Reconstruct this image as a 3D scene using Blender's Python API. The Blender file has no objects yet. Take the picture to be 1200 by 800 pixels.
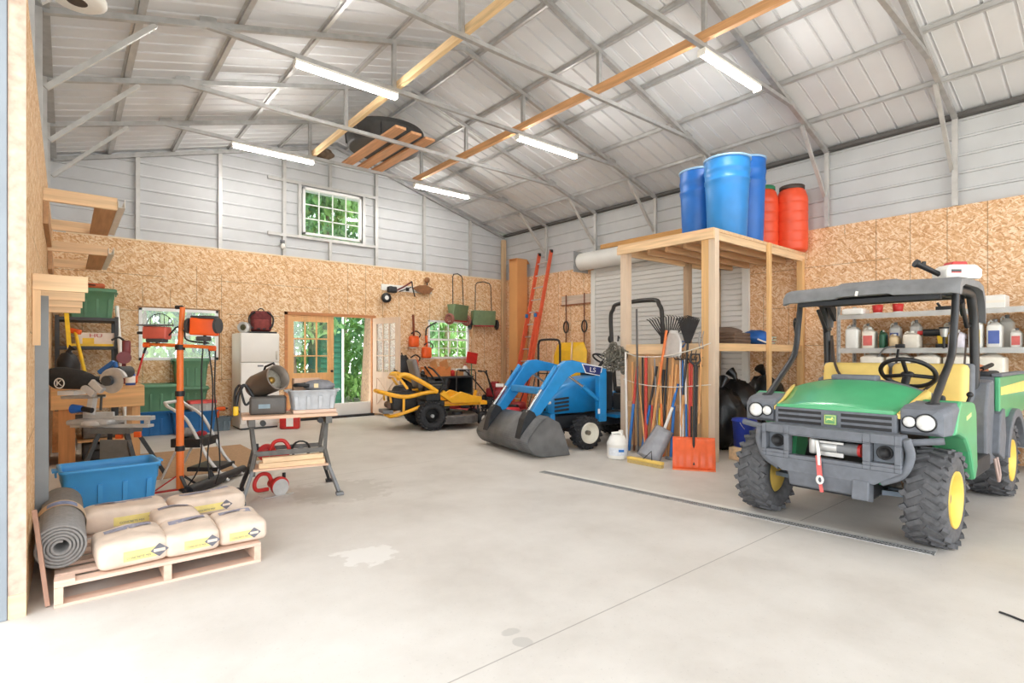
import bpy, bmesh, math, random
from mathutils import Vector, Matrix, Euler
C = bpy.context.scene.collection
PI = math.pi
random.seed(7)
V = Vector
# ---------------------------------------------------------------- camera model (1200x800) used to place things in the room
CF, CT, CY, CH = 632.0, math.radians(39.6), 414.0, 1.37
cT, sT = math.cos(CT), math.sin(CT)
def ray(x, y):
    a = (x - 600) / CF
    return (a * cT + sT, -a * sT + cT, (CY - y) / CF)
def F(x, y, z=0.0):
    r = ray(x, y); t = (z - CH) / r[2]
    return V((r[0] * t, r[1] * t, z))
def AY(x, y, Y):
    r = ray(x, y); t = Y / r[1]
    return V((r[0] * t, Y, r[2] * t + CH))
def AX(x, y, X):
    r = ray(x, y); t = X / r[0]
    return V((X, r[1] * t, r[2] * t + CH))
def AD(x, y, d):
    r = ray(x, y)
    return V((r[0] * d, r[1] * d, r[2] * d + CH))
# ---------------------------------------------------------------- materials
def lin(c):
    o = []
    for v in c:
        v = v / 255.0
        o.append(v / 12.92 if v <= 0.04045 else ((v + 0.055) / 1.055) ** 2.4)
    return (*o, 1.0)
MATS = {}
def newmat(name):
    m = bpy.data.materials.new(name); m.use_nodes = True
    n = m.node_tree.nodes; l = m.node_tree.links
    return m, n, l, n['Principled BSDF']
def M(name, rgb, rough=0.5, metal=0.0, var=0.12, scale=12.0, bump=0.0, coat=0.0, stretch=None, alpha=None, spec=None, trans=0.0):
    if name in MATS: return MATS[name]
    m, n, l, b = newmat(name)
    tc = n.new('ShaderNodeTexCoord'); co = tc.outputs['Object']
    if stretch:
        mp = n.new('ShaderNodeMapping'); mp.inputs['Scale'].default_value = stretch
        l.new(co, mp.inputs['Vector']); co = mp.outputs['Vector']
    t = n.new('ShaderNodeTexNoise'); t.inputs['Scale'].default_value = scale; t.inputs['Detail'].default_value = 5
    l.new(co, t.inputs['Vector'])
    r = n.new('ShaderNodeValToRGB')
    c = lin(rgb)
    r.color_ramp.elements[0].position = 0.3; r.color_ramp.elements[1].position = 0.7
    r.color_ramp.elements[0].color = tuple(min(1, x * (1 - var)) for x in c[:3]) + (1,)
    r.color_ramp.elements[1].color = tuple(min(1, x * (1 + var)) for x in c[:3]) + (1,)
    l.new(t.outputs['Fac'], r.inputs['Fac']); l.new(r.outputs['Color'], b.inputs['Base Color'])
    b.inputs['Roughness'].default_value = rough; b.inputs['Metallic'].default_value = metal
    if coat: b.inputs['Coat Weight'].default_value = coat; b.inputs['Coat Roughness'].default_value = 0.15
    if spec is not None: b.inputs['Specular IOR Level'].default_value = spec
    if trans: b.inputs['Transmission Weight'].default_value = trans
    if alpha is not None: b.inputs['Alpha'].default_value = alpha
    if bump:
        bp = n.new('ShaderNodeBump'); bp.inputs['Strength'].default_value = bump; bp.inputs['Distance'].default_value = 0.01
        l.new(t.outputs['Fac'], bp.inputs['Height']); l.new(bp.outputs['Normal'], b.inputs['Normal'])
    MATS[name] = m
    return m
def mth(n, l, op, a, b=None, c=None):
    x = n.new('ShaderNodeMath'); x.operation = op
    for i, v in enumerate((a, b, c)):
        if v is None: continue
        if isinstance(v, (int, float)): x.inputs[i].default_value = v
        else: l.new(v, x.inputs[i])
    return x.outputs[0]
def mixc(n, l, fac, a, b, mode='MIX'):
    x = n.new('ShaderNodeMix'); x.data_type = 'RGBA'; x.blend_type = mode
    for s, v in ((x.inputs['Factor'], fac), (x.inputs['A'], a), (x.inputs['B'], b)):
        if isinstance(v, (int, float, tuple)): s.default_value = v
        else: l.new(v, s)
    return x.outputs['Result']
def noise(n, l, co, scale, detail=4, rough=0.5):
    t = n.new('ShaderNodeTexNoise'); t.inputs['Scale'].default_value = scale; t.inputs['Detail'].default_value = detail
    t.inputs['Roughness'].default_value = rough
    l.new(co, t.inputs['Vector']); return t
def ramp(n, l, fac, stops):
    r = n.new('ShaderNodeValToRGB'); e = r.color_ramp.elements
    while len(e) < len(stops): e.new(0.5)
    for i, (p, c) in enumerate(stops):
        e[i].position = p; e[i].color = lin(c) if max(c) > 1 else (*c, 1)
    l.new(fac, r.inputs['Fac']); return r.outputs['Color']
def wood(name, rgb, axis='y', var=0.16, rough=0.65):
    st = {'x': (0.6, 9, 9), 'y': (9, 0.6, 9), 'z': (9, 9, 0.6)}[axis]
    return M(name, rgb, rough, 0, var, 3.0, 0.08, stretch=st)
def osb_mat(name, horiz, seams=True, tint=(1, 1, 1)):
    """oriented strand board; horiz = which object axis runs along the wall"""
    m, n, l, b = newmat(name)
    co = n.new('ShaderNodeTexCoord').outputs['Object']
    nz = noise(n, l, co, 6.0, 2)
    add = n.new('ShaderNodeVectorMath'); add.operation = 'MULTIPLY_ADD'
    l.new(nz.outputs['Color'], add.inputs[0]); add.inputs[1].default_value = (0.09, 0.09, 0.09); l.new(co, add.inputs[2])
    cols = []
    for sc, st, rot in ((15, 4.0, 0.45), (15, 4.0, -0.75), (17, 3.6, 1.5), (36, 3.0, 0.1)):
        mp = n.new('ShaderNodeMapping'); mp.inputs['Scale'].default_value = (1, 1, st)
        rt = n.new('ShaderNodeMapping'); rt.inputs['Rotation'].default_value = (0, rot, 0) if horiz == 'x' else (rot, 0, 0)
        l.new(add.outputs[0], rt.inputs['Vector']); l.new(rt.outputs[0], mp.inputs['Vector'])
        v = n.new('ShaderNodeTexVoronoi'); v.inputs['Scale'].default_value = sc
        l.new(mp.outputs[0], v.inputs['Vector'])
        sp = n.new('ShaderNodeSeparateColor'); l.new(v.outputs['Color'], sp.inputs[0]); cols.append((sp.outputs[0], sp.outputs[1]))
    def pick(a, b): return mth(n, l, 'ADD', mth(n, l, 'MULTIPLY', a[0], mth(n, l, 'GREATER_THAN', b[1], 0.5)), mth(n, l, 'MULTIPLY', b[0], mth(n, l, 'LESS_THAN', b[1], 0.5)))
    s = mth(n, l, 'MULTIPLY_ADD', pick(cols[0], cols[1]), 0.6, mth(n, l, 'MULTIPLY_ADD', cols[2][0], 0.22, mth(n, l, 'MULTIPLY', cols[3][0], 0.18)))
    c = ramp(n, l, s, [(0.14, tuple(v * t for v, t in zip((190, 138, 92), tint))), (0.34, tuple(v * t for v, t in zip((218, 174, 126), tint))),
                       (0.55, tuple(v * t for v, t in zip((232, 196, 152), tint))), (0.72, tuple(v * t for v, t in zip((248, 228, 196), tint)))])
    big = noise(n, l, co, 1.1, 3)
    c = mixc(n, l, mth(n, l, 'MULTIPLY', big.outputs['Fac'], 0.35), c, lin((214, 164, 114)), 'MIX')
    if seams:
        sx = n.new('ShaderNodeSeparateXYZ'); l.new(co, sx.inputs[0])
        h = sx.outputs['X' if horiz == 'x' else 'Y']; z = sx.outputs['Z']
        hv = mth(n, l, 'LESS_THAN', mth(n, l, 'ABSOLUTE', mth(n, l, 'SUBTRACT', mth(n, l, 'FRACT', mth(n, l, 'DIVIDE', h, 0.406)), 0.5)), 0.014)
        gate = mth(n, l, 'GREATER_THAN', noise(n, l, co, 0.45, 1).outputs['Fac'], 0.47)
        hz = mth(n, l, 'LESS_THAN', mth(n, l, 'ABSOLUTE', mth(n, l, 'SUBTRACT', mth(n, l, 'FRACT', mth(n, l, 'DIVIDE', z, 0.61)), 0.45)), 0.009)
        gate2 = mth(n, l, 'LESS_THAN', noise(n, l, co, 0.5, 1).outputs['Fac'], 0.5)
        f = mth(n, l, 'MAXIMUM', mth(n, l, 'MULTIPLY', hv, gate), mth(n, l, 'MULTIPLY', hz, gate2))
        c = mixc(n, l, mth(n, l, 'MULTIPLY', f, 0.5), c, lin((120, 86, 56)))
    l.new(c, b.inputs['Base Color']); b.inputs['Roughness'].default_value = 0.75
    return m
# ---------------------------------------------------------------- mesh builder
class MB:
    def __init__(s): s.v = []; s.f = []; s.m = []; s.cm = 0; s.sm = []; s.smooth = False
    def add(s, vs, fs, smooth=None):
        o = len(s.v); s.v += [V(p) for p in vs]
        for f in fs:
            s.f.append([i + o for i in f]); s.m.append(s.cm); s.sm.append(s.smooth if smooth is None else smooth)
        return s
    def mat(s, i): s.cm = i; return s
    def box(s, c, d, rot=None):
        h = V(d) / 2; R = rot if isinstance(rot, Matrix) else (Euler(rot).to_matrix() if rot else None)
        vs = []
        for x in (-1, 1):
            for y in (-1, 1):
                for z in (-1, 1):
                    p = V((x * h.x, y * h.y, z * h.z)); vs.append((R @ p if R else p) + V(c))
        return s.add(vs, [(0, 1, 3, 2), (4, 6, 7, 5), (0, 4, 5, 1), (2, 3, 7, 6), (0, 2, 6, 4), (1, 5, 7, 3)], False)
    def bb(s, x0, y0, z0, x1, y1, z1):
        return s.box(((x0 + x1) / 2, (y0 + y1) / 2, (z0 + z1) / 2), (abs(x1 - x0), abs(y1 - y0), abs(z1 - z0)))
    def beam(s, p0, p1, w, h, up=(0, 0, 1)):
        p0 = V(p0); p1 = V(p1); d = (p1 - p0); L = d.length; d = d / L; u = V(up)
        if abs(d.dot(u)) > 0.98: u = V((1, 0, 0))
        sd = d.cross(u).normalized(); u = sd.cross(d).normalized()
        R = Matrix((d, sd, u)).transposed()
        return s.box((p0 + p1) / 2, (L, w, h), R)
    def tube(s, pts, r, seg=10, closed=False, caps=True):
        pts = [V(p) for p in pts]; n = len(pts); rs = r if isinstance(r, (list, tuple)) else [r] * n
        T = []
        for i in range(n):
            a = pts[(i - 1) % n] if (closed or i > 0) else pts[i]; b = pts[(i + 1) % n] if (closed or i < n - 1) else pts[i]
            T.append((b - a).normalized())
        u = T[0].orthogonal().normalized(); vs = []
        for i in range(n):
            u = (u - T[i] * u.dot(T[i])).normalized(); w = T[i].cross(u)
            for k in range(seg):
                a = 2 * PI * k / seg; vs.append(pts[i] + (u * math.cos(a) + w * math.sin(a)) * rs[i])
        fs = []
        for i in range(n if closed else n - 1):
            j = (i + 1) % n
            for k in range(seg): fs.append((i * seg + k, i * seg + (k + 1) % seg, j * seg + (k + 1) % seg, j * seg + k))
        s.add(vs, fs, True)
        if caps and not closed:
            s.add(vs[:seg], [tuple(range(seg))[::-1]], False); s.add(vs[-seg:], [tuple(range(seg))], False)
        return s
    def cyl(s, p0, p1, r0, r1=None, seg=20, caps=True):
        r1 = r0 if r1 is None else r1
        return s.tube([p0, p1], [r0, r1], seg, False, caps)
    def lathe(s, prof, o=(0, 0, 0), axis=(0, 0, 1), seg=28, smooth=True, arc=None):
        o = V(o); a = V(axis).normalized(); u = a.orthogonal().normalized() if abs(a.z) < 0.99 else V((1, 0, 0)); w = a.cross(u)
        n = len(prof); vs = []; fs = []; tot = arc or 2 * PI; cnt = seg + 1 if arc else seg
        for k in range(cnt):
            t = tot * k / seg
            for r, z in prof: vs.append(o + a * z + (u * math.cos(t) + w * math.sin(t)) * r)
        for k in range(seg):
            k2 = (k + 1) if arc else (k + 1) % seg
            for i in range(n - 1):
                fs.append((k * n + i, k2 * n + i, k2 * n + i + 1, k * n + i + 1))
        return s.add(vs, fs, smooth)
    def prism(s, poly, a, b, plane='xz'):
        """poly in a plane, extruded from a to b on the remaining axis"""
        def mk(p, t):
            return {'xz': (p[0], t, p[1]), 'yz': (t, p[0], p[1]), 'xy': (p[0], p[1], t)}[plane]
        n = len(poly); vs = [mk(p, a) for p in poly] + [mk(p, b) for p in poly]
        fs = [tuple(range(n)), tuple(range(2 * n - 1, n - 1, -1))] + [(i, i + n, (i + 1) % n + n, (i + 1) % n) for i in range(n)]
        return s.add(vs, fs, False)
    def loft(s, rings, caps=True, smooth=True, closed=True):
        n = len(rings[0]); vs = [p for r in rings for p in r]; fs = []
        for i in range(len(rings) - 1):
            for k in range(n if closed else n - 1):
                fs.append((i * n + k, i * n + (k + 1) % n, (i + 1) * n + (k + 1) % n, (i + 1) * n + k))
        s.add(vs, fs, smooth)
        if caps: s.add(rings[0], [tuple(range(n))[::-1]], False); s.add(rings[-1], [tuple(range(n))], False)
        return s
    def grid(s, fn, nu, nv, smooth=True):
        vs = [fn(i / nu, j / nv) for i in range(nu + 1) for j in range(nv + 1)]
        fs = [(i * (nv + 1) + j, (i + 1) * (nv + 1) + j, (i + 1) * (nv + 1) + j + 1, i * (nv + 1) + j + 1) for i in range(nu) for j in range(nv)]
        return s.add(vs, fs, smooth)
    def ball(s, c, r, nu=14, nv=8, jit=0.0):
        r = V(r) if not isinstance(r, (int, float)) else V((r, r, r)); c = V(c)
        vs = [c + V((0, 0, r.z))]; fs = []
        for i in range(1, nv):
            th = PI * i / nv
            for k in range(nu):
                ph = 2 * PI * k / nu; q = 1 + (random.uniform(-jit, jit) if jit else 0)
                vs.append(c + V((r.x * math.sin(th) * math.cos(ph) * q, r.y * math.sin(th) * math.sin(ph) * q, r.z * math.cos(th) * q)))
        vs.append(c - V((0, 0, r.z)))
        for k in range(nu): fs.append((0, 1 + k, 1 + (k + 1) % nu))
        for i in range(nv - 2):
            for k in range(nu):
                a = 1 + i * nu; b2 = a + nu
                fs.append((a + k, b2 + k, b2 + (k + 1) % nu, a + (k + 1) % nu))
        L = len(vs) - 1; a = 1 + (nv - 2) * nu
        for k in range(nu): fs.append((a + k, L, a + (k + 1) % nu))
        return s.add(vs, fs, True)
    def rbox(s, c, d, r=0.02, n=3, rot=None):
        """box rounded in plan, with a soft shoulder at top and bottom"""
        c = V(c); h = V(d) / 2; r = min(r, h.x * .99, h.y * .99, h.z * .99); R = Euler(rot).to_matrix() if rot else None
        def ring(z, ins):
            pts = []
            for cx, cy, a0 in ((1, 1, 0), (-1, 1, PI / 2), (-1, -1, PI), (1, -1, 1.5 * PI)):
                for k in range(n + 1):
                    a = a0 + PI / 2 * k / n
                    p = V(((h.x - r) * cx + (r - ins) * math.cos(a), (h.y - r) * cy + (r - ins) * math.sin(a), z))
                    pts.append((R @ p if R else p) + c)
            return pts
        rr = r * .7
        return s.loft([ring(-h.z, rr), ring(-h.z + rr * .3, rr * .3), ring(-h.z + rr, 0), ring(h.z - rr, 0), ring(h.z - rr * .3, rr * .3), ring(h.z, rr)])
    def tf(s, mtx, start=0):
        for i in range(start, len(s.v)): s.v[i] = mtx @ s.v[i]
        return s
    def build(s, name, mats, parent=None, bevel=0, recenter=True, sub=0):
        vs = s.v; org = V((0, 0, 0))
        if parent is None and recenter and vs:
            mn = [min(p[i] for p in vs) for i in range(3)]; mx = [max(p[i] for p in vs) for i in range(3)]
            org = V(((mn[0] + mx[0]) / 2, (mn[1] + mx[1]) / 2, mn[2])); vs = [p - org for p in vs]
        me = bpy.data.meshes.new(name); me.from_pydata([tuple(p) for p in vs], [], s.f)
        for mm in (mats if isinstance(mats, (list, tuple)) else [mats]): me.materials.append(mm)
        for i, p in enumerate(me.polygons): p.material_index = s.m[i]; p.use_smooth = s.sm[i]
        bm = bmesh.new(); bm.from_mesh(me); bmesh.ops.recalc_face_normals(bm, faces=bm.faces); bm.to_mesh(me); bm.free()
        me.validate(); me.update()
        o = bpy.data.objects.new(name, me); C.objects.link(o); o.location = org
        if parent is not None: o.parent = parent
        if bevel:
            b = o.modifiers.new('bevel', 'BEVEL'); b.width = bevel; b.segments = 2; b.limit_method = 'ANGLE'; b.angle_limit = 0.7
        if sub:
            q = o.modifiers.new('sub', 'SUBSURF'); q.levels = sub; q.render_levels = sub
        return o
def tag(o, label, cat, group=None, kind=None):
    o['label'] = label; o['category'] = cat
    if group: o['group'] = group
    if kind: o['kind'] = kind
    return o
def thing(name, label, cat, loc=(0, 0, 0), rz=0, group=None, rot=None):
    o = bpy.data.objects.new(name, None); C.objects.link(o); o.location = loc
    o.rotation_euler = rot if rot else (0, 0, rz); o.empty_display_size = 0.1
    return tag(o, label, cat, group)
def lab(o, s): o['label'] = s; return o
def struct(o): o['kind'] = 'structure'; return o
def dup(root, loc=None, rz=None, label=None, group=None, rot=None, mat=None):
    r = root.copy(); C.objects.link(r)
    if loc is not None: r.location = loc
    if rz is not None: r.rotation_euler = (0, 0, rz)
    if rot is not None: r.rotation_euler = rot
    if label: r['label'] = label
    if group: r['group'] = group
    for ch in list(root.children):
        c = ch.copy(); C.objects.link(c); c.parent = r
        for g in list(ch.children):
            d = g.copy(); C.objects.link(d); d.parent = c
    return r
def text(s, size, loc, rot, mat, parent=None, name='lettering', ext=0.001, align='CENTER', sx=1.0):
    cu = bpy.data.curves.new(name, 'FONT'); cu.body = s; cu.size = size; cu.extrude = ext; cu.align_x = align; cu.align_y = 'CENTER'
    tmp = bpy.data.objects.new(name, cu); C.objects.link(tmp)
    me = bpy.data.meshes.new_from_object(tmp); bpy.data.objects.remove(tmp); me.materials.clear(); me.materials.append(mat)
    o = bpy.data.objects.new(name, me); C.objects.link(o)
    o.location = loc; o.rotation_euler = rot; o.scale = (sx, 1, 1)
    if parent: o.parent = parent
    return o
class Pix:
    """turns a photo pixel into a point of a thing's local frame, on a plane of that frame"""
    def __init__(s, loc, rz):
        s.o = V(loc); c, n = math.cos(rz), math.sin(rz); s.ex = V((c, n, 0)); s.ey = V((-n, c, 0))
        s.cam = V((0, 0, CH)) - s.o
    def _l(s, w): return V((w.dot(s.ex), w.dot(s.ey), w.z))
    def _at(s, px, py, i, v):
        r = s._l(V(ray(px, py))); c = s._l(s.cam); t = (v - c[i]) / r[i]; return c + r * t
    def x(s, px, py, v): return s._at(px, py, 0, v)
    def y(s, px, py, v): return s._at(px, py, 1, v)
    def z(s, px, py, v): return s._at(px, py, 2, v)
def arc_pts(c, r, a0, a1, n, u=(1, 0, 0), w=(0, 0, 1)):
    c = V(c); u = V(u); w = V(w)
    return [c + u * r * math.cos(a0 + (a1 - a0) * i / n) + w * r * math.sin(a0 + (a1 - a0) * i / n) for i in range(n + 1)]
def smooth_path(pts, n=6):
    """Catmull-Rom through points"""
    P = [V(p) for p in pts]; P = [P[0] * 2 - P[1]] + P + [P[-1] * 2 - P[-2]]; out = []
    for i in range(1, len(P) - 2):
        for k in range(n):
            t = k / n; a, b, c, d = P[i - 1], P[i], P[i + 1], P[i + 2]
            out.append(0.5 * ((2 * b) + (c - a) * t + (2 * a - 5 * b + 4 * c - d) * t * t + (3 * b - 3 * c + d - a) * t ** 3))
    out.append(P[-2]); return out
def rot2(x, y, a): return (x * math.cos(a) - y * math.sin(a), x * math.sin(a) + y * math.cos(a))
# ================================================================ THE SETTING
XL, XR, YB, YF = -0.16, 8.98, 11.18, -4.2
XM = (XL + XR) / 2; OSBH = 3.3; SL = 0.285; EV = 4.52
def roofz(x): return EV + SL * (x - XL if x < XM else XR - x)
FY = [9.52, 7.95, 6.39, 4.83, 3.28, 1.74, 0.2, -1.35, -2.9]
wht = M('white_painted_metal', (226, 226, 222), 0.4, 0.0, 0.04, 3)
galv = M('galvanised_steel', (176, 176, 175), 0.42, 0.4, 0.14, 9)
galv_l = M('pale_galvanised_steel', (196, 195, 192), 0.45, 0.35, 0.1, 7)
pine = wood('pale_pine', (232, 198, 156), 'y'); pine_z = wood('pale_pine_upright', (230, 196, 154), 'z'); pine_x = wood('pale_pine_across', (232, 200, 160), 'x')
fir_y = wood('orange_fir', (214, 160, 108), 'y'); old_z = wood('weathered_post', (206, 176, 140), 'z', 0.2)
blk = M('black_plastic', (32, 32, 34), 0.5, 0, 0.25, 20); dgr = M('dark_grey_plastic', (66, 68, 70), 0.55, 0, 0.15, 14)
rub = M('black_rubber', (44, 44, 46), 0.8, 0, 0.3, 30, 0.2); chrome = M('bare_metal', (200, 200, 198), 0.35, 0.5, 0.1, 12)
# floor ----------------------------------------------------------------
def concrete():
    m, n, l, b = newmat('concrete_floor')
    co = n.new('ShaderNodeTexCoord').outputs['Object']
    c = ramp(n, l, noise(n, l, co, 1.3, 8, 0.62).outputs['Fac'], [(0.3, (190, 184, 176)), (0.5, (206, 201, 194)), (0.72, (218, 214, 208))])
    c = mixc(n, l, mth(n, l, 'MULTIPLY', noise(n, l, co, 0.35, 3).outputs['Fac'], 0.5), c, lin((206, 198, 188)))
    fine = noise(n, l, co, 60, 3)
    c = mixc(n, l, mth(n, l, 'MULTIPLY', mth(n, l, 'GREATER_THAN', fine.outputs['Fac'], 0.66), 0.16), c, lin((150, 145, 138)))
    sx = n.new('ShaderNodeSeparateXYZ'); l.new(co, sx.inputs[0])
    wob = noise(n, l, co, 9, 3)
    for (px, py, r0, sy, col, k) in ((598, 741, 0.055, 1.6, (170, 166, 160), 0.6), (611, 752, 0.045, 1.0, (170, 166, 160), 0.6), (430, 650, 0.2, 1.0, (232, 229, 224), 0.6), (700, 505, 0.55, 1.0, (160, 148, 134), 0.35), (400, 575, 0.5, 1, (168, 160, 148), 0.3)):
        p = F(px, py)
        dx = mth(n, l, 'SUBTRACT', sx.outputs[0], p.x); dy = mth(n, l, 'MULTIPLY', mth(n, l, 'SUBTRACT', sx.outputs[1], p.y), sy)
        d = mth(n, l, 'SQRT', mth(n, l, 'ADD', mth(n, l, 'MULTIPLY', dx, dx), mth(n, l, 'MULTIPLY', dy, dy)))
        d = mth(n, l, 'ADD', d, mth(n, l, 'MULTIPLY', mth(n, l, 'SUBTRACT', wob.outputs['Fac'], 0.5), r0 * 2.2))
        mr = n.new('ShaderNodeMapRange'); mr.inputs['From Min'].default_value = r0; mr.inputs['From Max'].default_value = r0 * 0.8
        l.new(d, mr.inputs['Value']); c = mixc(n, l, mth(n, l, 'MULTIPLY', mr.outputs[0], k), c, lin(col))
    j = mth(n, l, 'LESS_THAN', mth(n, l, 'ABSOLUTE', mth(n, l, 'SUBTRACT', sx.outputs[1], 1.897)), 0.004)
    j2 = mth(n, l, 'LESS_THAN', mth(n, l, 'ABSOLUTE', mth(n, l, 'SUBTRACT', sx.outputs[1], 5.95)), 0.003)
    c = mixc(n, l, mth(n, l, 'MULTIPLY', mth(n, l, 'MAXIMUM', j, j2), 0.55), c, lin((118, 112, 104)))
    l.new(c, b.inputs['Base Color']); b.inputs['Roughness'].default_value = 0.55
    bp = n.new('ShaderNodeBump'); bp.inputs['Strength'].default_value = 0.08; l.new(fine.outputs['Fac'], bp.inputs['Height']); l.new(bp.outputs[0], b.inputs['Normal'])
    return m
struct(MB().bb(XL - 0.1, YF, -0.15, XR + 0.1, YB + 0.1, 0).build('floor', concrete(), recenter=False))
apron = M('sunlit_concrete', (226, 224, 220), 0.8, 0, 0.05, 2)
struct(MB().bb(2.6, YB + 0.1, -0.2, 6.6, 14.6, -0.02).build('ground_apron', apron))
gravel = M('pale_gravel', (206, 200, 186), 0.9, 0, 0.22, 40)
struct(MB().bb(-30, YB + 0.12, -0.4, 40, 60, -0.22).bb(-30, -30, -0.4, XL - 0.12, YB, -0.16).bb(XL - 0.12, -30, -0.4, 40, YF, -0.16).build('ground', gravel, recenter=False))
# walls ----------------------------------------------------------------
def cells(mb, us, vs, holes, put):
    for i in range(len(us) - 1):
        for j in range(len(vs) - 1):
            cu, cv = (us[i] + us[i + 1]) / 2, (vs[j] + vs[j + 1]) / 2
            if any(a < cu < b and c < cv < d for a, b, c, d in holes): continue
            put(us[i], us[i + 1], vs[j], vs[j + 1])
W1 = (0.96, 2.18, 1.25, 2.16); DR = (3.4, 5.27, 0.0, 2.17); W2 = (6.65, 7.84, 1.24, 2.17); GW = (3.72, 4.98, 3.80, 4.77)
osb_b = osb_mat('strand_board_back', 'x'); osb_r = osb_mat('strand_board_right', 'y', tint=(1.02, 1.01, 1.03)); osb_l = osb_mat('strand_board_left', 'y', tint=(1.0, 0.99, 0.96))
mb = MB(); cells(mb, sorted({XL, XR, W1[0], W1[1], DR[0], DR[1], W2[0], W2[1]}), sorted({0, OSBH, W1[2], W1[3], DR[3], W2[2], W2[3]}), [W1, DR, W2], lambda a, b, c, d: mb.bb(a, YB, c, b, YB + 0.08, d))
wall_back = struct(mb.build('wall_back', osb_b, recenter=False))
def ribs(z0, z1, pitch=0.23):
    """corrugation profile as (along, depth) pairs"""
    out = [(z0, 0)]; z = z0 + pitch
    while z < z1 - 0.05:
        out += [(z - 0.020, 0), (z - 0.017, -0.006), (z - 0.013, 0.016), (z + 0.010, 0.018), (z + 0.022, 0)]; z += pitch
    return out + [(z1, 0)]
mb = MB(); pr = ribs(OSBH - 0.02, 6.0)
for (za, da), (zb, db) in zip(pr, pr[1:]):
    def lim(z):
        d = max(0.0, (z - EV) / SL); return XL - 0.15 + d, XR + 0.08 - d
    a0, a1 = lim(za); b0, b1 = lim(zb)
    if b0 > b1: break
    zm = (za + zb) / 2; Y0 = YB + 0.07
    segs = [(a0, a1, b0, b1)] if not (GW[2] < zm < GW[3]) else [(a0, GW[0], b0, GW[0]), (GW[1], a1, GW[1], b1)]
    for p0, p1, q0, q1 in segs: mb.add([(p0, Y0 - da, za), (p1, Y0 - da, za), (q1, Y0 - db, zb), (q0, Y0 - db, zb)], [(0, 1, 2, 3)], False)
siding = M('grey_white_siding', (197, 199, 201), 0.42, 0.0, 0.05, 2.5)
struct(mb.build('wall_back.001', siding, recenter=False))
mb = MB(); mb.bb(XR, YF, 0, XR + 0.08, 4.55, OSBH); mb.bb(XR, 8.0, 0, XR + 0.08, YB + 0.08, OSBH); mb.bb(XR, 4.55, 3.1, XR + 0.08, 8.0, OSBH)
struct(mb.build('wall_right', osb_r, recenter=False))
def sidewall(name, x, sgn, y0, y1, z0=OSBH - 0.02):
    mb = MB(); pr = ribs(z0, EV + 0.05)
    for (za, da), (zb, db) in zip(pr, pr[1:]):
        mb.add([(x - sgn * da, y0, za), (x - sgn * da, y1, za), (x - sgn * db, y1, zb), (x - sgn * db, y0, zb)], [(0, 1, 2, 3)], False)
    return struct(mb.build(name, siding, recenter=False))
sidewall('wall_right.001', XR + 0.07, 1, YF, YB + 0.07)
sidewall('wall_left.001', XL - 0.13, -1, YF, YB + 0.07)
YJ = 3.80
struct(MB().bb(XL - 0.07, YJ, 0.12, XL, YJ + 0.51, OSBH).bb(XL - 0.07, YJ + 0.51, 0.0, XL, YB, OSBH).build('wall_left', osb_l, recenter=False))
struct(MB().bb(XL - 0.07, YJ - 0.011, 0.121, XL, YJ - 0.001, OSBH).build('jamb_light_sheet', M('sunlit_board_edge', (206, 182, 164), 0.85, 0, 0.22, 22)))  # added thin sheet on the jamb end; daylight put into its whitened colour
jm = MB().bb(XL - 0.07, YJ - 0.012, 0.0, XL, YJ + 0.5, 0.12)
struct(jm.build('trim_1', wood('jamb_block', (232, 206, 168), 'x')))
struct(MB().bb(XL - 0.12, YJ - 0.02, 0.0, XL - 0.072, YJ + 0.09, EV).build('trim_2', M('pale_blue_flashing', (142, 150, 158), 0.5, 0.0, 0.08, 3), bevel=0.004))
struct(MB().bb(XL - 0.1, YF, 3.75, XL, YJ, EV).build('trim_3', M('header_steel', (200, 202, 204), 0.5, 0.2, 0.05, 3)))
# roof -----------------------------------------------------------------
roofm = M('galvalume_roof', (214, 216, 219), 0.5, 0.0, 0.05, 1.6)
for nm, xa, xb in (('ceiling', XL - 0.25, XM), ('ceiling.001', XR + 0.25, XM)):
    mb = MB(); prof = ribs(YF, YB + 0.12, 0.235); top = []
    for (ya, da), (yb, db) in zip(prof, prof[1:]):
        za, zb = roofz(XM) - SL * abs(XM - xa), roofz(XM)
        mb.add([(xa, ya, za + da), (xb, ya, zb + da), (xb, yb, zb + db), (xa, yb, za + db)], [(0, 1, 2, 3)], False)
    struct(mb.build(nm, roofm, recenter=False))
# purlins: one hat channel each, running the length of the building
pos = [XL + 0.72 + 0.905 * k for k in range(5)]
for k, x in enumerate(pos + [XR - (p - XL) for p in pos]):
    z = roofz(x); mb = MB(); s = 1 if x < XM else -1
    for dx, dz, w, h in ((0, -0.045, 0.042, 0.004), (-0.021, -0.024, 0.004, 0.044), (0.021, -0.024, 0.004, 0.044), (-0.036, -0.006, 0.03, 0.004), (0.036, -0.006, 0.03, 0.004)):
        mb.bb(x + dx - w / 2, YF, z + dz - h / 2 + SL * s * dx, x + dx + w / 2, YB + 0.05, z + dz + h / 2 + SL * s * dx)
    o = mb.build('roof_purlin', M('bright_purlin', (196, 196, 196), 0.36, 0.45, 0.12, 5), recenter=False); o['kind'] = 'structure'
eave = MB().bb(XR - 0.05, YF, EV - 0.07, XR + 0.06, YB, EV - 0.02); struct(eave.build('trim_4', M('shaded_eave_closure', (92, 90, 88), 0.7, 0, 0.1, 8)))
eave = MB().bb(XL - 0.06, YF, EV - 0.07, XL + 0.05, YB, EV - 0.02); struct(eave.build('trim_5', galv))
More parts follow.
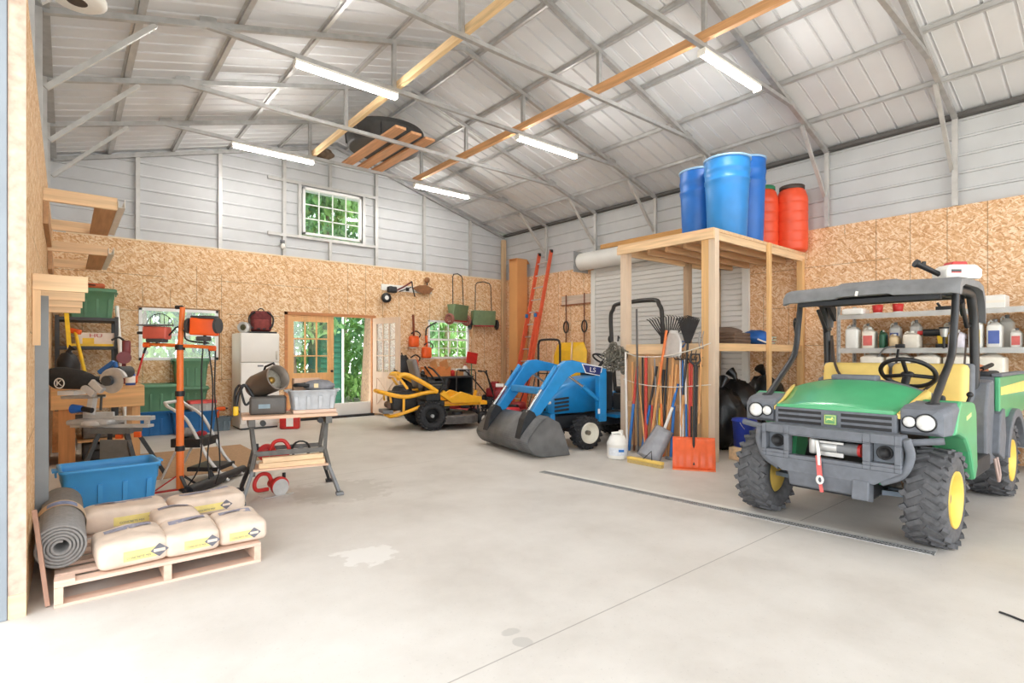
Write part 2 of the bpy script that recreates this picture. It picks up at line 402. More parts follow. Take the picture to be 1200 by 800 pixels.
# roof frames: each is one welded frame
CHZ = 4.80; WXL, WXR = XM - 1.12, XM + 1.10
def make_frame(first=False):
    t = bpy.data.objects.new('roof_frame', None); C.objects.link(t); t['kind'] = 'structure'
    def q(x, dz=-0.085): return (x, 0, roofz(x) + dz)
    m = MB().beam(q(XL), q(XM), 0.057, 0.057); m.build('rafter', galv, t)
    m = MB().beam(q(XM), q(XR), 0.057, 0.057); m.build('rafter', galv, t)
    xa, xb = 1.12, 2 * XM - 1.12
    mb = MB().beam((xa, 0, CHZ), (xb, 0, CHZ), 0.05, 0.05)
    for x, s in ((xa, 1), (xb, -1)): mb.box((x + s * 0.03, 0, CHZ + 0.05), (0.16, 0.012, 0.12))
    mb.build('tie_beam', galv, t)
    for x in (WXL, WXR): MB().beam((x, 0, CHZ), (x, 0, roofz(x) - 0.09), 0.05, 0.05).build('web', galv, t)
    for s, x0 in ((1, XL), (-1, XR)):
        xx = x0 + s * 0.85
        MB().beam((x0 + s * 0.02, 0.03, 3.76), (xx, 0.03, roofz(xx) - 0.12), 0.045, 0.045).build('knee_brace', galv_l, t)
        MB().bb(x0 - 0.056, -0.028, OSBH, x0 - 0.001, 0.028, EV - 0.05).build('wall_post', galv_l, t)
    return t
fr = make_frame()
for k, y in enumerate(FY):
    r = fr if k == 0 else dup(fr)
    r.location = (0, y, 0)
# posts and rails of the gable siding (hat channels)
for k, px in enumerate((161.5, 258, 333, 387, 441, 497, 551)):
    p = AY(px, 240, YB + 0.02); top = roofz(p.x) - 0.03
    z0 = OSBH
    mb = MB()
    if px == 387: mb.bb(p.x - 0.03, YB - 0.005, z0, p.x + 0.03, YB + 0.05, GW[2] - 0.07).bb(p.x - 0.03, YB - 0.005, GW[3] + 0.06, p.x + 0.03, YB + 0.05, top)
    else: mb.bb(p.x - 0.032, YB - 0.01, z0, p.x + 0.032, YB + 0.05, top)
    o = mb.build('gable_stud', galv_l); struct(o)
mb = MB().bb(3.05, YB - 0.008, GW[2] - 0.09, 5.32, YB + 0.045, GW[2] - 0.03).bb(3.05, YB - 0.008, GW[3] + 0.03, 5.32, YB + 0.045, GW[3] + 0.09)
for x in (GW[0] - 0.06, GW[1] + 0.06): mb.bb(x - 0.03, YB - 0.006, GW[2] - 0.06, x + 0.03, YB + 0.045, GW[3] + 0.06)
struct(mb.build('trim_6', galv_l))
mb = MB()
for s in (1, -1):
    xe = XL if s > 0 else XR
    mb.beam((xe, YB + 0.0, roofz(xe) - 0.085), (XM, YB + 0.0, roofz(XM) - 0.085), 0.06, 0.06)
struct(mb.build('trim_7', galv))
struct(MB().bb(0.0, YB - 0.012, OSBH - 0.005, XR - 0.05, YB + 0.0, OSBH + 0.02).build('trim_8', M('board_edge', (236, 214, 180), 0.6, 0, 0.08, 5)))
mb = MB().bb(XR - 0.115, YB - 0.10, 0, XR - 0.01, YB - 0.005, 4.36)
struct(mb.build('corner_post', old_z, bevel=0.004))
# windows --------------------------------------------------------------
glass = None
def glassmat():
    m, n, l, b = newmat('window_glass')
    out = n['Material Output']; tr = n.new('ShaderNodeBsdfTransparent'); gl = n.new('ShaderNodeBsdfGlossy'); mx = n.new('ShaderNodeMixShader')
    gl.inputs['Roughness'].default_value = 0.03; tr.inputs['Color'].default_value = (0.93, 0.97, 0.95, 1); mx.inputs[0].default_value = 0.07
    l.new(tr.outputs[0], mx.inputs[1]); l.new(gl.outputs[0], mx.inputs[2]); l.new(mx.outputs[0], out.inputs[0]); return m
glass = glassmat()
vinyl = M('white_vinyl', (240, 240, 238), 0.35, 0, 0.02, 4)
def window(name, W, nx, ny, rails=(), y=YB, fw=0.05):
    a, b, c, d = W
    mb = MB()
    for x0, x1, z0, z1 in ((a, b, c, c + fw), (a, b, d - fw, d), (a, a + fw, c, d), (b - fw, b, c, d)): mb.bb(x0, y - 0.012, z0, x1, y + 0.07, z1)
    o = struct(mb.build(name, vinyl, bevel=0.004, recenter=False))
    mb = MB()
    for i in range(1, nx):
        x = a + fw + (b - a - 2 * fw) * i / nx; mb.bb(x - 0.009, y + 0.02, c + fw, x + 0.009, y + 0.04, d - fw)
    for j in range(1, ny):
        z = c + fw + (d - c - 2 * fw) * j / ny; h = 0.022 if j in rails else 0.009
        mb.bb(a + fw, y + (0.012 if h > 0.01 else 0.02), z - h, b - fw, y + 0.045, z + h)
    mb.build('muntin_grid', vinyl, o)
    MB().bb(a + fw, y + 0.046, c + fw, b - fw, y + 0.052, d - fw).build('glass', glass, o)
    return o
window('window_1', W1, 2, 2, (1,))
window('window_2', W2, 4, 4, (2,))
window('window_3', GW, 4, 3)
struct(MB().bb(W2[1] + 0.09, YB - 0.03, W2[2] - 0.1, W2[1] + 0.16, YB - 0.005, W2[3] + 0.02).build('trim_9', pine_z))
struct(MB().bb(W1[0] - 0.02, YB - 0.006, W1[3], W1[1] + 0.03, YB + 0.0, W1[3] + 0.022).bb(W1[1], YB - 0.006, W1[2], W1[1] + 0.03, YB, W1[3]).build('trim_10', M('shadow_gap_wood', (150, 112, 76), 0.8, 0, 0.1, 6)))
# double door ------------------------------------------------------------
dwood = wood('stained_door_pine', (226, 172, 112), 'z', 0.1, 0.45); dpale = wood('unpainted_door_fir', (226, 200, 176), 'z', 0.06, 0.5)
def leaf(name, mat, w, h, pos, rz, xpanel=False):
    """french door leaf, hinged at its local origin and reaching along +x"""
    o = bpy.data.objects.new(name, None); C.objects.link(o); o.location = pos; o.rotation_euler = (0, 0, rz); struct(o)
    st = 0.125; mb = MB(); zt = h - 0.13; zb = 0.92
    mb.bb(0, 0, 0, st, 0.045, h).bb(w - st, 0, 0, w, 0.045, h).bb(st, 0, h - 0.13, w - st, 0.045, h).bb(st, 0, zb - 0.14, w - st, 0.045, zb).bb(st, 0, 0, w - st, 0.045, 0.2)
    mb.build('stile_and_rail_frame', mat, o, bevel=0.003)
    g = MB(); gx0, gx1 = st, w - st
    for i in (1, 2):
        x = gx0 + (gx1 - gx0) * i / 3; g.bb(x - 0.013, 0.006, zb, x + 0.013, 0.04, zt)
    for j in (1, 2):
        z = zb + (zt - zb) * j / 3; g.bb(gx0, 0.007, z - 0.013, gx1, 0.039, z + 0.013)
    g.build('muntin_grid', mat, o)
    MB().bb(gx0, 0.020, zb, gx1, 0.025, zt).build('glass', glass, o)
    p = MB().bb(gx0, 0.012, 0.2, gx1, 0.033, zb - 0.14)
    for y0 in (-0.001, 0.034):
        p.beam((gx0 + 0.02, y0 + 0.006, 0.22), (gx1 - 0.02, y0 + 0.006, zb - 0.16), 0.012, 0.035, (0, 0, 1)).beam((gx0 + 0.02, y0 + 0.006, zb - 0.16), (gx1 - 0.02, y0 + 0.006, 0.22), 0.0125, 0.035, (0, 0, 1))
    p.build('lower_panel', mat, o)
    k = MB(); k.cyl((w - 0.06, -0.05, 0.95), (w - 0.06, 0.095, 0.95), 0.012).ball((w - 0.06, -0.06, 0.95), 0.028).ball((w - 0.06, 0.105, 0.95), 0.028)
    k.build('door_knob', blk, o)
    return o
leaf('door_1', dwood, 0.95, 2.10, (3.42, YB + 0.02, 0.05), 0)
leaf('door_2', dpale, 0.86, 2.10, (5.25, YB + 0.02, 0.05), math.radians(-76))
struct(MB().bb(3.36, YB - 0.01, 0, 3.42, YB + 0.09, 2.21).bb(5.25, YB + 0.06, 0, 5.31, YB + 0.12, 2.21).bb(3.36, YB - 0.01, 2.15, 5.31, YB + 0.09, 2.21).build('door_frame', wood('door_casing', (196, 132, 84), 'x')))
struct(MB().bb(3.4, YB - 0.03, 0.0, 5.27, YB + 0.10, 0.045).build('door_threshold', blk))
struct(MB().bb(4.38, YB + 0.12, -0.02, 5.27, YB + 0.16, 0.30).build('door_step', M('white_step', (236, 236, 232), 0.6, 0, 0.03, 3)))
# roll-up door in the right wall -----------------------------------------
rd0, rd1 = 4.55, 8.0
def rollmat():
    return M('ivory_roll_curtain', (214, 213, 210), 0.4, 0.0, 0.03, 2)
rdr = bpy.data.objects.new('door_3', None); C.objects.link(rdr); struct(rdr); rdr.location = (XR, (rd0 + rd1) / 2, 0)
mb = MB(); z = 0.0; hw = (rd1 - rd0) / 2
pts = []
while z < 3.28:
    pts += [(0, z), (-0.024, z + 0.004), (-0.024, z + 0.074), (0, z + 0.080)]; z += 0.092
for (xa, za), (xb, zb) in zip(pts, pts[1:]): mb.add([(xa - 0.02, -hw, za), (xa - 0.02, hw, za), (xb - 0.02, hw, zb), (xb - 0.02, -hw, zb)], [(0, 1, 2, 3)], False)
mb.build('curtain', rollmat(), rdr)
mb = MB().cyl((-0.23, -hw - 0.18, 3.38), (-0.23, hw + 0.18, 3.38), 0.19, seg=36); mb.build('curtain_drum', wht, rdr)
for s in (-1, 1): MB().bb(-0.06, s * hw - 0.06, 0, -0.001, s * hw + 0.06, 3.2).build('guide_track', wht, rdr, bevel=0.004)
for s in (-1, 1): MB().bb(-0.46, s * (hw + 0.2) - 0.005, 3.15, -0.0, s * (hw + 0.2) + 0.005, 3.6).build('drum_bracket', galv, rdr)
# floor drain: grating let into the slab -----------------------------------
dA, dB = F(635, 552.5), F(1096, 649); ang = math.atan2(dB.y - dA.y, dB.x - dA.x); L = (dB - dA).length
t = thing('floor_drain', 'long narrow steel grate set in the concrete floor before the vehicles', 'drain', (*dA.xy, 0), ang)
mb = MB().bb(0, -0.045, 0.0, L, -0.035, 0.006).bb(0, 0.035, 0.0, L, 0.045, 0.006).bb(0, -0.045, 0.0, 0.012, 0.045, 0.006).bb(L - 0.012, -0.045, 0, L, 0.045, 0.006); mb.build('channel_frame', galv, t)
mb = MB(); x = 0.02
while x < L - 0.02:
    mb.bb(x, -0.036, 0.0015, x + 0.008, 0.036, 0.005); x += 0.022
mb.bb(0.01, -0.003, 0.001, L - 0.01, 0.003, 0.0052)
mb.build('grating', galv, t); MB().bb(0.005, -0.036, 0.0002, L - 0.005, 0.036, 0.001).build('channel_bed', blk, t)
mbs = MB().bb(0, 0.047, 0, L, 0.13, 0.0012); mbs.build('cement_edge', M('fresh_cement', (222, 219, 213), 0.7, 0, 0.05, 20), t)
# ================================================================ OUTSIDE
leafm = []
for i, (c, v) in enumerate((((128, 172, 96), 0.35), ((108, 156, 102), 0.35), ((158, 192, 108), 0.3), ((92, 138, 102), 0.3))):
    mm = M('tree_leaf_%d' % i, c, 0.6, 0, v, 2.0); leafm.append(mm)
bark = M('tree_bark', (150, 128, 108), 0.9, 0, 0.35, 14, 0.5, stretch=(6, 6, 1))
def crown(mb, c, r, n, s, rnd):
    for k in range(n):
        a = rnd.uniform(0, 2 * PI); zz = rnd.uniform(-1, 1); q = rnd.uniform(0.35, 1) ** 0.6
        p = V(c) + V((math.cos(a) * math.sqrt(1 - zz * zz) * r[0], math.sin(a) * math.sqrt(1 - zz * zz) * r[1], zz * r[2])) * q
        R = Euler((rnd.uniform(0, 6), rnd.uniform(0, 6), rnd.uniform(0, 6))).to_matrix(); w = s * rnd.uniform(.6, 1.3)
        mb.add([p + R @ V(v) * w for v in ((-1, 0, 0), (-.3, .45, .1), (1, 0, 0), (-.3, -.45, .1))], [(0, 1, 2, 3)], False)
rnd = random.Random(3)
def tree(label, x, y, h, r, tr, li, base, n=2600, s=0.16, group=None):
    t = thing('broadleaf_tree', label, 'tree', (x, y, -0.25), 0, group)
    pts = smooth_path([(0, 0, 0), (rnd.uniform(-.15, .15), 0, h * .35), (rnd.uniform(-.3, .3), 0, h * .7), (0, 0, h)], 4)
    MB().tube(pts, [tr * (1 - 0.75 * i / (len(pts) - 1)) for i in range(len(pts))], 10).build('trunk', bark, t)
    mb = MB()
    for k in range(5): crown(mb, (rnd.uniform(-r, r) * .6, rnd.uniform(-r, r) * .5, base + (h - base) * (k + .5) / 5), (r * .7, r * .7, (h - base) * .22), n // 5, s, rnd)
    mb.build('leafy_crown', leafm[li], t)
tree('slender pale-barked tree standing in the open back doorway view', 6.25, 16.6, 7.0, 2.0, 0.13, 0, 2.9, 2200, 0.13)
tree('bright green young tree left of the doorway trunk', 5.0, 18.5, 5.5, 1.5, 0.08, 2, 0.8, 2600, 0.13)
tree('dark leafy tree with a thick trunk behind the glazed door panes', 4.9, 15.5, 6.5, 1.6, 0.2, 1, 2.4, 1800, 0.14)
G = 'woodland trees behind the building'; LBL = 'green woodland tree beyond the back wall of the building'
for x, y, h, r, li, b in ((7.6, 19, 7, 2.3, 0, .3), (9.2, 17.5, 6.5, 2.2, 1, 0.2), (11.5, 18, 7, 2.4, 0, .2), (3.0, 19, 9, 2.4, 1, 2), (1.5, 17.5, 7, 2.2, 2, .3), (-0.6, 18, 7.5, 2.4, 1, .3), (6.0, 22, 11, 3, 1, .3), (13.5, 21, 9, 3, 0, .3), (9.5, 23, 11, 3, 3, .3), (3.5, 23, 12, 3, 3, .5), (6.9, 15.2, 9.5, 2.2, 0, 5.2), (4.6, 15.8, 10, 2.0, 1, 5.5)):
    tree(LBL, x, y, h, r, 0.16, li, b, 2600, 0.17, G)
# green-sided outbuilding seen in the doorway
grn = M('dark_green_siding', (20, 92, 72), 0.5, 0, 0.1, 4)
t = thing('garden_shed', 'dark green sided shed with white corner trim outside the back door', 'shed', (4.9, 15.4, -0.24))
c0 = AY(400.5, 430, 14.9)
mb = MB(); z = 0
while z < 2.9:
    mb.add([(c0.x - 5.5, -0.5, z), (c0.x - 4.9, -0.5, z), (c0.x - 4.9, -0.485, z + 0.14), (c0.x - 5.5, -0.485, z + 0.14)], [(0, 1, 2, 3)]); z += 0.15
mb.bb(c0.x - 5.5, -0.48, 0, c0.x - 4.9, 0.5, 2.9)
mb.build('siding', grn, t); MB().bb(c0.x - 4.9, -0.51, 0, c0.x - 4.9 + 0.06, 0.5, 2.9).build('corner_trim', vinyl, t)
# low green growth at the wood's edge
mb = MB(); rr = random.Random(5)
for k in range(70):
    crown(mb, (rr.uniform(-3, 14), rr.uniform(15.9, 18), 0.25), (0.5, 0.4, 0.45), 60, 0.1, rr)
o = mb.build('undergrowth', leafm[0], recenter=False); tag(o, 'low green undergrowth along the edge of the woods outside', 'undergrowth', kind='stuff')
# ================================================================ LEFT SIDE OF THE ROOM
RZ = -CT
def LF(px, py, d):
    """local frame facing the camera at depth d: returns base point and pixel->local map"""
    k = d / CF
    return AD(px, py, d), (lambda x, y, dy=0.0: V(((x - px) * k, dy, (py - y) * k)))
red = M('red_paint', (198, 44, 40), 0.4, 0, 0.15, 10); orange = M('orange_plastic', (236, 98, 40), 0.42, 0, 0.12, 10); yel = M('yellow_plastic', (240, 196, 40), 0.45, 0, 0.12, 10)
blue = M('blue_tote_plastic', (70, 156, 216), 0.45, 0, 0.08, 5); dblue = M('deep_blue_tote', (36, 108, 168), 0.5, 0, 0.12, 5); green = M('sage_green_tote', (92, 140, 106), 0.5, 0, 0.1, 5)
white = M('white_plastic', (238, 236, 230), 0.4, 0, 0.05, 8); offw = M('fridge_enamel', (236, 232, 224), 0.35, 0, 0.03, 3); card = M('cardboard', (206, 150, 96), 0.8, 0, 0.1, 6)
navy = M('navy_print', (52, 60, 84), 0.6, 0, 0.1, 20); alu = M('aluminium', (214, 214, 212), 0.35, 0.4, 0.08, 8); grey = M('mid_grey_plastic', (120, 122, 124), 0.5, 0, 0.15, 10)
silver = M('cast_silver', (210, 210, 208), 0.42, 0.15, 0.12, 10); maroon = M('maroon_canvas', (112, 46, 46), 0.8, 0, 0.3, 20); brn = M('dark_brown_fabric', (74, 62, 54), 0.85, 0, 0.2, 12)
ply = wood('plywood_side', (218, 170, 118), 'z', 0.08); pinkb = wood('rough_pink_timber', (226, 196, 176), 'x', 0.12); pinky = wood('rough_pink_timber_long', (222, 192, 170), 'y', 0.12)
# wooden wall arms that carry lumber
first = None
for k, y in enumerate((4.42, 5.18, 5.95, 6.72)):
    lb = ['nearest short timber arm on the left wall above the grey post', 'second timber arm on the left wall, just behind the nearest', 'third timber arm on the left wall, partly under the second', 'farthest of the row of four low timber arms on the left wall'][k]
    if first is None:
        t = thing('lumber_bracket', lb, 'bracket', (XL, y, 1.76), 0, 'timber arms on the left wall')
        MB().bb(0.002, -0.02, 0.0, 0.27, 0.02, 0.10).build('arm_board', pine_x, t, bevel=0.003)
        MB().bb(0.002, -0.02, -0.34, 0.04, 0.02, -0.001).build('wall_cleat', pine_z, t, bevel=0.002)
        first = t
    else: dup(first, (XL, y, 1.76), label=lb)
t = thing('lumber_rack', 'high pale timber rack on the left wall with white gutter along its edge', 'rack', (XL, 6.40, 2.74))
def rack(t):
    for y in (0, 1.45): MB().bb(0.002, y - 0.02, 0, 0.54, y + 0.02, 0.115).build('arm_board', pine_x, t, bevel=0.003)
    MB().bb(0.37, 0.021, -0.001, 0.535, 1.429, 0.035).build('shelf_board', wood('brown_underside_board', (190, 148, 108), 'y'), t)
    MB().bb(0.002, 0.021, -0.2, 0.04, 1.429, -0.002).build('ledger_board', wood('brown_underside_board', (190, 148, 108), 'y'), t)
    mb = MB().bb(0.545, -0.05, 0.02, 0.549, 1.5, 0.09).bb(0.545, -0.05, 0.02, 0.60, 1.5, 0.024).bb(0.596, -0.05, 0.02, 0.60, 1.5, 0.10); mb.build('gutter', white, t)
rack(t)
dup(t, (XL, 7.95, 2.52), label='farther lower timber rack on the left wall, above the green tote')
struct(MB().bb(XL, 4.80, 0, XL + 0.07, 4.88, 1.758).build('steel_post', M('grey_steel_post', (136, 142, 146), 0.5, 0.3, 0.08, 6)))
tag(MB().beam((-0.075, 3.86, 0.001), (-0.135, 4.0, 0.5), 0.02, 0.055, (0, 1, 0)).build('loose_plank', wood('brown_plank', (170, 132, 112), 'z')), 'short brown plank leaning against the left wall beside the rolled mat', 'plank')
# rolled mat ---------------------------------------------------------
matg = M('grey_foam_mat', (136, 133, 130), 0.85, 0, 0.12, 40, 0.15)
t = thing('rolled_mat', 'rolled grey foam mat lying beside the concrete bags with a paper band', 'mat', (-0.025, 3.98, 0.145 + 0.128))
sp = []; n = 150; turns = 5.2
for i in range(n + 1):
    a = 2 * PI * turns * i / n; r = 0.038 + (0.128 - 0.038) * i / n; sp.append((r * math.cos(a + 1.2), r * math.sin(a + 1.2)))
mb = MB(); th = 0.0125; vs = []
L = 1.12
for (x, z), (x2, z2) in zip(sp, sp[1:]):
    l0 = math.hypot(x, z); l1 = math.hypot(x2, z2); q0 = (l0 - th) / l0; q1 = (l1 - th) / l1
    mb.add([(x, 0, z), (x2, 0, z2), (x2, L, z2), (x, L, z), (x * q0, 0, z * q0), (x2 * q1, 0, z2 * q1), (x2 * q1, L, z2 * q1), (x * q0, L, z * q0)], [(0, 1, 2, 3), (4, 7, 6, 5), (0, 4, 5, 1), (3, 2, 6, 7)], True)
mb.build('foam_sheet', matg, t)
bp = [(0.1295 * math.cos(a), 0.1295 * math.sin(a)) for a in [2 * PI * i / 40 for i in range(40)]]
mb = MB(); mb.loft([[(x, y0, z) for x, z in bp] for y0 in (0.50, 0.66)], caps=False); mb.build('paper_band', M('tan_paper_band', (206, 182, 150), 0.7, 0, 0.1, 8), t)
mb = MB(); bq = [(0.1303 * math.cos(a), 0.1303 * math.sin(a)) for a in [PI * .28 + PI * .4 * i / 12 for i in range(13)]]
mb.loft([[(x, y0, z) for x, z in bq] for y0 in (0.53, 0.63)], caps=False, closed=False); mb.build('printed_label', M('faded_blue_label', (122, 142, 184), 0.6, 0, 0.3, 30), t)
# pallet ---------------------------------------------------------------
P0 = (-0.05, 3.79); PW, PD = 1.04, 1.16
t = thing('pallet', 'rough wooden pallet carrying the concrete bags', 'pallet', (P0[0], P0[1], 0))
for x in (0, PW / 2 - 0.02, PW - 0.04): MB().bb(x, 0, 0.018, x + 0.04, PD, 0.107).build('stringer', pinky, t, bevel=0.002)
for i in range(7):
    y = i * (PD - 0.09) / 6; MB().bb(0, y, 0.108, PW, y + 0.09, 0.127).build('deck_board', pinkb, t, bevel=0.002)
for y in (0, PD / 2 - 0.05, PD - 0.1): MB().bb(0, y, 0, PW, y + 0.1, 0.017).build('bottom_board', pinkb, t, bevel=0.002)
tag(MB().bb(P0[0] + 0.0, P0[1] - 0.004, 0.1275, P0[0] + 0.09, P0[1] + 0.08, 0.146).build('timber_offcut', pinkb, bevel=0.002), 'small timber offcut under the front end of the rolled grey mat', 'offcut')
# concrete bags ----------------------------------------------------------
paper = M('dusty_kraft_paper', (222, 204, 187), 0.85, 0, 0.1, 9, 0.35); ylab = M('pale_yellow_print', (238, 222, 140), 0.7, 0, 0.06, 20); slate = M('slate_print', (112, 112, 120), 0.7, 0, 0.15, 20)
def bag(name, label, c, sx, sy, sz, rz, seed, flip=False):
    rn = random.Random(seed); t = thing(name, label, 'bag', c, rz, 'bags of concrete mix on the pallet')
    ph = [rn.uniform(0, 6) for _ in range(6)]
    def sgnp(v, e): return math.copysign(abs(v) ** e, v)
    def fn(u, v):
        th = 2 * PI * u; f = PI * (v - .5); e1, e2 = 0.24, 0.2
        cx = sgnp(math.cos(f), e1)
        x = sx / 2 * cx * sgnp(math.cos(th), e2); y = sy / 2 * cx * sgnp(math.sin(th), e2); z = sz / 2 * sgnp(math.sin(f), 0.5)
        w = 0.006 * math.sin(14 * x + ph[0]) + 0.005 * math.sin(17 * y + ph[1] + 9 * x) + 0.004 * math.sin(31 * x + ph[2]) * math.sin(27 * y)
        if z > 0: z += w + 0.012 * math.cos(PI * x / sx) * math.cos(PI * y / sy)
        return V((x, y, z + sz / 2))
    mb = MB(); mb.grid(fn, 48, 24); mb.build('paper_sack', paper, t)
    yf = -sy / 2 - 0.0035; w = sx * 0.46; x0 = -sx * 0.16 if not flip else -sx * 0.3
    MB().bb(x0, yf, sz * .28, x0 + w, yf + 0.003, sz * .66).build('yellow_panel', ylab, t)
    text('CONCRETE MIX', sz * .13, (x0 + w * .46, yf - 0.001, sz * .39), (PI / 2, 0, 0), slate, t, 'lettering', 0.0004, sx=min(1, w / (sz * 1.25)))
    xd = x0 + w + sx * 0.04; dd = sz * .26
    MB().prism([(xd - dd * 1.2, sz * .5), (xd, sz * .5 - dd), (xd + dd * 1.2, sz * .5), (xd, sz * .5 + dd)], yf - 0.001, yf + 0.002).build('diamond_emblem', slate, t)
    MB().bb(xd - dd * .75, yf - 0.002, sz * .44, xd + dd * .75, yf - 0.0012, sz * .56).build('emblem_band', paper, t)
    # printed patch on the top face
    def top(u, v):
        x = (-.34 + .68 * u) * sx; y = (.12 + .16 * v) * sy
        w_ = 0.006 * math.sin(14 * x + ph[0]) + 0.005 * math.sin(17 * y + ph[1] + 9 * x) + 0.004 * math.sin(31 * x + ph[2]) * math.sin(27 * y)
        f = 0.985
        return V((x, y, sz / 2 + sz / 2 * f + w_ + 0.012 * math.cos(PI * x / sx) * math.cos(PI * y / sy) + 0.004))
    mb = MB(); mb.grid(top, 16, 3); mb.build('top_print', M('worn_blue_print', (150, 150, 166), 0.75, 0, 0.25, 60), t)
    return t
DK = 0.128; X0 = P0[0]
bag('concrete_bag', 'concrete bag at the front left of the pallet, against the rolled mat', (X0 + 0.35, 4.02, DK), 0.35, 0.42, 0.15, math.radians(3), 1)
bag('concrete_bag', 'middle concrete bag of the front row on the pallet', (X0 + 0.66, 4.02, DK), 0.30, 0.42, 0.14, math.radians(-1), 2)
bag('concrete_bag', 'concrete bag at the front right corner of the pallet', (X0 + 0.955, 4.05, DK), 0.29, 0.46, 0.13, math.radians(-2), 3, True)
bag('concrete_bag', 'concrete bag behind the front middle one, mostly hidden', (X0 + 0.64, 4.42, DK), 0.27, 0.33, 0.14, math.radians(2), 4)
bag('concrete_bag', 'long concrete bag in front of the bright blue tote', (X0 + 0.38, 4.79, DK), 0.50, 0.30, 0.155, math.radians(2), 5)
bag('concrete_bag', 'long concrete bag at the back right of the pallet', (X0 + 0.90, 4.80, DK), 0.50, 0.32, 0.14, math.radians(4), 6, True)
# totes -----------------------------------------------------------------
def tote(label, c, w, d, h, rz, mat, lid=None, group=None, openm=False, taper=0.87, name='storage_tote'):
    t = thing(name, label, 'tote', c, rz, group)
    def ring(q, z, ins=0.0, r=0.04):
        hx, hy = w / 2 * q - ins, d / 2 * q - ins; pts = []
        for cx, cy, a0 in ((1, 1, 0), (-1, 1, PI / 2), (-1, -1, PI), (1, -1, 1.5 * PI)):
            for k in range(5):
                a = a0 + PI / 2 * k / 4; pts.append(V(((hx - r) * cx + r * math.cos(a), (hy - r) * cy + r * math.sin(a), z)))
        return pts
    mb = MB()
    rs = [ring(taper, 0), ring(taper + (1 - taper) * .68, h * .68), ring(taper + (1 - taper) * .70 + .02, h * .70), ring(1.0, h * .94), ring(1.045, h * .95), ring(1.045, h)]
    if openm: rs += [ring(.965, h), ring(.95, h * .9), ring(taper * .97, 0.012)]
    mb.loft(rs)
    for k in range(4):
        x = (-.42 + .28 * k) * w * taper
        for s in (-1, 1):
            y = s * d / 2
            mb.beam((x, y * taper, 0.03 * h), (x * 1.05, y * (taper + (1 - taper) * .66), h * .69), 0.032, 0.036, (0, s, 0))
    mb.build('body', mat, t)
    for s in (-1, 1):
        mb = MB(); mb.prism([(-d * .16, h * .85), (d * .16, h * .85), (d * .16, h * .97), (-d * .16, h * .97)], s * w / 2 * 1.06, s * w / 2 * 1.06 + s * .012, 'yz').box((s * w / 2 * 1.06, 0, h * .96), (0.06, d * .32, 0.016)); mb.build('side_grip', mat, t)
    if lid:
        mb = MB(); mb.loft([ring(1.09, h - 0.012), ring(1.09, h + 0.022), ring(1.04, h + 0.036), ring(.96, h + 0.026)]); mb.build('lid', lid, t)
    return t
tote('bright blue open tote standing behind the concrete bags', (0.29, 5.78, 0), 0.66, 0.44, 0.43, math.radians(3), blue, openm=True)
G1 = 'stacked storage totes along the back wall'
def onfloor(px, py, dy=0.0): p = F(px, py); return V((p.x, p.y + dy, 0))
a = onfloor(183, 510, 0.22); tote('deep blue tote under the single green tote at the back wall', (a.x, a.y - .05, 0), 0.60, 0.42, 0.40, 0, dblue, group=G1)
tote('sage green tote resting alone on a blue tote by the wood workbench', (a.x, a.y - .05, 0.402), 0.60, 0.42, 0.42, 0, green, green, G1)
a = onfloor(222, 503.5, 0.16); b0 = a
a = V((1.70, 10.72, 0)); tote('deep blue tote below the two stacked green totes', (a.x, a.y, 0), 0.66, 0.40, 0.38, 0, dblue, group=G1)
cl = M('cloudy_clear_plastic', (200, 196, 190), 0.3, 0, 0.12, 8)
tote('small cloudy clear bin with red lid on the blue tote', (a.x + .12, a.y - .06, 0.382), 0.40, 0.26, 0.14, 0, cl, M('red_lid', (208, 74, 66), 0.5), G1)
tote('lower sage green tote of the pair below the left window', (a.x - .05, a.y + .24, 0.382), 0.52, 0.36, 0.36, 0, green, green, G1) if False else None
tote('lower sage green tote of the pair under the left window', (1.52, 10.98 - .02, 0.0), 0.50, 0.34, 0.46, 0, green, green, G1) if False else None
gx = AY(224, 470, 10.92).x
blk_st = tag(MB().bb(gx - .24, 10.94, 0, gx + .24, 11.14, 0.50).build('wooden_crate', ply, bevel=0.004), 'plain wooden crate hidden behind the blue tote, holding up green totes', 'crate')
tote('lower sage green tote of the pair under the left window', (gx, 10.99, 0.502), 0.50, 0.27, 0.25, 0, green, green, G1)
tote('upper sage green tote of the pair under the left window', (gx, 10.99, 0.79), 0.52, 0.27, 0.46, 0, green, green, G1)
p = onfloor(260, 505); tote('small grey open bin on the floor left of the white fridge', (p.x, p.y + .14, 0), 0.32, 0.26, 0.24, 0, M('grey_bin', (104, 118, 126), 0.5, 0, .1, 6), openm=True)
t = thing('cordless_drill', 'orange cordless drill standing in the small grey bin by the fridge', 'drill', (p.x, p.y + .14, 0.02), 0.4)
MB().cyl((-.10, 0, .36), (.08, 0, .36), 0.038).build('motor_body', orange, t); MB().cyl((.08, 0, .36), (.14, 0, .36), 0.022, 0.012).build('chuck', blk, t)
MB().beam((-.05, 0, .34), (-.07, 0, .12), 0.035, 0.045).build('grip', orange, t); MB().rbox((-.07, 0, .06), (.10, .07, .1), .012).build('battery', blk, t)
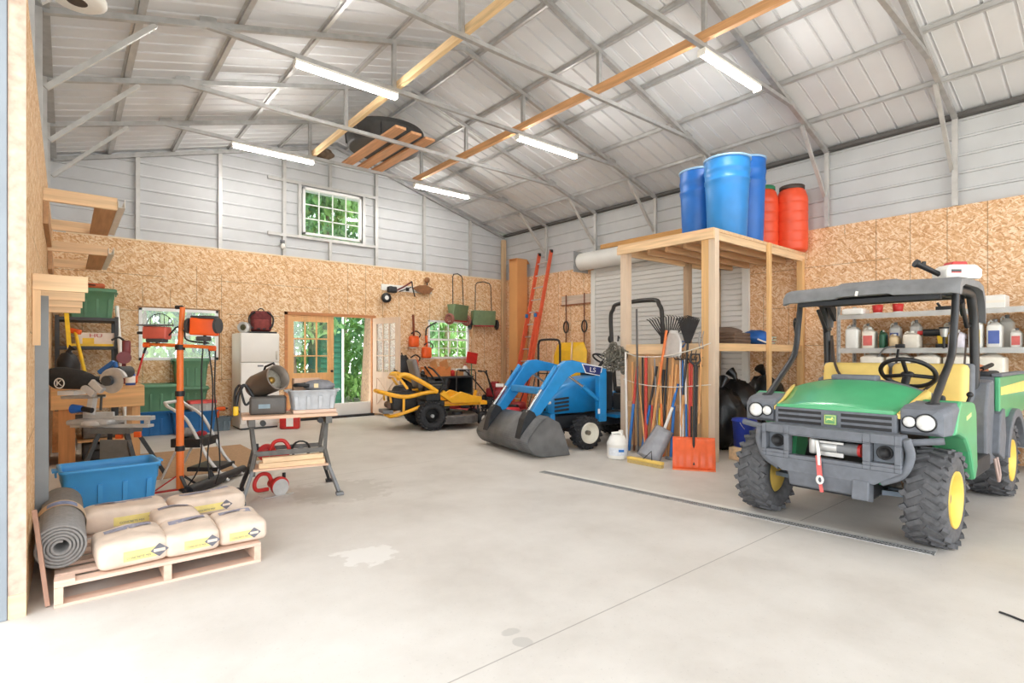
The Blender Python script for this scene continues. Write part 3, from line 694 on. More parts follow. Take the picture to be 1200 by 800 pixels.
# dark resin shelving rack in the corner ----------------------------------
t = thing('shelving_rack', 'dark grey shelving rack in the far left corner holding a green tote', 'shelf', (0.24, 10.62, 0))
for x in (-.34, .36):
    for y in (-.36, .38):
        mb = MB().bb(x - .025, y - .004, 0, x + .025, y, 1.93).bb(x - .025, y - .004, 0, x - .021, y + .04, 1.93)
        mb.build('upright', dgr, t)
for z in (0.35, 0.95, 1.43, 1.86):
    MB().bb(-.36, -.365, z, .38, .385, z + .05).build('shelf_tray', dgr, t, bevel=0.006)
tote('sage green tote on top of the dark corner rack', (0.30, 10.62, 1.912), 0.58, 0.46, 0.42, 0, green, green)
t = thing('orange_tool_case', 'flat orange case lying on the green tote in the corner', 'case', (0.30, 10.6, 2.37)); MB().rbox((0, 0, .045), (.34, .2, .08), .03).build('shell', M('burnt_orange_case', (196, 92, 44), .5), t); MB().tube([(-.05, -.1, .05), (-.05, -.13, .05), (.05, -.13, .05), (.05, -.1, .05)], .008).build('handle', blk, t)
t = thing('parts_box', 'white product box with red letters on the dark corner rack', 'box', (0.33, 10.44, 1.482)); MB().bb(-.22, -.14, 0, .26, .14, .2).build('carton', M('white_red_carton', (236, 220, 204), .6, 0, .05), t, bevel=.003)
MB().bb(-.14, -.142, .02, .0, -.1405, .12).build('yellow_panel', yel, t); text('HU', .075, (.02, -.142, .155), (PI / 2, 0, 0), red, t, sx=1.5)
tag(MB().bb(0.02, 10.27, 1.4805, 0.56, 10.29, 1.515).build('spirit_level', yel), 'yellow level lying along the front edge of the rack shelf', 'level')
t = thing('splitting_maul', 'yellow handled maul with orange head leaning on the corner rack', 'maul', (0, 0, 0)); a, b = V((.22, 9.2, .992)), AD(88, 388, 7.75)
MB().tube([a, b], .022).build('handle', yel, t); MB().rbox(b, (.16, .07, .07), .02, rot=(0, .2, -CT)).build('head', orange, t); MB().cyl(a - V((0, 0, .04)), a, .05, .03).build('rubber_foot', blk, t)
t = thing('level_bar', 'slim yellow and white bar propped upright in the corner', 'level', (0, 0, 0)); a, b = V((.07, 9.3, .952)), AD(77, 358, 7.6)
MB().beam(a, a.lerp(b, .45), .05, .02).build('white_end', white, t); MB().beam(a.lerp(b, .451), b, .05, .02).build('yellow_end', yel, t)
t = thing('pvc_pipe', 'white plastic pipe leaning in front of the corner beside the window', 'pipe', (0, 0, 0)); a, b = F(149, 526) + V((0, 0, .035)), AD(137, 359, 8.5); MB().tube([a, b], .028, 12).build('pipe_wall', white, t)
MB().cyl(a + (a - b).normalized() * .001, a - (b - a).normalized() * .03, .031, seg=12).build('coupling', white, t)
# plywood workbench -------------------------------------------------------
t = thing('workbench', 'plywood workbench in the corner behind the mitre saw', 'workbench', (0.33, 9.0, 0)); BT = 0.95
MB().bb(-.47, -.42, BT - .03, .47, .42, BT).build('bench_top', ply, t, bevel=.003)
MB().bb(-.47, -.425, BT - .27, .47, -.385, BT - .031).build('apron', wood('apron_pine', (226, 178, 122), 'x'), t, bevel=.003); MB().bb(.43, -.384, BT - .27, .47, .42, BT - .031).build('apron', ply, t)
MB().bb(-.40, -.40, 0, -.24, -.38, BT - .271).bb(-.40, -.379, 0, -.38, .38, BT - .271).build('side_panel', wood('brown_ply_panel', (198, 138, 84), 'z'), t)
for x, y in ((.38, -.38), (.38, .38), (-.34, .40)): MB().bb(x - .045, y - .02, 0, x + .045, y + .02, BT - .272).build('leg', ply, t)
MB().bb(-.22, -.36, .25, .33, .40, .27).build('lower_shelf', ply, t)
for k, (px, d_, lb) in enumerate(((64, 8.0, 'tall brown board leaning behind the grey post at the left wall'), (72, 7.6, 'narrow plank leaning beside the workbench side panel'))):
    a = AD(px + 2, 545, d_ * .93); a.z = 0.001; b = AD(px - 2 + k * 3, 462, d_); b.x = max(b.x, XL + .06); a.x = max(a.x, XL + .05)
    tag(MB().beam(a, b, .09 - .03 * k, .02, (0, 1, 0)).build('leaning_board', wood('brown_ply_panel', (198, 138, 84), 'z')), lb, 'board')
def bottle(name, label, c, r, h, mat, cap, cat='bottle', group=None, labm=None):
    t = thing(name, label, cat, c, 0, group)
    MB().lathe([(0, 0), (r, 0), (r, h * .68), (r * .85, h * .78), (r * .38, h * .86), (r * .36, h * .93), (0, h * .93)], seg=18).build('body', mat, t)
    MB().cyl((0, 0, h * .91), (0, 0, h), r * .44, seg=14).build('cap', cap, t)
    if labm: MB().lathe([(r * 1.01, h * .15), (r * 1.015, h * .6)], seg=18).build('label_band', labm, t)
    return t
q = AD(70, 437, 7.1); bottle('spray_bottle', 'white bottle with blue cap standing behind the black dust bag', (max(q.x, -.1), q.y + 1.6, BT + .001) if False else (-.02, 8.72, BT + .001), .045, .24, white, dblue, labm=M('grey_label', (200, 200, 190), .6))
bottle('squeeze_bottle', 'small red and white bottle on the workbench', (.13, 8.7, BT + .001), .035, .17, white, white, labm=red)
bottle('blue_can', 'blue and white can at the right end of the workbench', (.66, 8.74, BT + .001), .055, .2, M('blue_can_paint', (48, 96, 190), .4), white, 'can', labm=white)
t = thing('bin_bag', 'black bundle stuffed beside the workbench bottles', 'bag', (.02, 9.15, BT + .001)); MB().ball((0, 0, .22), (.13, .12, .22), 18, 12, .09).build('film', blk, t); MB().tube([(0, 0, .42), (.02, 0, .47), (.05, 0, .5)], [.03, .025, .05], 8).build('knot', blk, t)
# bench vise / red drill press style tool by the window
t = thing('engine_hoist', 'maroon hand winch tool standing on the bench end below the window', 'winch', (0.62, 9.2, BT + .001))
MB().rbox((0, 0, .02), (.22, .16, .04), .02).build('base', maroon, t); MB().cyl((0, 0, .04), (0, 0, .36), .025).build('column', maroon, t)
MB().cyl((0, -.06, .36), (0, .06, .36), .085).build('drum', M('maroon_enamel', (128, 56, 60), .4), t); MB().rbox((.03, 0, .5), (.10, .09, .2), .03).build('motor', M('maroon_enamel', (128, 56, 60), .4), t)
MB().tube(smooth_path([(0, 0, .6), (-.06, -.03, .64), (-.14, -.04, .6)], 4), .014).build('lever', blk, t)
t = thing('bench_clamp', 'orange clamp bar standing beside the maroon winch', 'clamp', (0, 0, 0)); a = V((.74, 9.1, BT + .001)); b = a + V((.10, 0, .42)); MB().tube([a, b], .013).build('bar', red, t); MB().tube([b, b + V((.03, 0, .1))], .016).build('grip', blk, t); MB().rbox(a + V((0, 0, .06)), (.06, .05, .1), .01).build('jaw', orange, t)
# mitre saw on its stand ----------------------------------------------------
o, L = LF(131, 497, 5.9); fl = o.z
t = thing('saw_stand', 'folding saw stand with black legs and silver rails under the mitre saw', 'stand', (o.x, o.y, 0), RZ); H = fl
for x0, x1, y0, y1, nm in ((-.08, -.20, -.08, -.22, 0), (-.08, -.20, .08, .22, 0), (.22, .44, -.08, -.2, 0), (.22, .44, .08, .22, 0)):
    MB().beam((x0, y0, H - .09), (x1, y1, 0.012), .045, .04).build('leg', dgr, t, bevel=.004)
MB().bb(-.16, -.10, H - .09, .27, .10, H - .03).build('centre_plate', M('grey_stand_steel', (118, 122, 124), .45, .3), t, bevel=.005)
MB().bb(-.04, -.125, H - .36, .3, -.11, H - .15).build('cross_plate', M('grey_stand_steel', (118, 122, 124), .45, .3), t, bevel=.005)
MB().bb(-.42, -.05, H - .03, .43, .05, H).build('rail', silver, t, bevel=.004)
MB().bb(.10, -.09, H - .145, .17, -.06, H - .10).build('latch', orange, t, bevel=.004); MB().bb(.30, -.09, H - .13, .37, -.06, H - .07).build('latch', orange, t, bevel=.004)
MB().bb(.02, -.02, H + .045, .44, .06, H + .09).build('work_support', silver, t, bevel=.004); MB().bb(.36, -.01, H + .001, .40, .03, H + .044).build('support_arm', silver, t)
t = thing('mitre_saw', 'silver sliding mitre saw with black dust bag and blue knob', 'saw', (o.x, o.y, fl + .001), RZ)
def W(px, py, dy=0): return L(px, py, dy)
MB().lathe([(0, 0), (.17, 0), (.17, .035), (.15, .05), (0, .05)], (-.13, 0, 0), seg=32).build('turntable', silver, t)
MB().rbox((-.17, 0, .03), (.46, .28, .055), .03).build('base_casting', M('cast_grey', (184, 184, 182), .45, .15), t)
MB().bb(-.36, .05, .055, -.02, .075, .13).build('fence', silver, t, bevel=.004)
MB().cyl(W(85, 479), W(97, 479), .052, .035, 16).build('mitre_knob', M('blue_knob', (34, 100, 190), .4), t); MB().cyl(W(97, 479), W(108, 481), .03, .03, 12).build('knob_neck', blk, t)
MB().beam(W(104, 486, .02), W(104, 466, .06), .06, .07).build('slide_column', silver, t, bevel=.006)
for dy in (.03, .11): MB().cyl(W(70, 466, dy), W(114, 465, dy), .018).build('slide_rail', chrome, t)
MB().bb(*W(69, 463, -.02), *W(88, 458, .15)).build('rail_cap', white, t)
c = W(131, 447, 0)
MB().lathe([(.02, -.006), (.128, -.002), (.128, .002), (.02, .006)], c, (0, 1, 0), 40, False).build('blade', chrome, t)
mb = MB(); A0, A1 = math.radians(20), math.radians(215); ring = [(c.x + .15 * math.cos(a), c.z + .15 * math.sin(a)) for a in [A0 + (A1 - A0) * i / 20 for i in range(21)]] + [(c.x + .06 * math.cos(a), c.z + .06 * math.sin(a)) for a in [A1 + (A0 - A1) * i / 12 for i in range(13)]]
mb.prism(ring, .012, .05); mb.build('blade_guard', silver, t, bevel=.004)
mb = MB(); mb.cyl((c.x - .02, -.06, c.z + .01), (c.x - .02, -.012, c.z + .01), .055); mb.build('arbor_cover', dgr, t)
MB().cyl((c.x + .02, .06, c.z + .10), (c.x + .02, .24, c.z + .10), .065).build('motor', dgr, t)
MB().beam(W(113, 437, .04), W(131, 424, .04), .05, .05).beam(W(131, 424, .04), W(133, 431, .04), .04, .04).build('top_handle', M('blue_handle', (44, 104, 172), .4), t, bevel=.012)
mb = MB(); P = [W(119, 452, .02), W(102, 447, .02), W(84, 444, .02), W(66, 443, .02), W(57, 446, .02)]
mb.tube(smooth_path(P, 4), [.035, .05, .06, .072, .085, .095, .105, .11, .115, .118, .12, .12, .12, .118, .11, .08, .02][:17], 16); mb.build('dust_bag', M('black_bag_cloth', (44, 44, 44), .9, 0, .2, 30), t)
e0 = W(78.3, 448.5, -.098); MB().lathe([(.058, 0), (.058, .003), (.046, .003), (.046, 0)], e0, (0, -1, 0), 32).build('emblem_ring', white, t); text('K', .085, e0 + V((0, -.004, 0)), (PI / 2, 0, 0), white, t, 'emblem_letter', sx=1.2)
for a_, b_ in (((100, 452), (113, 462)), ((109, 447), (122, 458))): MB().beam(W(*a_, -.02), W(*b_, -.02), .06, .075).build('sliding_housing', silver, t, bevel=.008)
MB().cyl(W(122, 480, -.05), W(123, 463, -.05), .012).build('clamp_screw', dgr, t); MB().cyl(W(119, 463, -.05), W(127, 463, -.05), .012).build('clamp_handle', dgr, t)
tag(MB().rbox((0.2, 8.35, .12), (.32, .3, .24), .04).rbox((.42, 8.5, .1), (.2, .22, .2), .03).build('tool_case', dgr), 'dark tool cases piled under the workbench front', 'case') if False else None
t = thing('tool_case', 'dark grey tool case on the floor under the workbench', 'case', (.36, 8.95, 0.001)); MB().rbox((0, 0, .11), (.4, .5, .22), .04).build('shell', dgr, t); MB().tube([(-.08, -.26, .13), (-.08, -.3, .14), (.08, -.3, .14), (.08, -.26, .13)], .012).build('handle', blk, t)
t = thing('tool_case', 'scuffed grey case on the lower shelf of the workbench', 'case', (.38, 8.98, .271)); MB().rbox((0, 0, .1), (.44, .42, .19), .03).build('shell', M('scuffed_case', (112, 108, 104), .7, 0, .3, 10), t); MB().bb(-.03, -.22, .12, .03, -.21, .16).build('latch', blk, t)
# tripod work light ------------------------------------------------------------
o, L = LF(211, 577, 5.25); o.z = 0
t = thing('tripod_work_light', 'orange tripod work light with two lamp heads and hanging cable', 'work light', o, RZ)
lo = M('orange_tube', (240, 122, 52), .45, 0, .06, 6)
MB().cyl((0, 0, .06), L(211, 470), .034, seg=16).build('lower_pole', lo, t); MB().cyl(L(211, 471), L(211, 405), .030, seg=16).build('middle_pole', lo, t); MB().cyl(L(211, 405), L(214, 358), .024, seg=14).build('upper_pole', lo, t)
for y in (522, 458, 404): MB().cyl(L(211, y + 4), L(211, y - 2), .043, seg=16).build('pole_clamp', blk, t)
MB().cyl(L(206, 358), L(214, 358), .018).build('top_cap', blk, t)
for a in (math.radians(200), math.radians(80), math.radians(-40)):
    mb = MB(); e = V((math.cos(a) * .42, math.sin(a) * .42, .015)); mb.beam((0, 0, .20), (e.x * .5, e.y * .5, .05), .03, .012).beam((0, 0, .05), e, .035, .015); mb.build('leg', red if a > 3 else blk, t)
MB().cyl(L(170, 401), L(250, 405), .017).build('crossbar', lo, t)
for px in (172, 249): MB().cyl(L(px - 3, 402 + (px - 172) / 19), L(px + 3, 402 + (px - 172) / 19), .026).build('bar_knob', orange, t)
def lamp_head(cx, cy, w, h, m, back, tilt):
    mb = MB(); c_ = L(cx, cy, 0); k = 5.25 / CF; mb.rbox((0, 0, 0), (w * k, .10, h * k), .02); mb.tf(Matrix.Translation(c_) @ Euler((0, tilt, back)).to_matrix().to_4x4())
    hd = mb.build('lamp_head', m, t)
    mb = MB()
    for i in range(7):
        x = c_.x + (-.42 + .14 * i) * w * k; mb.cyl((x, .062, c_.z - h * k * .42), (x, .062, c_.z + h * k * .42), .003, seg=6)
    for i in range(4):
        z = c_.z + (-.4 + .27 * i) * h * k; mb.cyl((c_.x - w * k * .44, .063, z), (c_.x + w * k * .44, .063, z), .003, seg=6)
    mb.build('wire_guard', blk, hd); MB().bb(c_.x - w * k * .42, .051, c_.z - h * k * .4, c_.x + w * k * .42, .055, c_.z + h * k * .4).build('lens', white, hd)
    MB().cyl(c_ + V((0, 0, -h * k * .5)), L(cx, 402), .013).build('yoke', blk, hd)
    MB().cyl(c_ + V((-w * k * .5, 0, 0)), c_ + V((-w * k * .5 - .07, 0, 0)), .014).build('tilt_knob', blk, hd)
    return hd, c_
h1, c1 = lamp_head(184, 388, 28, 15, M('faded_red_lamp', (206, 96, 80), .5, 0, .12, 8), .0, 0.03)
mb = MB(); mb.tube(arc_pts(c1 + V((0, .04, .06)), .13, 0, PI, 12), .004, 6)
for i in (-2, -1, 0, 1, 2): mb.tube([c1 + V((i * .045, .04, .06)), c1 + V((i * .045, .04, .06 + math.sqrt(.13 ** 2 - (i * .045) ** 2)))], .003, 6)
mb.build('carry_guard', blk, h1); MB().rbox(c1 + V((.02, -.03, -.075)), (.17, .09, .035), .012).build('junction_box', dgr, h1)
MB().bb(c1.x - .16, -.06, c1.z + .068, c1.x + .13, .06, c1.z + .082).build('hood', grey, h1)
h2, c2 = lamp_head(240, 381, 30, 20, M('bright_orange_lamp', (246, 96, 34), .4, 0, .08, 8), .25, 0.05)
MB().rbox(c2 + V((0, 0, .092)), (.22, .12, .03), .012).build('hood', dgr, h2); MB().rbox(c2 + V((0, -.02, -.115)), (.11, .09, .045), .015).build('junction_box', dgr, h2)
for sx in (-1, 1): MB().cyl(c2 + V((sx * .125, -.02, .01)), c2 + V((sx * .15, -.02, .01)), .075, seg=18).build('end_cap', dgr, h2)
MB().tube(smooth_path([L(198, 391), L(208, 381), L(216, 386), L(217, 394), L(225, 398), L(245, 400)], 5), .008, 8).build('supply_cable', blk, t)
for k, pts in enumerate((((238, 404), (236, 440), (237, 500), (233, 545), (217, 572)), ((243, 404), (248, 450), (246, 500), (242, 530), (244, 560)), ((250, 406), (249, 460), (253, 505), (255, 545), (250, 566)))):
    MB().tube(smooth_path([L(x, y, .02 * k) for x, y in pts], 6), .007, 6).build('hanging_cable', blk, t)
# step stool ---------------------------------------------------------------------
o, L = LF(230, 577, 5.75); o.z = 0
L_ = L
def S(px, py, dy=0): v = L_(px, py, dy); v.z += 0.0; return v
k0 = F(230, 577); off = AD(230, 577, 5.75).z
t = thing('step_stool', 'white aluminium folding step stool with black treads behind the work light', 'step stool', (o.x, o.y, 0), RZ)
def SZ(px, py, dy=0): v = L_(px, py, dy); v.z = max(.012, v.z + off); return v
for dy in (0.0, .30):
    MB().tube(smooth_path([SZ(196, 476, dy), SZ(214, 487, dy), SZ(224, 500, dy), SZ(246, 540, dy), SZ(268, 579, dy)], 5), .017, 10).build('front_leg', alu, t)
    MB().tube([SZ(209, 520, dy + .02), SZ(187, 583, dy + .02)], .013, 8).build('rear_leg', alu, t)
MB().tube([SZ(196, 476, 0), SZ(193, 472, .0), SZ(193, 472, .30), SZ(196, 476, .30)], .017, 10).build('handle_bar', alu, t)
MB().bb(*SZ(201, 524, -.02), *SZ(236, 514, .34)).build('upper_tread', blk, t, bevel=.006); MB().bb(*SZ(220, 552, -.02), *SZ(256, 547, .34)).build('lower_tread', blk, t, bevel=.006)
t = thing('work_gloves', 'crumpled grey gloves and red cloth lying on the upper stool tread', 'gloves', SZ(218, 513.5, .1) @ Matrix.Identity(3) if False else V((o.x, o.y, 0)) + Matrix.Rotation(RZ, 3, 'Z') @ (SZ(217, 513.4, .12)), RZ)
MB().ball((-.06, 0, .045), (.10, .08, .05), 14, 8, .12).build('grey_glove', M('grey_cloth', (140, 138, 136), .9, 0, .2, 20), t); MB().ball((.09, .02, .03), (.06, .06, .03), 12, 7, .1).build('red_cloth', M('dark_red_cloth', (150, 36, 44), .85), t)
# things lying on the floor ---------------------------------------------------------
A = [F(163, 534), F(283, 521), F(296, 530), F(176, 566)]
c0 = (A[0] + A[2]) / 2
tag(MB().bb(0.72, 6.95, 0.0005, 2.02, 8.85, 0.006).build('floor_mat', M('tan_floor_mat', (176, 142, 108), .9, 0, .12, 30)), 'flat tan mat spread on the concrete behind the step stool', 'mat')
t = thing('blower_tube', 'black plastic blower tube lying on the floor by the workbench leg', 'tube', (0, 0, 0)); a, b = F(220, 576, .055), F(285, 549, .055)
MB().tube([a, a.lerp(b, .5)], .052, 16).build('wide_tube', blk, t); MB().tube([a.lerp(b, .501), b], .043, 16).build('narrow_tube', blk, t); m_ = a.lerp(b, .42); MB().tube([m_, m_ + V((-.03, .02, .11))], [.035, .018], 10).build('joint_tab', blk, t)
t = thing('orange_wedge', 'orange plastic wedge lying on the floor right of the concrete bags', 'wedge', F(265, 585), -0.75); MB().prism([(-.12, 0), (.12, 0), (.12, .008), (-.02, .035), (-.12, .04)], -.025, .025).build('blade', orange, t, bevel=.004); MB().rbox((-.15, 0, .02), (.06, .04, .035), .012).build('heel', orange, t)
# white fridge ------------------------------------------------------------------------
t = thing('fridge', 'white top-freezer fridge against the back wall left of the door', 'fridge', (2.72, 10.78, 0)); FW, FD, FH = .66, .66, 1.74
MB().bb(-FW / 2, -FD / 2 + .06, .03, FW / 2, FD / 2, FH).build('cabinet', offw, t, bevel=.006)
for z0, z1, nm in ((.10, 1.20, 'fridge_door'), (1.215, FH - .002, 'freezer_door')):
    d_ = MB().rbox((0, -FD / 2 + .025, (z0 + z1) / 2), (FW, .066, z1 - z0), .02).build(nm, offw, t)
    zc = z1 - .22 if nm == 'fridge_door' else z0 + .12
    MB().rbox((FW / 2 - .05, -FD / 2 - .024, zc), (.03, .03, .24 if nm == 'fridge_door' else .16), .01).build('handle', M('cream_handle', (214, 208, 196), .4), d_)
MB().bb(-FW / 2 + .02, -FD / 2 + .04, 0, FW / 2 - .02, FD / 2 - .02, .03).build('plinth', dgr, t)
MB().bb(-.05, -FD / 2 - .0095, 1.13, .05, -FD / 2 - .007, 1.16).build('badge', grey, t)
t = thing('backpack', 'maroon canvas backpack with black straps on top of the fridge', 'backpack', (2.80, 10.72, 1.775), -.2)
MB().rbox((0, 0, .19), (.36, .22, .38), .07, 4).build('bag_body', maroon, t); MB().rbox((0, -.13, .12), (.26, .07, .2), .03).build('front_pocket', M('maroon_pocket', (134, 60, 56), .8, 0, .2, 18), t)
for s in (-1, 1): MB().tube(smooth_path([(s * .1, -.115, .36), (s * .2, -.09, .26), (s * .17, -.115, .08), (s * .02, -.17, .04)], 5), .016, 8).build('strap', blk, t)
MB().tube(arc_pts((0, 0, .38), .05, 0, PI, 8), .01, 8).build('top_loop', blk, t)
tag(MB().bb(2.58, 10.55, 1.7405, 3.04, 10.92, 1.774).build('black_tray', blk, bevel=.008), 'flat black tray on the fridge under the maroon backpack', 'tray')
t = thing('duct_roll', 'roll of silver duct standing on the fridge corner', 'duct', (2.49, 10.62, 1.741), -CT)
MB().lathe([(.055, -.05), (.10, -.05), (.10, .05), (.055, .05), (.055, -.05)], (0, 0, .10), (0, 1, 0), 28).build('roll', alu, t); MB().lathe([(.02, -.04), (.054, -.04), (.054, .04), (.02, .04)], (0, 0, .1), (0, 1, 0), 20).build('core', M('moss_core', (110, 110, 84), .8, 0, .3, 30), t)
p = F(340, 502)
t = thing('fuel_can', 'red fuel can with yellow spout on the floor beyond the folding bench', 'fuel can', (p.x, p.y, 0), RZ + .2)
MB().rbox((0, 0, .14), (.34, .18, .28), .04).build('can_body', red, t); MB().bb(-.05, -.093, .05, .07, -.09, .22).build('warning_label', white, t); MB().cyl((.14, 0, .25), (.27, 0, .3), .035, .02).build('spout', yel, t); MB().tube([(-.12, 0, .28), (-.10, 0, .33), (.08, 0, .33), (.1, 0, .28)], .017).build('handle', red, t)
# folding workbench with its load --------------------------------------------------------
ang = math.atan2(F(392, 581).y - F(291, 593).y, F(392, 581).x - F(291, 593).x); p = (F(392, 581) + F(291, 593)) / 2
dv = V((-math.sin(ang), math.cos(ang), 0)); t = thing('folding_workbench', 'grey folding clamp workbench in front of the fridge', 'workbench', p + dv * .33, ang); HB = .79
wm = M('worn_grey_steel', (106, 104, 100), .6, .3, .2, 14); wmtop = wood('pinkish_jaw_board', (222, 186, 158), 'x', .1)
for y0 in (-.13, .10): MB().bb(-.42, y0 - .105, HB - .03, .42, y0 + .105, HB).build('jaw_board', wmtop, t, bevel=.003)
for s in (-1, 1):
    MB().bb(s * .34 - .03, -.22, HB - .10, s * .34 + .03, .22, HB - .031).build('jaw_rail', wm, t, bevel=.004)
    for q in (-1, 1):
        MB().beam((s * .34, q * .07, HB - .09), (s * .31, q * .15, HB - .36), .035, .025).beam((s * .31, q * .15, HB - .36), (s * .345, q * .21, .26), .035, .025).build('upper_leg', wm, t, bevel=.003)
        mb = MB(); mb.beam((s * .335, q * .205, .28), (s * .42, q * .30, .03), .07, .03, (s * 1, 0, 0)); mb.box((s * .425, q * .305, .016), (.07, .07, .03)); mb.build('lower_leg', grey if q < 0 else blk, t, bevel=.006)
    MB().bb(s * .33 - .02, -.22, .235, s * .33 + .02, .22, .285).build('step_bracket', wm, t)
MB().beam((-.31, -.15, HB - .36), (.31, -.15, HB - .36), .02, .045).build('crossbar', wm, t); MB().beam((-.31, .15, HB - .36), (.31, .15, HB - .36), .02, .04).build('crossbar', wm, t)
MB().bb(-.33, -.25, .285, .33, -.05, .303).build('step_board', wmtop, t)
MB().cyl((-.25, -.24, HB - .06), (-.25, -.30, HB - .06), .025).build('clamp_handle', blk, t); MB().cyl((.25, -.24, HB - .06), (.25, -.30, HB - .06), .025).build('clamp_handle', blk, t)
tm = t.matrix_basis.copy(); Tb = Matrix.Translation(t.location) @ Matrix.Rotation(ang, 4, 'Z')
def on(x, y, z): return Tb @ V((x, y, z))
G2 = 'pale timber offcuts on the folding workbench step'
for k, (x, y, z, l, lb) in enumerate(((.01, -.20, .304, .58, 'lower pale offcut at the front of the folding bench step'), (.03, -.13, .304, .6, 'pale offcut lying behind the front one on the bench step'), (.02, -.18, .352, .54, 'top pale offcut of the little stack on the bench step'))):
    c = on(x, y, z); tag(MB().bb(-l / 2, -.028, 0, l / 2, .028, .046).tf(Matrix.Translation(c) @ Matrix.Rotation(ang + .03 * (k - 1), 4, 'Z')).build('timber_offcut', pine_x, bevel=.002), lb, 'offcut', G2)
def circ_saw(label, c, rz):
    t = thing('circular_saw', label, 'saw', c, rz); MB().bb(-.14, -.07, 0, .14, .08, .006).build('shoe', chrome, t)
    MB().lathe([(.01, -.02), (.085, -.02), (.085, .02), (.01, .02)], (.02, -.03, .09), (0, 1, 0), 28, False).build('blade_guard', red, t); MB().cyl((.02, .0, .09), (.02, .13, .09), .045).build('motor', red, t)
    MB().tube(smooth_path([(-.02, .04, .12), (-.06, .04, .20), (-.14, .04, .21), (-.19, .04, .14), (-.17, .04, .07), (-.06, .04, .06)], 5), .019, 10).build('handle', red, t); MB().cyl((.1, .04, .13), (.1, .04, .19), .016).build('front_knob', blk, t)
    MB().lathe([(.0, -.002), (.08, -.002), (.08, .002), (.0, .002)], (.02, -.052, .075), (0, 1, 0), 28, False).build('blade', chrome, t)
    return t
c = on(-.22, .12, .302); tag(MB().bb(-.33, -.06, .286 + 0, .33, .24, .301).tf(Tb).build('loose_board', pinkb), 'plain board laid across the rear of the folding bench step', 'board')
circ_saw('red circular saw on the step of the folding workbench', on(-.18, .10, .302), ang + PI - .2)
circ_saw('red circular saw on the floor under the folding workbench', on(-.12, -.02, 0.001), ang + .4)
t = thing('cable_coil', 'coil of black cable on the folding bench step beside the red saw', 'cable', on(.12, .1, .302), ang)
mb = MB(); pts = []
for i in range(90): a = i * .42; pts.append((.085 * math.cos(a) * (1 + .08 * math.sin(i)), .03 + .012 * math.sin(i * 1.3), .095 + .085 * math.sin(a)))
mb.tube(pts, .007, 6); mb.build('coiled_cable', blk, t); MB().cyl((.0, .02, .095), (0, .05, .095), .03).build('plug', grey, t)
# torpedo heater
t = thing('torpedo_heater', 'grey drum-shaped forced air heater on the folding bench', 'heater', on(-.19, -.02, HB + .001), ang - .1)
hg = M('heater_grey', (92, 88, 84), .5, .1, .15, 10); MB().rbox((0.0, 0, .085), (.32, .22, .17), .03).build('tank_base', hg, t)
ax = V((.62, -.72, .30)).normalized(); c0 = V((-.10, .09, .26))
MB().lathe([(.10, -.05), (.115, 0), (.118, .30), (.124, .30), (.124, .312), (.112, .312), (.112, .20)], c0, ax, 32).build('heat_drum', M('drum_taupe', (128, 118, 108), .45, .3, .1, 8), t)
MB().lathe([(0, .195), (.111, .195), (.111, .2), (.0, .2)], c0, ax, 28).build('burner_plate', M('burner_plate', (196, 190, 176), .5, .3, .2, 40), t)
MB().lathe([(0, .2), (.035, .2), (.03, .225), (0, .228)], c0, ax, 16).build('burner_nozzle', M('brass', (176, 140, 70), .4, .7), t); MB().lathe([(0, -.06), (.09, -.055), (.10, -.05)], c0, ax, 24).build('rear_grille', blk, t)
e = c0 + ax * .18 + V((0, 0, .12)); MB().tube([e + ax * -.08, e + ax * -.06 + V((0, 0, .035)), e + ax * .06 + V((0, 0, .035)), e + ax * .08], .011, 8).build('carry_handle', blk, t)
MB().bb(-.08, -.112, .06, .02, -.1105, .10).build('maker_plate', M('plate_blue', (130, 150, 160), .5), t)
mb = MB(); mb.tube(smooth_path([(-.12, -.06, .16), (-.20, -.05, .28), (-.25, -.06, .2), (-.27, -.08, .08), (-.25, -.10, .03)], 6), .016, 10); mb.tube(smooth_path([(-.14, -.08, .14), (-.19, -.09, .1), (-.22, -.10, .2), (-.24, -.06, .28), (-.28, -.05, .22), (-.285, -.07, .06)], 6), .011, 8); mb.build('hose', blk, t)
MB().rbox((-.27, -.1, .045), (.045, .05, .085), .012).build('yellow_plug', yel, t)
# translucent bin, box and cloth on the bench
tag(MB().bb(.02, -.16, HB + .001, .42, .16, HB + .032).tf(Tb).build('loose_board', pinkb, bevel=.002), 'pinkish board on the folding bench under the translucent bin', 'board')
tb = tote('translucent grey bin full of tools on the folding workbench', on(.215, .0, HB + .033), .44, .30, .19, ang, M('translucent_bin', (190, 194, 198), .3, 0, .12, 14), openm=True)
t = thing('cardboard_box', 'small open cardboard box standing in the translucent bin', 'box', on(.17, .08, HB + .06), ang + .1); MB().bb(-.13, -.05, 0, .12, .05, .27).build('carton', M('pink_carton', (214, 176, 148), .8), t); MB().beam((.121, 0, .25), (.19, -.02, .17), .09, .004).build('flap', card, t)
t = thing('power_tool_bag', 'slumped grey tool bag with black strap on the translucent bin', 'bag', on(.27, -.05, HB + .215), ang); MB().ball((0, 0, .045), (.15, .10, .06), 18, 10, .08).build('bag_body', M('worn_grey_cloth', (128, 128, 132), .9, 0, .25, 16), t); MB().tube(smooth_path([(-.1, -.07, .05), (-.2, -.06, .06), (-.22, .02, .05), (-.12, .05, .06)], 5), .018, 8).build('strap', blk, t); MB().bb(-.06, -.105, .03, -.02, -.095, .07).build('paper_tag', M('cream_tag', (226, 206, 160), .7), t)
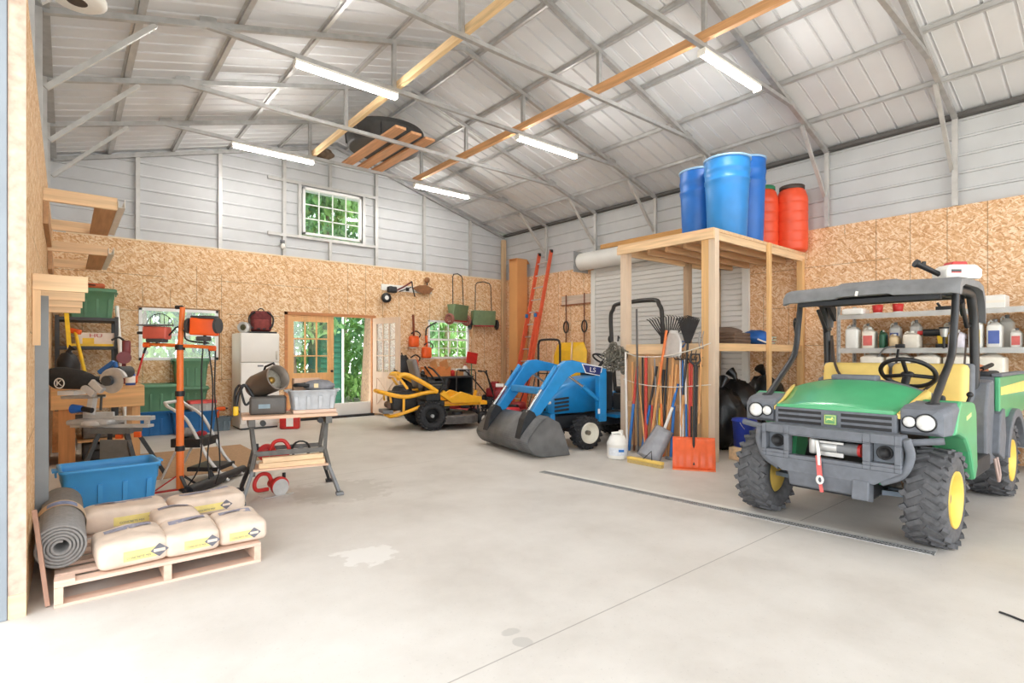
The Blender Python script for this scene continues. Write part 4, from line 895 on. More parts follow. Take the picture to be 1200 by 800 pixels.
# ================================================================ CENTRE: MOWER, TRACTOR, BACK-CORNER CLUTTER
def tyre(mb, c, ax, R, w, rim, knobs=0, kd=0.02, chev=True, seed=0):
    """carcass with rounded shoulders; knobs are lugs in a chevron pattern. mb material 0 only"""
    c = V(c); ax = V(ax).normalized()
    h = w / 2; R0 = R - (kd if knobs else 0)
    mb.lathe([(rim, -h * .72), (rim * 1.06, -h * .92), ((rim + R0) / 2, -h), (R0 - .03, -h * .94), (R0, -h * .72), (R0 + .004, 0), (R0, h * .72), (R0 - .03, h * .94), ((rim + R0) / 2, h), (rim * 1.06, h * .92), (rim, h * .72), (rim - .01, h * .5), (rim - .01, -h * .5), (rim, -h * .72)], c, ax, 40)
    if knobs:
        u = ax.orthogonal().normalized() if abs(ax.z) < .9 else V((1, 0, 0)); q = ax.cross(u)
        for k in range(knobs):
            for s, o in ((-1, 0), (1, .5)):
                a = 2 * PI * (k + o) / knobs
                rad = u * math.cos(a) + q * math.sin(a); tan = ax.cross(rad)
                d1 = (ax * .9 + tan * (.55 if s > 0 else -.55)).normalized() if chev else ax
                n_ = d1.cross(rad).normalized()
                R_ = Matrix((d1, n_, rad)).transposed()
                mb.box(c + rad * (R - kd * .6) + ax * s * h * .40, (w * .40, .034, kd * 1.3), R_)
                mb.box(c + rad * (R - kd * 1.5) + ax * s * h * .88, (w * .16, .036, kd * 2.0), R_)
# ---- yellow zero-turn mower
MZ = math.radians(-14); mo = V((5.14, 8.78, 0)); mp = Pix(mo, MZ)
t = thing('riding_mower', 'yellow zero-turn riding mower parked by the open back door', 'mower', mo, MZ)
my = M('mower_yellow', (246, 178, 36), .4, 0, .1, 8, coat=.2); mdk = M('engine_black', (46, 46, 46), .5, .2, .3, 20); seatg = M('seat_vinyl', (122, 116, 112), .6, 0, .1, 10)
for s in (-1, 1):
    w_ = bpy.data.objects.new('rear_wheel', None); C.objects.link(w_); w_.parent = t
    mb = MB(); tyre(mb, (0, s * .44, .26), (0, 1, 0), .26, .24, .13, 26, .012); mb.build('tyre', rub, w_)
    MB().lathe([(0, -.05), (.06, -.05), (.07, -.02), (.135, -.03), (.135, .03), (.07, .02), (.06, .05), (0, .05)], (0, s * .44, .26), (0, 1, 0), 24).build('rim', mdk, w_)
    MB().cyl((0, s * .44, .26), (0, s * (.44 + .11), .26), .028).build('hub_cap', chrome, w_)
    w_ = bpy.data.objects.new('caster_wheel', None); C.objects.link(w_); w_.parent = t
    mb = MB(); tyre(mb, (1.08, s * .30, .14), (0, 1, 0), .14, .12, .07); mb.build('tyre', rub, w_); MB().cyl((1.08, s * .30 - .062, .14), (1.08, s * .30 + .062, .14), .068).build('rim', offw, w_)
    mb = MB(); 
    for q in (-1, 1): mb.bb(1.06, s * .30 + q * .075 - .006, .12, 1.10, s * .30 + q * .075 + .006, .32)
    mb.bb(1.05, s * .30 - .081, .31, 1.11, s * .30 + .081, .33); mb.cyl((1.08, s * .3, .33), (1.08, s * .3, .44), .025); mb.build('fork', blk, w_)
for s in (-1, 1):
    MB().tube(smooth_path([(-.88, s * .05, .70), (-.82, s * .26, .68), (-.45, s * .34, .60), (-.1, s * .36, .66), (.12, s * .36, .68)], 5), .036, 12).build('upper_guard_bar', my, t)
    MB().tube(smooth_path([(-.70, s * .05, .26), (-.66, s * .26, .26), (-.42, s * .33, .33), (-.16, s * .34, .42)], 5), .032, 12).build('lower_guard_bar', my, t)
    MB().beam((-.47, s * .335, .61), (-.47, s * .325, .32), .05, .035).build('guard_post', my, t); MB().beam((-.70, s * .28, .66), (-.68, s * .27, .50), .05, .03).build('guard_post', my, t)
    MB().tube(smooth_path([(-.56, s * .34, .93), (-.50, s * .345, .99), (-.36, s * .35, .97), (-.05, s * .36, .80), (.14, s * .36, .67)], 5), .042, 12).build('roll_hoop_bar', my, t)
    MB().beam((-.54, s * .33, .93), (-.40, s * .33, .74), .05, .04).build('hoop_stay', my, t)
    MB().tube(smooth_path([(.22, s * .27, .66), (.28, s * .27, .84), (.12, s * .22, 1.06), (.05, s * .12, 1.12)], 5), .017, 10).build('steering_lever', blk, t)
    MB().prism([(.2, .62), (.42, .46), (1.02, .44), (1.02, .56), (.85, .58), (.62, .66), (.40, .56), (.28, .7)], s * .30 - .05, s * .30 + .05).build('side_fender', my, t, bevel=.01)
MB().tube([(-.56, -.345, .93), (-.57, -.2, .97), (-.57, .2, .97), (-.56, .345, .93)], .042, 12).build('roll_hoop_top', my, t)
mb = MB(); mb.rbox((-.42, 0, .52), (.46, .44, .34), .05); mb.cyl((-.42, 0, .69), (-.42, 0, .76), .19, .15); mb.build('engine', mdk, t)
MB().cyl((-.66, -.12, .44), (-.66, .12, .44), .06).build('muffler', M('rusty_muffler', (128, 100, 84), .7, .4, .3, 12), t); MB().lathe([(.13, 0), (.14, .012), (.10, .03), (0, .035)], (-.42, 0, .76), (0, 0, 1), 24).build('fan_cover', dgr, t)
MB().bb(-.80, -.2, .30, -.62, .2, .36).build('rear_hitch_plate', grey, t, bevel=.006)
MB().bb(-.2, -.30, .30, .3, .30, .50).build('chassis', mdk, t, bevel=.01); MB().bb(-.06, -.32, .50, .22, .32, .64).build('seat_base', mdk, t, bevel=.02)
mb = MB(); mb.rbox((.17, 0, .72), (.46, .46, .12), .05); mb.build('seat_cushion', blk, t)
R_ = Euler((0, -.24, 0)).to_matrix().to_4x4(); mb = MB(); mb.rbox((0, 0, 0), (.10, .46, .54), .05); mb.tf(Matrix.Translation((-.18, 0, 1.0)) @ R_); mb.build('seat_back', seatg, t)
for s in (-1, 1): MB().rbox((.14, s * .27, .84), (.3, .06, .05), .02).build('armrest', blk, t)
MB().bb(.26, -.28, .40, 1.02, .28, .44).build('foot_pan', my, t, bevel=.005); MB().beam((.92, -.1, .45), (1.0, -.1, .66), .05, .05).build('deck_pedal', my, t); MB().beam((.98, .35, .45), (1.10, -.35, .45), .05, .06).bb(.98, -.36, .41, 1.12, .36, .455).build('front_beam', my, t)
mb = MB(); mb.prism([(.16, -.5), (.34, -.62), (.72, -.62), (.9, -.45), (.98, 0), (.9, .45), (.72, .62), (.34, .62), (.16, .5)], .10, .25, 'xy'); mb.build('mower_deck', M('deck_grey', (96, 92, 90), .6, .2, .3, 14), t, bevel=.02)
for s in (-1, 1): MB().cyl((.52, s * .36, .251), (.52, s * .36, .30), .1).build('spindle_cover', blk, t)
# ---- blue compact tractor with loader
TR = math.radians(171); to = V((5.84, 5.74, 0)); tp = Pix(to, TR)
t = thing('compact_tractor', 'blue compact tractor with a raised-arm front loader and grey bucket', 'tractor', to, TR)
tb_ = M('tractor_blue', (30, 136, 200), .38, 0, .1, 8, coat=.25); tdk = M('tractor_dark', (42, 44, 48), .55, .1, .25, 16); bkt = M('worn_bucket_steel', (112, 112, 112), .55, .45, .25, 5); rod = M('hydraulic_rod', (206, 206, 206), .25, .9, .05)
def wheel(parent, name, c, R, w, rimr, rimm, knobs, kd, out):
    w_ = bpy.data.objects.new(name, None); C.objects.link(w_); w_.parent = parent
    mb = MB(); tyre(mb, c, (0, 1, 0), R, w, rimr, knobs, kd); mb.build('tyre', rub, w_)
    c = V(c); s = out
    MB().lathe([(0, -.01), (rimr * .42, -.01), (rimr * .55, -.035), (rimr * .86, -.03), (rimr * .9, w * .36), (rimr * 1.0, w * .40), (rimr * 1.0, -w * .4), (0, -w * .3)], c + V((0, s * .03, 0)), (0, s, 0), 30).build('rim', rimm, w_)
    MB().cyl(c + V((0, s * .02, 0)), c + V((0, s * .075, 0)), rimr * .22).build('hub', M('hub_grey', (120, 116, 104), .5, .3), w_)
    return w_
rimw = M('cream_rim', (232, 226, 210), .45, 0, .06, 6)
for s in (-1, 1):
    wheel(t, 'front_wheel', (0, s * .44, .235), .235, .20, .15, rimw, 16, .016, s)
    wheel(t, 'rear_wheel', (-1.30, s * .47, .33), .33, .28, .17, rimw, 16, .024, s)
# chassis and hood
MB().bb(-1.2, -.15, .26, .40, .15, .46).build('chassis', tdk, t, bevel=.02); MB().bb(-.07, -.34, .20, .07, .34, .30).build('front_axle', tdk, t, bevel=.02)
MB().bb(.38, -.22, .24, .47, .22, .50).build('front_weight_plate', tb_, t, bevel=.015)
def hood_ring(x, hw, zb, zt, rr):
    pts = [V((x, -hw, zb))]
    for i in range(7):
        a = PI - PI / 2 * i / 6; pts.append(V((x, -(hw - rr) + rr * math.cos(a), zt - rr + rr * math.sin(a))))
    for i in range(7):
        a = PI / 2 - PI / 2 * i / 6; pts.append(V((x, (hw - rr) + rr * math.cos(a), zt - rr + rr * math.sin(a))))
    pts.append(V((x, hw, zb))); return pts
mb = MB(); mb.loft([hood_ring(x, hw, zb, zt, .07) for x, hw, zb, zt in ((-.40, .25, .52, 1.03), (-.1, .25, .50, 1.00), (.26, .23, .5, .90), (.42, .21, .50, .79), (.49, .18, .52, .70))]); mb.build('hood', tb_, t)
for s in (-1, 1):
    mb = MB()
    for k in range(4): z = .60 + .055 * k; mb.beam((.16, s * .245, z - .04), (.40, s * .228, z - .06), .012, .03)
    mb.build('side_grille', blk, t)
    MB().ball((.455, s * .15, .66), (.05, .055, .035), 14, 8).build('headlight', M('lamp_glass', (230, 230, 224), .15, 0, .03), t)
MB().bb(.475, -.13, .54, .498, .13, .64).build('front_grille', blk, t, bevel=.01)
MB().bb(-.69, -.24, .50, -.41, .24, 1.10).build('dash_cowl', tdk, t, bevel=.03)
MB().cyl((-.54, 0, 1.08), (-.68, 0, 1.24), .025).build('steering_column', tdk, t)
sw = MB(); cs = V((-.70, 0, 1.27)); nrm = V((-.5, 0, .85)).normalized(); uu = V((0, 1, 0)); ww = nrm.cross(uu)
sw.tube([cs + uu * .18 * math.cos(a) + ww * .18 * math.sin(a) for a in [2 * PI * i / 28 for i in range(28)]], .015, 8, closed=True)
for a in (0.5, 2.6, 4.7): sw.tube([cs, cs + uu * .175 * math.cos(a) + ww * .175 * math.sin(a)], .010, 6)
sw.build('steering_wheel', blk, t)
MB().bb(-1.25, -.42, .40, -.60, .42, .45).build('foot_platform', tb_, t, bevel=.01)
for s in (-1, 1):
    mb = MB(); A = [(-1.30 + .40 * math.cos(a), .33 + .40 * math.sin(a)) for a in [PI * .02 + PI * .8 * i / 14 for i in range(15)]]; B = [(-1.30 + .36 * math.cos(a), .33 + .36 * math.sin(a)) for a in [PI * .82 - PI * .8 * i / 14 for i in range(15)]]
    mb.prism(A + B, s * .33, s * .62); mb.build('rear_fender', tb_, t)
mb = MB(); mb.rbox((-1.32, 0, .78), (.42, .44, .10), .04); mb.build('seat_cushion', blk, t); mb = MB(); mb.rbox((-1.54, 0, 1.0), (.09, .42, .40), .04); mb.build('seat_back', blk, t)
MB().bb(-1.6, -.25, .45, -1.1, .25, .72).build('seat_pedestal', tdk, t, bevel=.02)
# roll bar
q1 = tp.x(707, 446, -1.42); ry = .60; rp = [p + V((0, -.06, 0)) for p in smooth_path([(-1.50, -ry + .04, .60), (-1.46, -ry + .02, 1.2), (-1.42, -ry, 1.95), (-1.42, -ry + .06, 2.13), (-1.42, -ry + .2, 2.22), (-1.42, ry - .2, 2.22), (-1.42, ry - .06, 2.13), (-1.42, ry, 1.95), (-1.46, ry - .02, 1.2), (-1.50, ry - .04, .60)], 5)]
MB().tube(rp, .034, 12).build('roll_bar', M('roll_bar_black', (58, 56, 54), .5, .1, .1), t)
for s in (-1, 1): MB().ball((-1.44, s * (ry + .03) - .06, 1.62), (.05, .04, .07), 12, 8).build('roll_bar_hinge', blk, t)
# loader, bucket tipped fully forward with its lip on the floor
for s in (-1, 1):
    y = s * .46
    MB().bb(-.33, y - .05, .38, -.19, y + .05, 1.10).build('loader_post', tb_, t, bevel=.012)
    MB().bb(-.30, min(y, s * .15), .34, -.20, max(y, s * .15), .42).build('post_mount', tdk, t)
    arm = [(-.34, 1.14), (-.30, 1.03), (-.02, 1.09), (.22, 1.10), (.36, 1.04), (.48, .92), (.92, .44), (.99, .40), (1.04, .46), (1.00, .55), (.64, 1.03), (.50, 1.20), (.41, 1.265), (.28, 1.275), (.0, 1.22)]
    MB().prism(arm, y - .045, y + .045).build('loader_arm', tb_, t, bevel=.012)
    MB().cyl((-.20, y, .70), (.08, y, .90), .034).build('lift_cylinder', tb_, t); MB().cyl((.08, y, .90), (.34, y, 1.06), .018).build('lift_rod', rod, t)
    MB().cyl((.56, y + s * .02, 1.19), (.80, y + s * .02, .88), .030).build('tilt_cylinder', tb_, t); MB().cyl((.80, y + s * .02, .88), (1.03, y + s * .02, .58), .017).build('tilt_rod', rod, t)
    MB().prism([(.86, .44), (.94, .36), (1.17, .24), (1.10, .50), (1.02, .62), (.94, .58)], y - .07, y + .07).build('bucket_bracket', tdk, t, bevel=.006)
    MB().bb(-.20, y + s * .0505, .50, -.192 + .03, y + s * .054, .57).build('reflector', M('white_decal', (230, 232, 234), .4), t)
MB().bb(.66, -.415, .80, .76, .415, .90).build('cross_beam', tb_, t, bevel=.02)
MB().prism([(-.20, 1.055), (.05, 1.10), (.11, 1.215), (-.23, 1.165)], .506, .512).build('emblem_plate', M('emblem_navy', (36, 50, 110), .4), t)
MB().prism([(-.215, 1.043), (.062, 1.09), (.13, 1.228), (-.25, 1.178)], .5055, .509).build('emblem_border', white, t)
text('LS', .095, (-.065, .5135, 1.132), (PI / 2, .13, PI), white, t, sx=1.3)
BW = .72
prof = [(.84, .53), (.92, .50), (1.02, .41), (1.14, .27), (1.16, .18), (1.08, .075), (.92, .022), (.58, .014)]
mb = MB(); sp_ = smooth_path([(x, 0, z) for x, z in prof], 4); th = .012
for a, b in zip(sp_, sp_[1:]):
    n_ = V((-(b.z - a.z), 0, b.x - a.x)).normalized() * -th
    mb.add([(a.x, -BW, a.z), (a.x, BW, a.z), (b.x, BW, b.z), (b.x, -BW, b.z), (a.x - n_.x, -BW, a.z - n_.z), (a.x - n_.x, BW, a.z - n_.z), (b.x - n_.x, BW, b.z - n_.z), (b.x - n_.x, -BW, b.z - n_.z)], [(0, 1, 2, 3), (4, 7, 6, 5), (0, 3, 7, 4), (1, 5, 6, 2)], True)
for s in (-1, 1): mb.prism([(p.x, p.z) for p in sp_] + [(.50, .006), (.60, .30), (.68, .45)], s * BW - .008, s * BW + .008)
mb.bb(.50, -BW, .002, .60, BW, .013)
mb.build('bucket', bkt, t)
# ---- red push mower behind the bucket
def push_mower(label, c, rz, body, scale=1.0, group=None):
    t = thing('push_mower', label, 'mower', c, rz, group); S_ = scale
    mb = MB(); mb.prism([(-.28, -.22), (.18, -.25), (.32, -.15), (.32, .15), (.18, .25), (-.28, .22)], .09, .20, 'xy'); mb.build('deck', body, t, bevel=.025)
    MB().lathe([(.0, 0), (.16, 0), (.16, .09), (.13, .13), (0, .14)], (.02, 0, .201), (0, 0, 1), 24).build('engine_cover', body, t); MB().bb(.15, -.1, .201, .26, .1, .29).build('engine_block', tdk, t, bevel=.02)
    for x, y, r in ((.28, -.29, .10), (.28, .29, .10), (-.26, -.27, .11), (-.26, .27, .11)):
        mb = MB(); tyre(mb, (x, y, r), (0, 1, 0), r, .05, .055); mb.cyl((x, y - .022, r), (x, y + .022, r), .056); mb.build('wheel', rub, t)
    for s in (-1, 1): MB().tube([(-.24, s * .2, .2), (-.5, s * .22, .52), (-.78, s * .22, .92)], .013, 8).build('handle_tube', blk, t)
    MB().tube([(-.78, -.22, .92), (-.83, -.2, .99), (-.83, .2, .99), (-.78, .22, .92)], .013, 8).build('handle_grip', blk, t)
    return t
push_mower('bright red push mower standing behind the loader bucket', V((6.60, 7.95, 0)), PI + .55, M('bright_mower_red', (206, 28, 48), .35, 0, .08))
# ---- cluttered bench and machines along the back wall
t = thing('steel_desk', 'dark steel desk with open bays beneath the right back window', 'desk', (6.75, 10.80, 0))
sd = M('dark_desk_steel', (72, 76, 78), .5, .3, .15, 8)
MB().bb(-.75, -.30, .80, .75, .34, .84).build('desk_top', sd, t, bevel=.004)
for x in (-.73, .02, .71): MB().bb(x, -.28, 0, x + .03, .32, .799).build('side_panel', sd, t)
MB().bb(-.70, .30, .1, .71, .318, .798).build('back_panel', blk, t); MB().bb(-.699, -.28, .40, .019, .299, .42).build('shelf', sd, t); MB().bb(.051, -.28, .40, .709, .299, .42).build('shelf', sd, t)
t = thing('cardboard_box', 'orange-brown cardboard box on the desk with its flaps open', 'box', (6.62, 10.78, .841), .1)
MB().bb(-.30, -.18, 0, .30, .18, .22).build('carton', M('orange_carton', (224, 142, 80), .8, 0, .08), t, bevel=.004)
MB().beam((-.18, -.182, .16), (-.18, -.12, .36), .25, .006, (1, 0, 0)).build('flap', card, t); MB().beam((.12, -.182, .16), (.12, -.12, .36), .3, .006, (1, 0, 0)).build('flap', card, t)
t = thing('cardboard_box', 'brown carton on the lower bay of the steel desk', 'box', (7.05, 10.75, .001)); MB().bb(-.25, -.2, 0, .25, .2, .36).build('carton', card, t, bevel=.004); MB().bb(-.25, -.201, .28, .25, -.2005, .32).build('tape_strip', M('tan_tape', (180, 140, 96), .4), t)
t = thing('brown_carton', 'low brown carton with white goods right of the flapped box', 'box', (7.18, 10.74, .841)); MB().bb(-.16, -.14, 0, .2, .14, .12).build('carton', card, t, bevel=.004); MB().bb(-.1, -.1, .121, .12, .1, .17).build('white_pack', white, t, bevel=.01)
bottle('white_jug', 'white oil jug standing on the steel desk', (7.33, 10.62, .841), .06, .27, white, red, 'jug')
t = thing('mailbox_flag', 'red metal flag board standing behind the desk', 'sign', (0, 0, 0)); a = AY(553, 419, 10.95); MB().beam(V((a.x - .16, 10.95, a.z + .02)), V((a.x + .16, 10.95, a.z - .03)), .02, .28).build('red_panel', red, t, bevel=.01)
MB().cyl(V((a.x, 10.97, .0)), V((a.x, 10.97, a.z)), .014).build('stake', green, t)
G3 = 'garden machines crowded in the back right corner'
rd2 = M('dull_red_machine', (152, 44, 48), .45, 0, .2, 10)
def tiller(label, c, rz, body, hh=1.0):
    t = thing('garden_tiller', label, 'tiller', c, rz, G3)
    mb = MB(); mb.rbox((0, 0, .42), (.34, .26, .22), .05); mb.cyl((0, 0, .53), (0, 0, .60), .11); mb.build('engine', body, t)
    MB().bb(-.2, -.08, .18, .14, .08, .31).build('gearbox', tdk, t, bevel=.02); MB().cyl((.05, -.1, .62), (.05, .08, .62), .06).build('fuel_tank', white if hh > 1 else rd2, t)
    for s in (-1, 1):
        mb = MB(); tyre(mb, (-.06, s * .2, .18), (0, 1, 0), .18, .10, .09, 14, .015); mb.cyl((-.06, s * .2 - .04, .18), (-.06, s * .2 + .04, .18), .09); mb.build('wheel', rub, t)
        MB().tube(smooth_path([(-.12, s * .1, .34), (-.42, s * .2, .66), (-.72, s * .27, .94 * hh), (-.86, s * .27, .97 * hh)], 5), .016, 8).build('handlebar', blk, t)
        MB().cyl((-.86, s * .27, .97 * hh), (-.98, s * .27, .98 * hh), .021).build('grip', blk, t)
    for k in range(4): MB().lathe([(.03, -.01), (.16, -.004), (.16, .004), (.03, .01)], (.28, -.15 + .1 * k, .17), (0, 1, 0), 10).build('tine_disc', chrome, t)
    return t
tiller('dark red tiller with white tank right of the steel desk', V((7.66, 9.72, 0)), .9, rd2, 1.02)
tiller('dark red tiller standing in the back corner near the upright carton', V((8.10, 10.50, 0)), .3, rd2, .99)
push_mower('dull red push mower in front of the steel desk', V((6.72, 9.72, 0)), -2.2, rd2, 1, G3)
push_mower('dull red push mower beside the tillers, nearest the loader arm', V((7.50, 8.82, 0)), 3.4, rd2, 1, G3)
t = thing('snow_blower', 'black and red snow blower standing behind the yellow mower', 'snow blower', V((6.25, 9.92, 0)), .25, G3)
MB().prism([(-.1, .05), (.28, .02), (.28, .12), (.12, .48), (-.1, .48)], -.28, .28).build('auger_housing', rd2, t, bevel=.01); MB().rbox((-.3, 0, .5), (.34, .3, .28), .05).build('engine', tdk, t)
MB().lathe([(.08, 0), (.08, .2), (.10, .34)], (.05, 0, .48), (.25, 0, 1), 18).build('chute', blk, t)
for s in (-1, 1):
    mb = MB(); tyre(mb, (-.3, s * .28, .2), (0, 1, 0), .2, .12, .1, 14, .015); mb.cyl((-.3, s * .28 - .05, .2), (-.3, s * .28 + .05, .2), .1); mb.build('wheel', rub, t); MB().tube([(-.42, s * .2, .5), (-.72, s * .24, .92), (-.95, s * .24, .98)], .016, 8).build('handlebar', blk, t)
for k, (x, m_, lb) in enumerate(((6.98, red, 'small red tin standing on the desk between carton and jug'), (7.42, grey, 'grey tin at the right end of the desk top'), (6.18, blk, 'black tin at the left end of the desk top'))): bottle('tin', lb, (x, 10.62, .841), .05, .16, m_, white, 'tin')
a = AY(331.5, 288, YB - .05); t = thing('bulb_holder', 'bare white bulb fixed at the top edge of the strand board on the back wall', 'lamp', (a.x, YB - .06, a.z)); MB().lathe([(0, -.06), (.03, -.055), (.045, -.02), (.03, .03), (.022, .05)], seg=18).build('bulb', white, t); MB().cyl((0, 0, .045), (0, 0, .10), .03).build('socket', grey, t); MB().bb(-.04, .02, .06, .04, .058, .12).build('back_plate', grey, t)
# tall things in the far corner
t = thing('upright_carton', 'tall narrow cardboard box standing upright in the far corner', 'box', (8.72, 10.30, 0), .05); a = AX(617, 300, 8.7); hh = 3.72
MB().bb(-.17, -.15, 0, .17, .15, hh).build('carton', M('tall_carton', (214, 154, 96), .75, 0, .05, 3), t, bevel=.004); MB().beam((-.17, 0, hh), (-.29, 0, hh - .03), .28, .006).build('flap', card, t); MB().beam((.17, 0, hh), (.26, 0, hh - .1), .28, .006).build('flap', card, t)
# orange extension ladder
t = thing('extension_ladder', 'orange fibreglass extension ladder leaning on the right wall by the roll door', 'ladder', (0, 0, 0))
fo = M('fibreglass_orange', (222, 96, 64), .5, 0, .1, 10)
la, lb_ = V((8.22, 9.75, 0)), V((8.86, 9.46, 3.78)); dd = (lb_ - la).normalized(); sd_ = V((-.18, -.98, 0)).normalized()
for s in (-1, 1):
    MB().beam(la + sd_ * s * .265, lb_ + sd_ * s * .265, .035, .085, V((-1, 0, .2))).build('side_rail', fo, t); MB().beam(la + sd_ * s * .215 + V((-.07, 0, .0)), la.lerp(lb_, .62) + sd_ * s * .215 + V((-.07, 0, 0)), .03, .07, V((-1, 0, .2))).build('fly_rail', fo, t)
    MB().rbox(la + sd_ * s * .265 + V((0, 0, .02)), (.07, .05, .04), .01).build('foot_shoe', blk, t); MB().rbox(lb_ + sd_ * s * .265, (.08, .05, .07), .01).build('end_cap', blk, t)
L_l = (lb_ - la).length
for k in range(1, 13):
    p = la + dd * (.3 * k)
    if .3 * k < L_l: MB().cyl(p - sd_ * .26, p + sd_ * .26, .016).build('rung', alu, t)
for s in (-1, 1): MB().rbox(la.lerp(lb_, .60) + sd_ * s * .20 + V((-.1, 0, 0)), (.05, .07, .09), .012).build('rung_lock', dblue, t)
# wall-hung tools above the yellow cart, hand truck, wheelbarrow
t = thing('tool_hanger_board', 'pale board on the right wall with two long handled tools hooked on', 'rack', (XR - .02, 8.55, 2.60)); MB().bb(-.004, -.45, -.10, .018, .45, .10).build('board', wood('grey_board', (206, 186, 168), 'y'), t); MB().bb(-.03, -.46, -.12, .0, .46, -.10).build('ledge', wood('brown_ledge', (150, 92, 60), 'y'), t)
for y, lb in ((8.82, 'loop-handled edging tool hanging left on the pale wall board'), (8.25, 'loop-handled weeding tool hanging right on the pale wall board')):
    t = thing('long_handled_tool', lb, 'tool', (XR - .06, y, 0)); MB().cyl((0, 0, 1.25), (0, 0, 2.72), .014).build('shaft', M('rust_shaft', (120, 72, 52), .6, .2), t)
    MB().tube([V((0, .075 * math.cos(a), 1.98 + .13 * math.sin(a))) for a in [2 * PI * i / 20 for i in range(20)]], .017, 8, closed=True).build('loop_grip', blk, t); MB().bb(-.03, -.05, 1.16, .0, .05, 1.26).build('blade', chrome, t)
t = thing('hand_truck', 'black steel hand truck standing behind the loader arms', 'hand truck', V((7.98, 8.40, 0)), TR + .5)
mb = MB(); mb.tube(smooth_path([(0, -.26, .1), (0, -.26, 1.4), (0, -.25, 1.58), (0, -.18, 1.66), (0, .18, 1.66), (0, .25, 1.58), (0, .26, 1.4), (0, .26, .1)], 5), .024, 10); mb.build('frame_hoop', blk, t)
for z in (.3, .62, .94): MB().cyl((0, -.26, z), (0, .26, z), .014).build('crossbar', blk, t)
MB().bb(0, -.24, .0, .26, .24, .012).build('toe_plate', blk, t)
for s in (-1, 1):
    mb = MB(); tyre(mb, (-.1, s * .3, .13), (0, 1, 0), .13, .06, .06); mb.cyl((-.1, s * .3 - .025, .13), (-.1, s * .3 + .025, .13), .06); mb.build('wheel', rub, t)
MB().cyl((-.1, -.3, .13), (-.1, .3, .13), .012).build('axle', blk, t)
t = thing('wheelbarrow', 'yellow wheelbarrow tipped upright against the right wall beside the roll door', 'wheelbarrow', V((8.76, 8.50, 0)), -PI / 2)
yb = M('barrow_yellow', (242, 190, 36), .4, 0, .1, 6)
def trr(z, hw, q): return [V((-hw, q, z)), V((hw, q, z)), V((hw * .98, q + .02, z)), V((-hw * .98, q + .02, z))]
mb = MB(); mb.loft([[V((x * sx, y0, 1.12 + z * sz)) for x, z in ((-.44, -.50), (.44, -.50), (.48, .3), (.38, .5), (-.38, .5), (-.48, .3))] for y0, sx, sz in ((.0, 1.0, 1.0), (-.12, .85, .88), (-.26, .6, .62))]); mb.tf(Matrix.Rotation(.0, 4, 'X')); mb.build('tray', yb, t, bevel=.02)
for s in (-1, 1): MB().tube([(s * .3, -.34, .0), (s * .28, -.31, .9), (s * .3, -.28, 1.62)], .02, 8).build('handle', pine_z, t)
mb = MB(); tyre(mb, (0, -.36, .2), (1, 0, 0), .2, .09, .1, 16, .01); mb.cyl((-.035, -.36, .2), (.035, -.36, .2), .1); mb.build('wheel', rub, t)
# ---- on the back wall
t = thing('hanging_rail', 'white board with black hooks high on the back wall over the doors', 'rack', (6.06, YB - .02, 2.86)); MB().bb(-.62, 0, -.07, .68, .016, .07).build('rail_board', white, t)
for x in (-.4, .02, .42): MB().bb(x - .03, -.05, -.05, x + .03, -.001, .03).build('hook', blk, t)
t = thing('lawn_edger', 'wheeled edger with a small white wheel hanging on the white rail', 'edger', (5.62, YB - .14, 2.78)); MB().lathe([(.05, -.03), (.11, -.03), (.11, .03), (.05, .03), (.05, -.03)], (-.12, 0, -.17), (0, 1, 0), 22).build('tyre', blk, t); MB().cyl((-.12, -.028, -.17), (-.12, .028, -.17), .09).build('hub', white, t)
MB().rbox((.02, 0, .02), (.22, .12, .14), .04).build('motor', tdk, t); MB().tube(smooth_path([(.1, 0, 0), (.3, 0, .1), (.46, 0, .2), (.5, 0, .22)], 4), .018, 8).build('shaft', maroon, t); MB().tube(smooth_path([(.46, 0, .2), (.52, 0, .24), (.54, 0, .1), (.6, 0, -.1)], 4), .014, 8).build('handle', blk, t)
t = thing('seed_spinner', 'rusty hand tool with a winged brown blade hanging on the white rail', 'tool', (6.45, YB - .1, 2.88)); MB().prism([(-.3, .0), (.0, -.12), (.18, -.1), (.3, .02), (.1, .1), (-.1, .08)], -.01, .01).build('blade', M('rusty_brown', (140, 96, 62), .7, .2, .2), t, bevel=.006); MB().tube([(-.3, 0, .02), (-.6, 0, -.1)], .012, 8).build('shaft', blk, t); MB().ball((.12, 0, .22), (.07, .05, .07), 12, 8).build('knob', M('rusty_brown', (140, 96, 62), .7, .2, .2), t); MB().cyl((.12, 0, .1), (.12, 0, .2), .014).build('stem', blk, t)
ol = M('olive_spreader', (112, 134, 98), .55, 0, .15, 8)
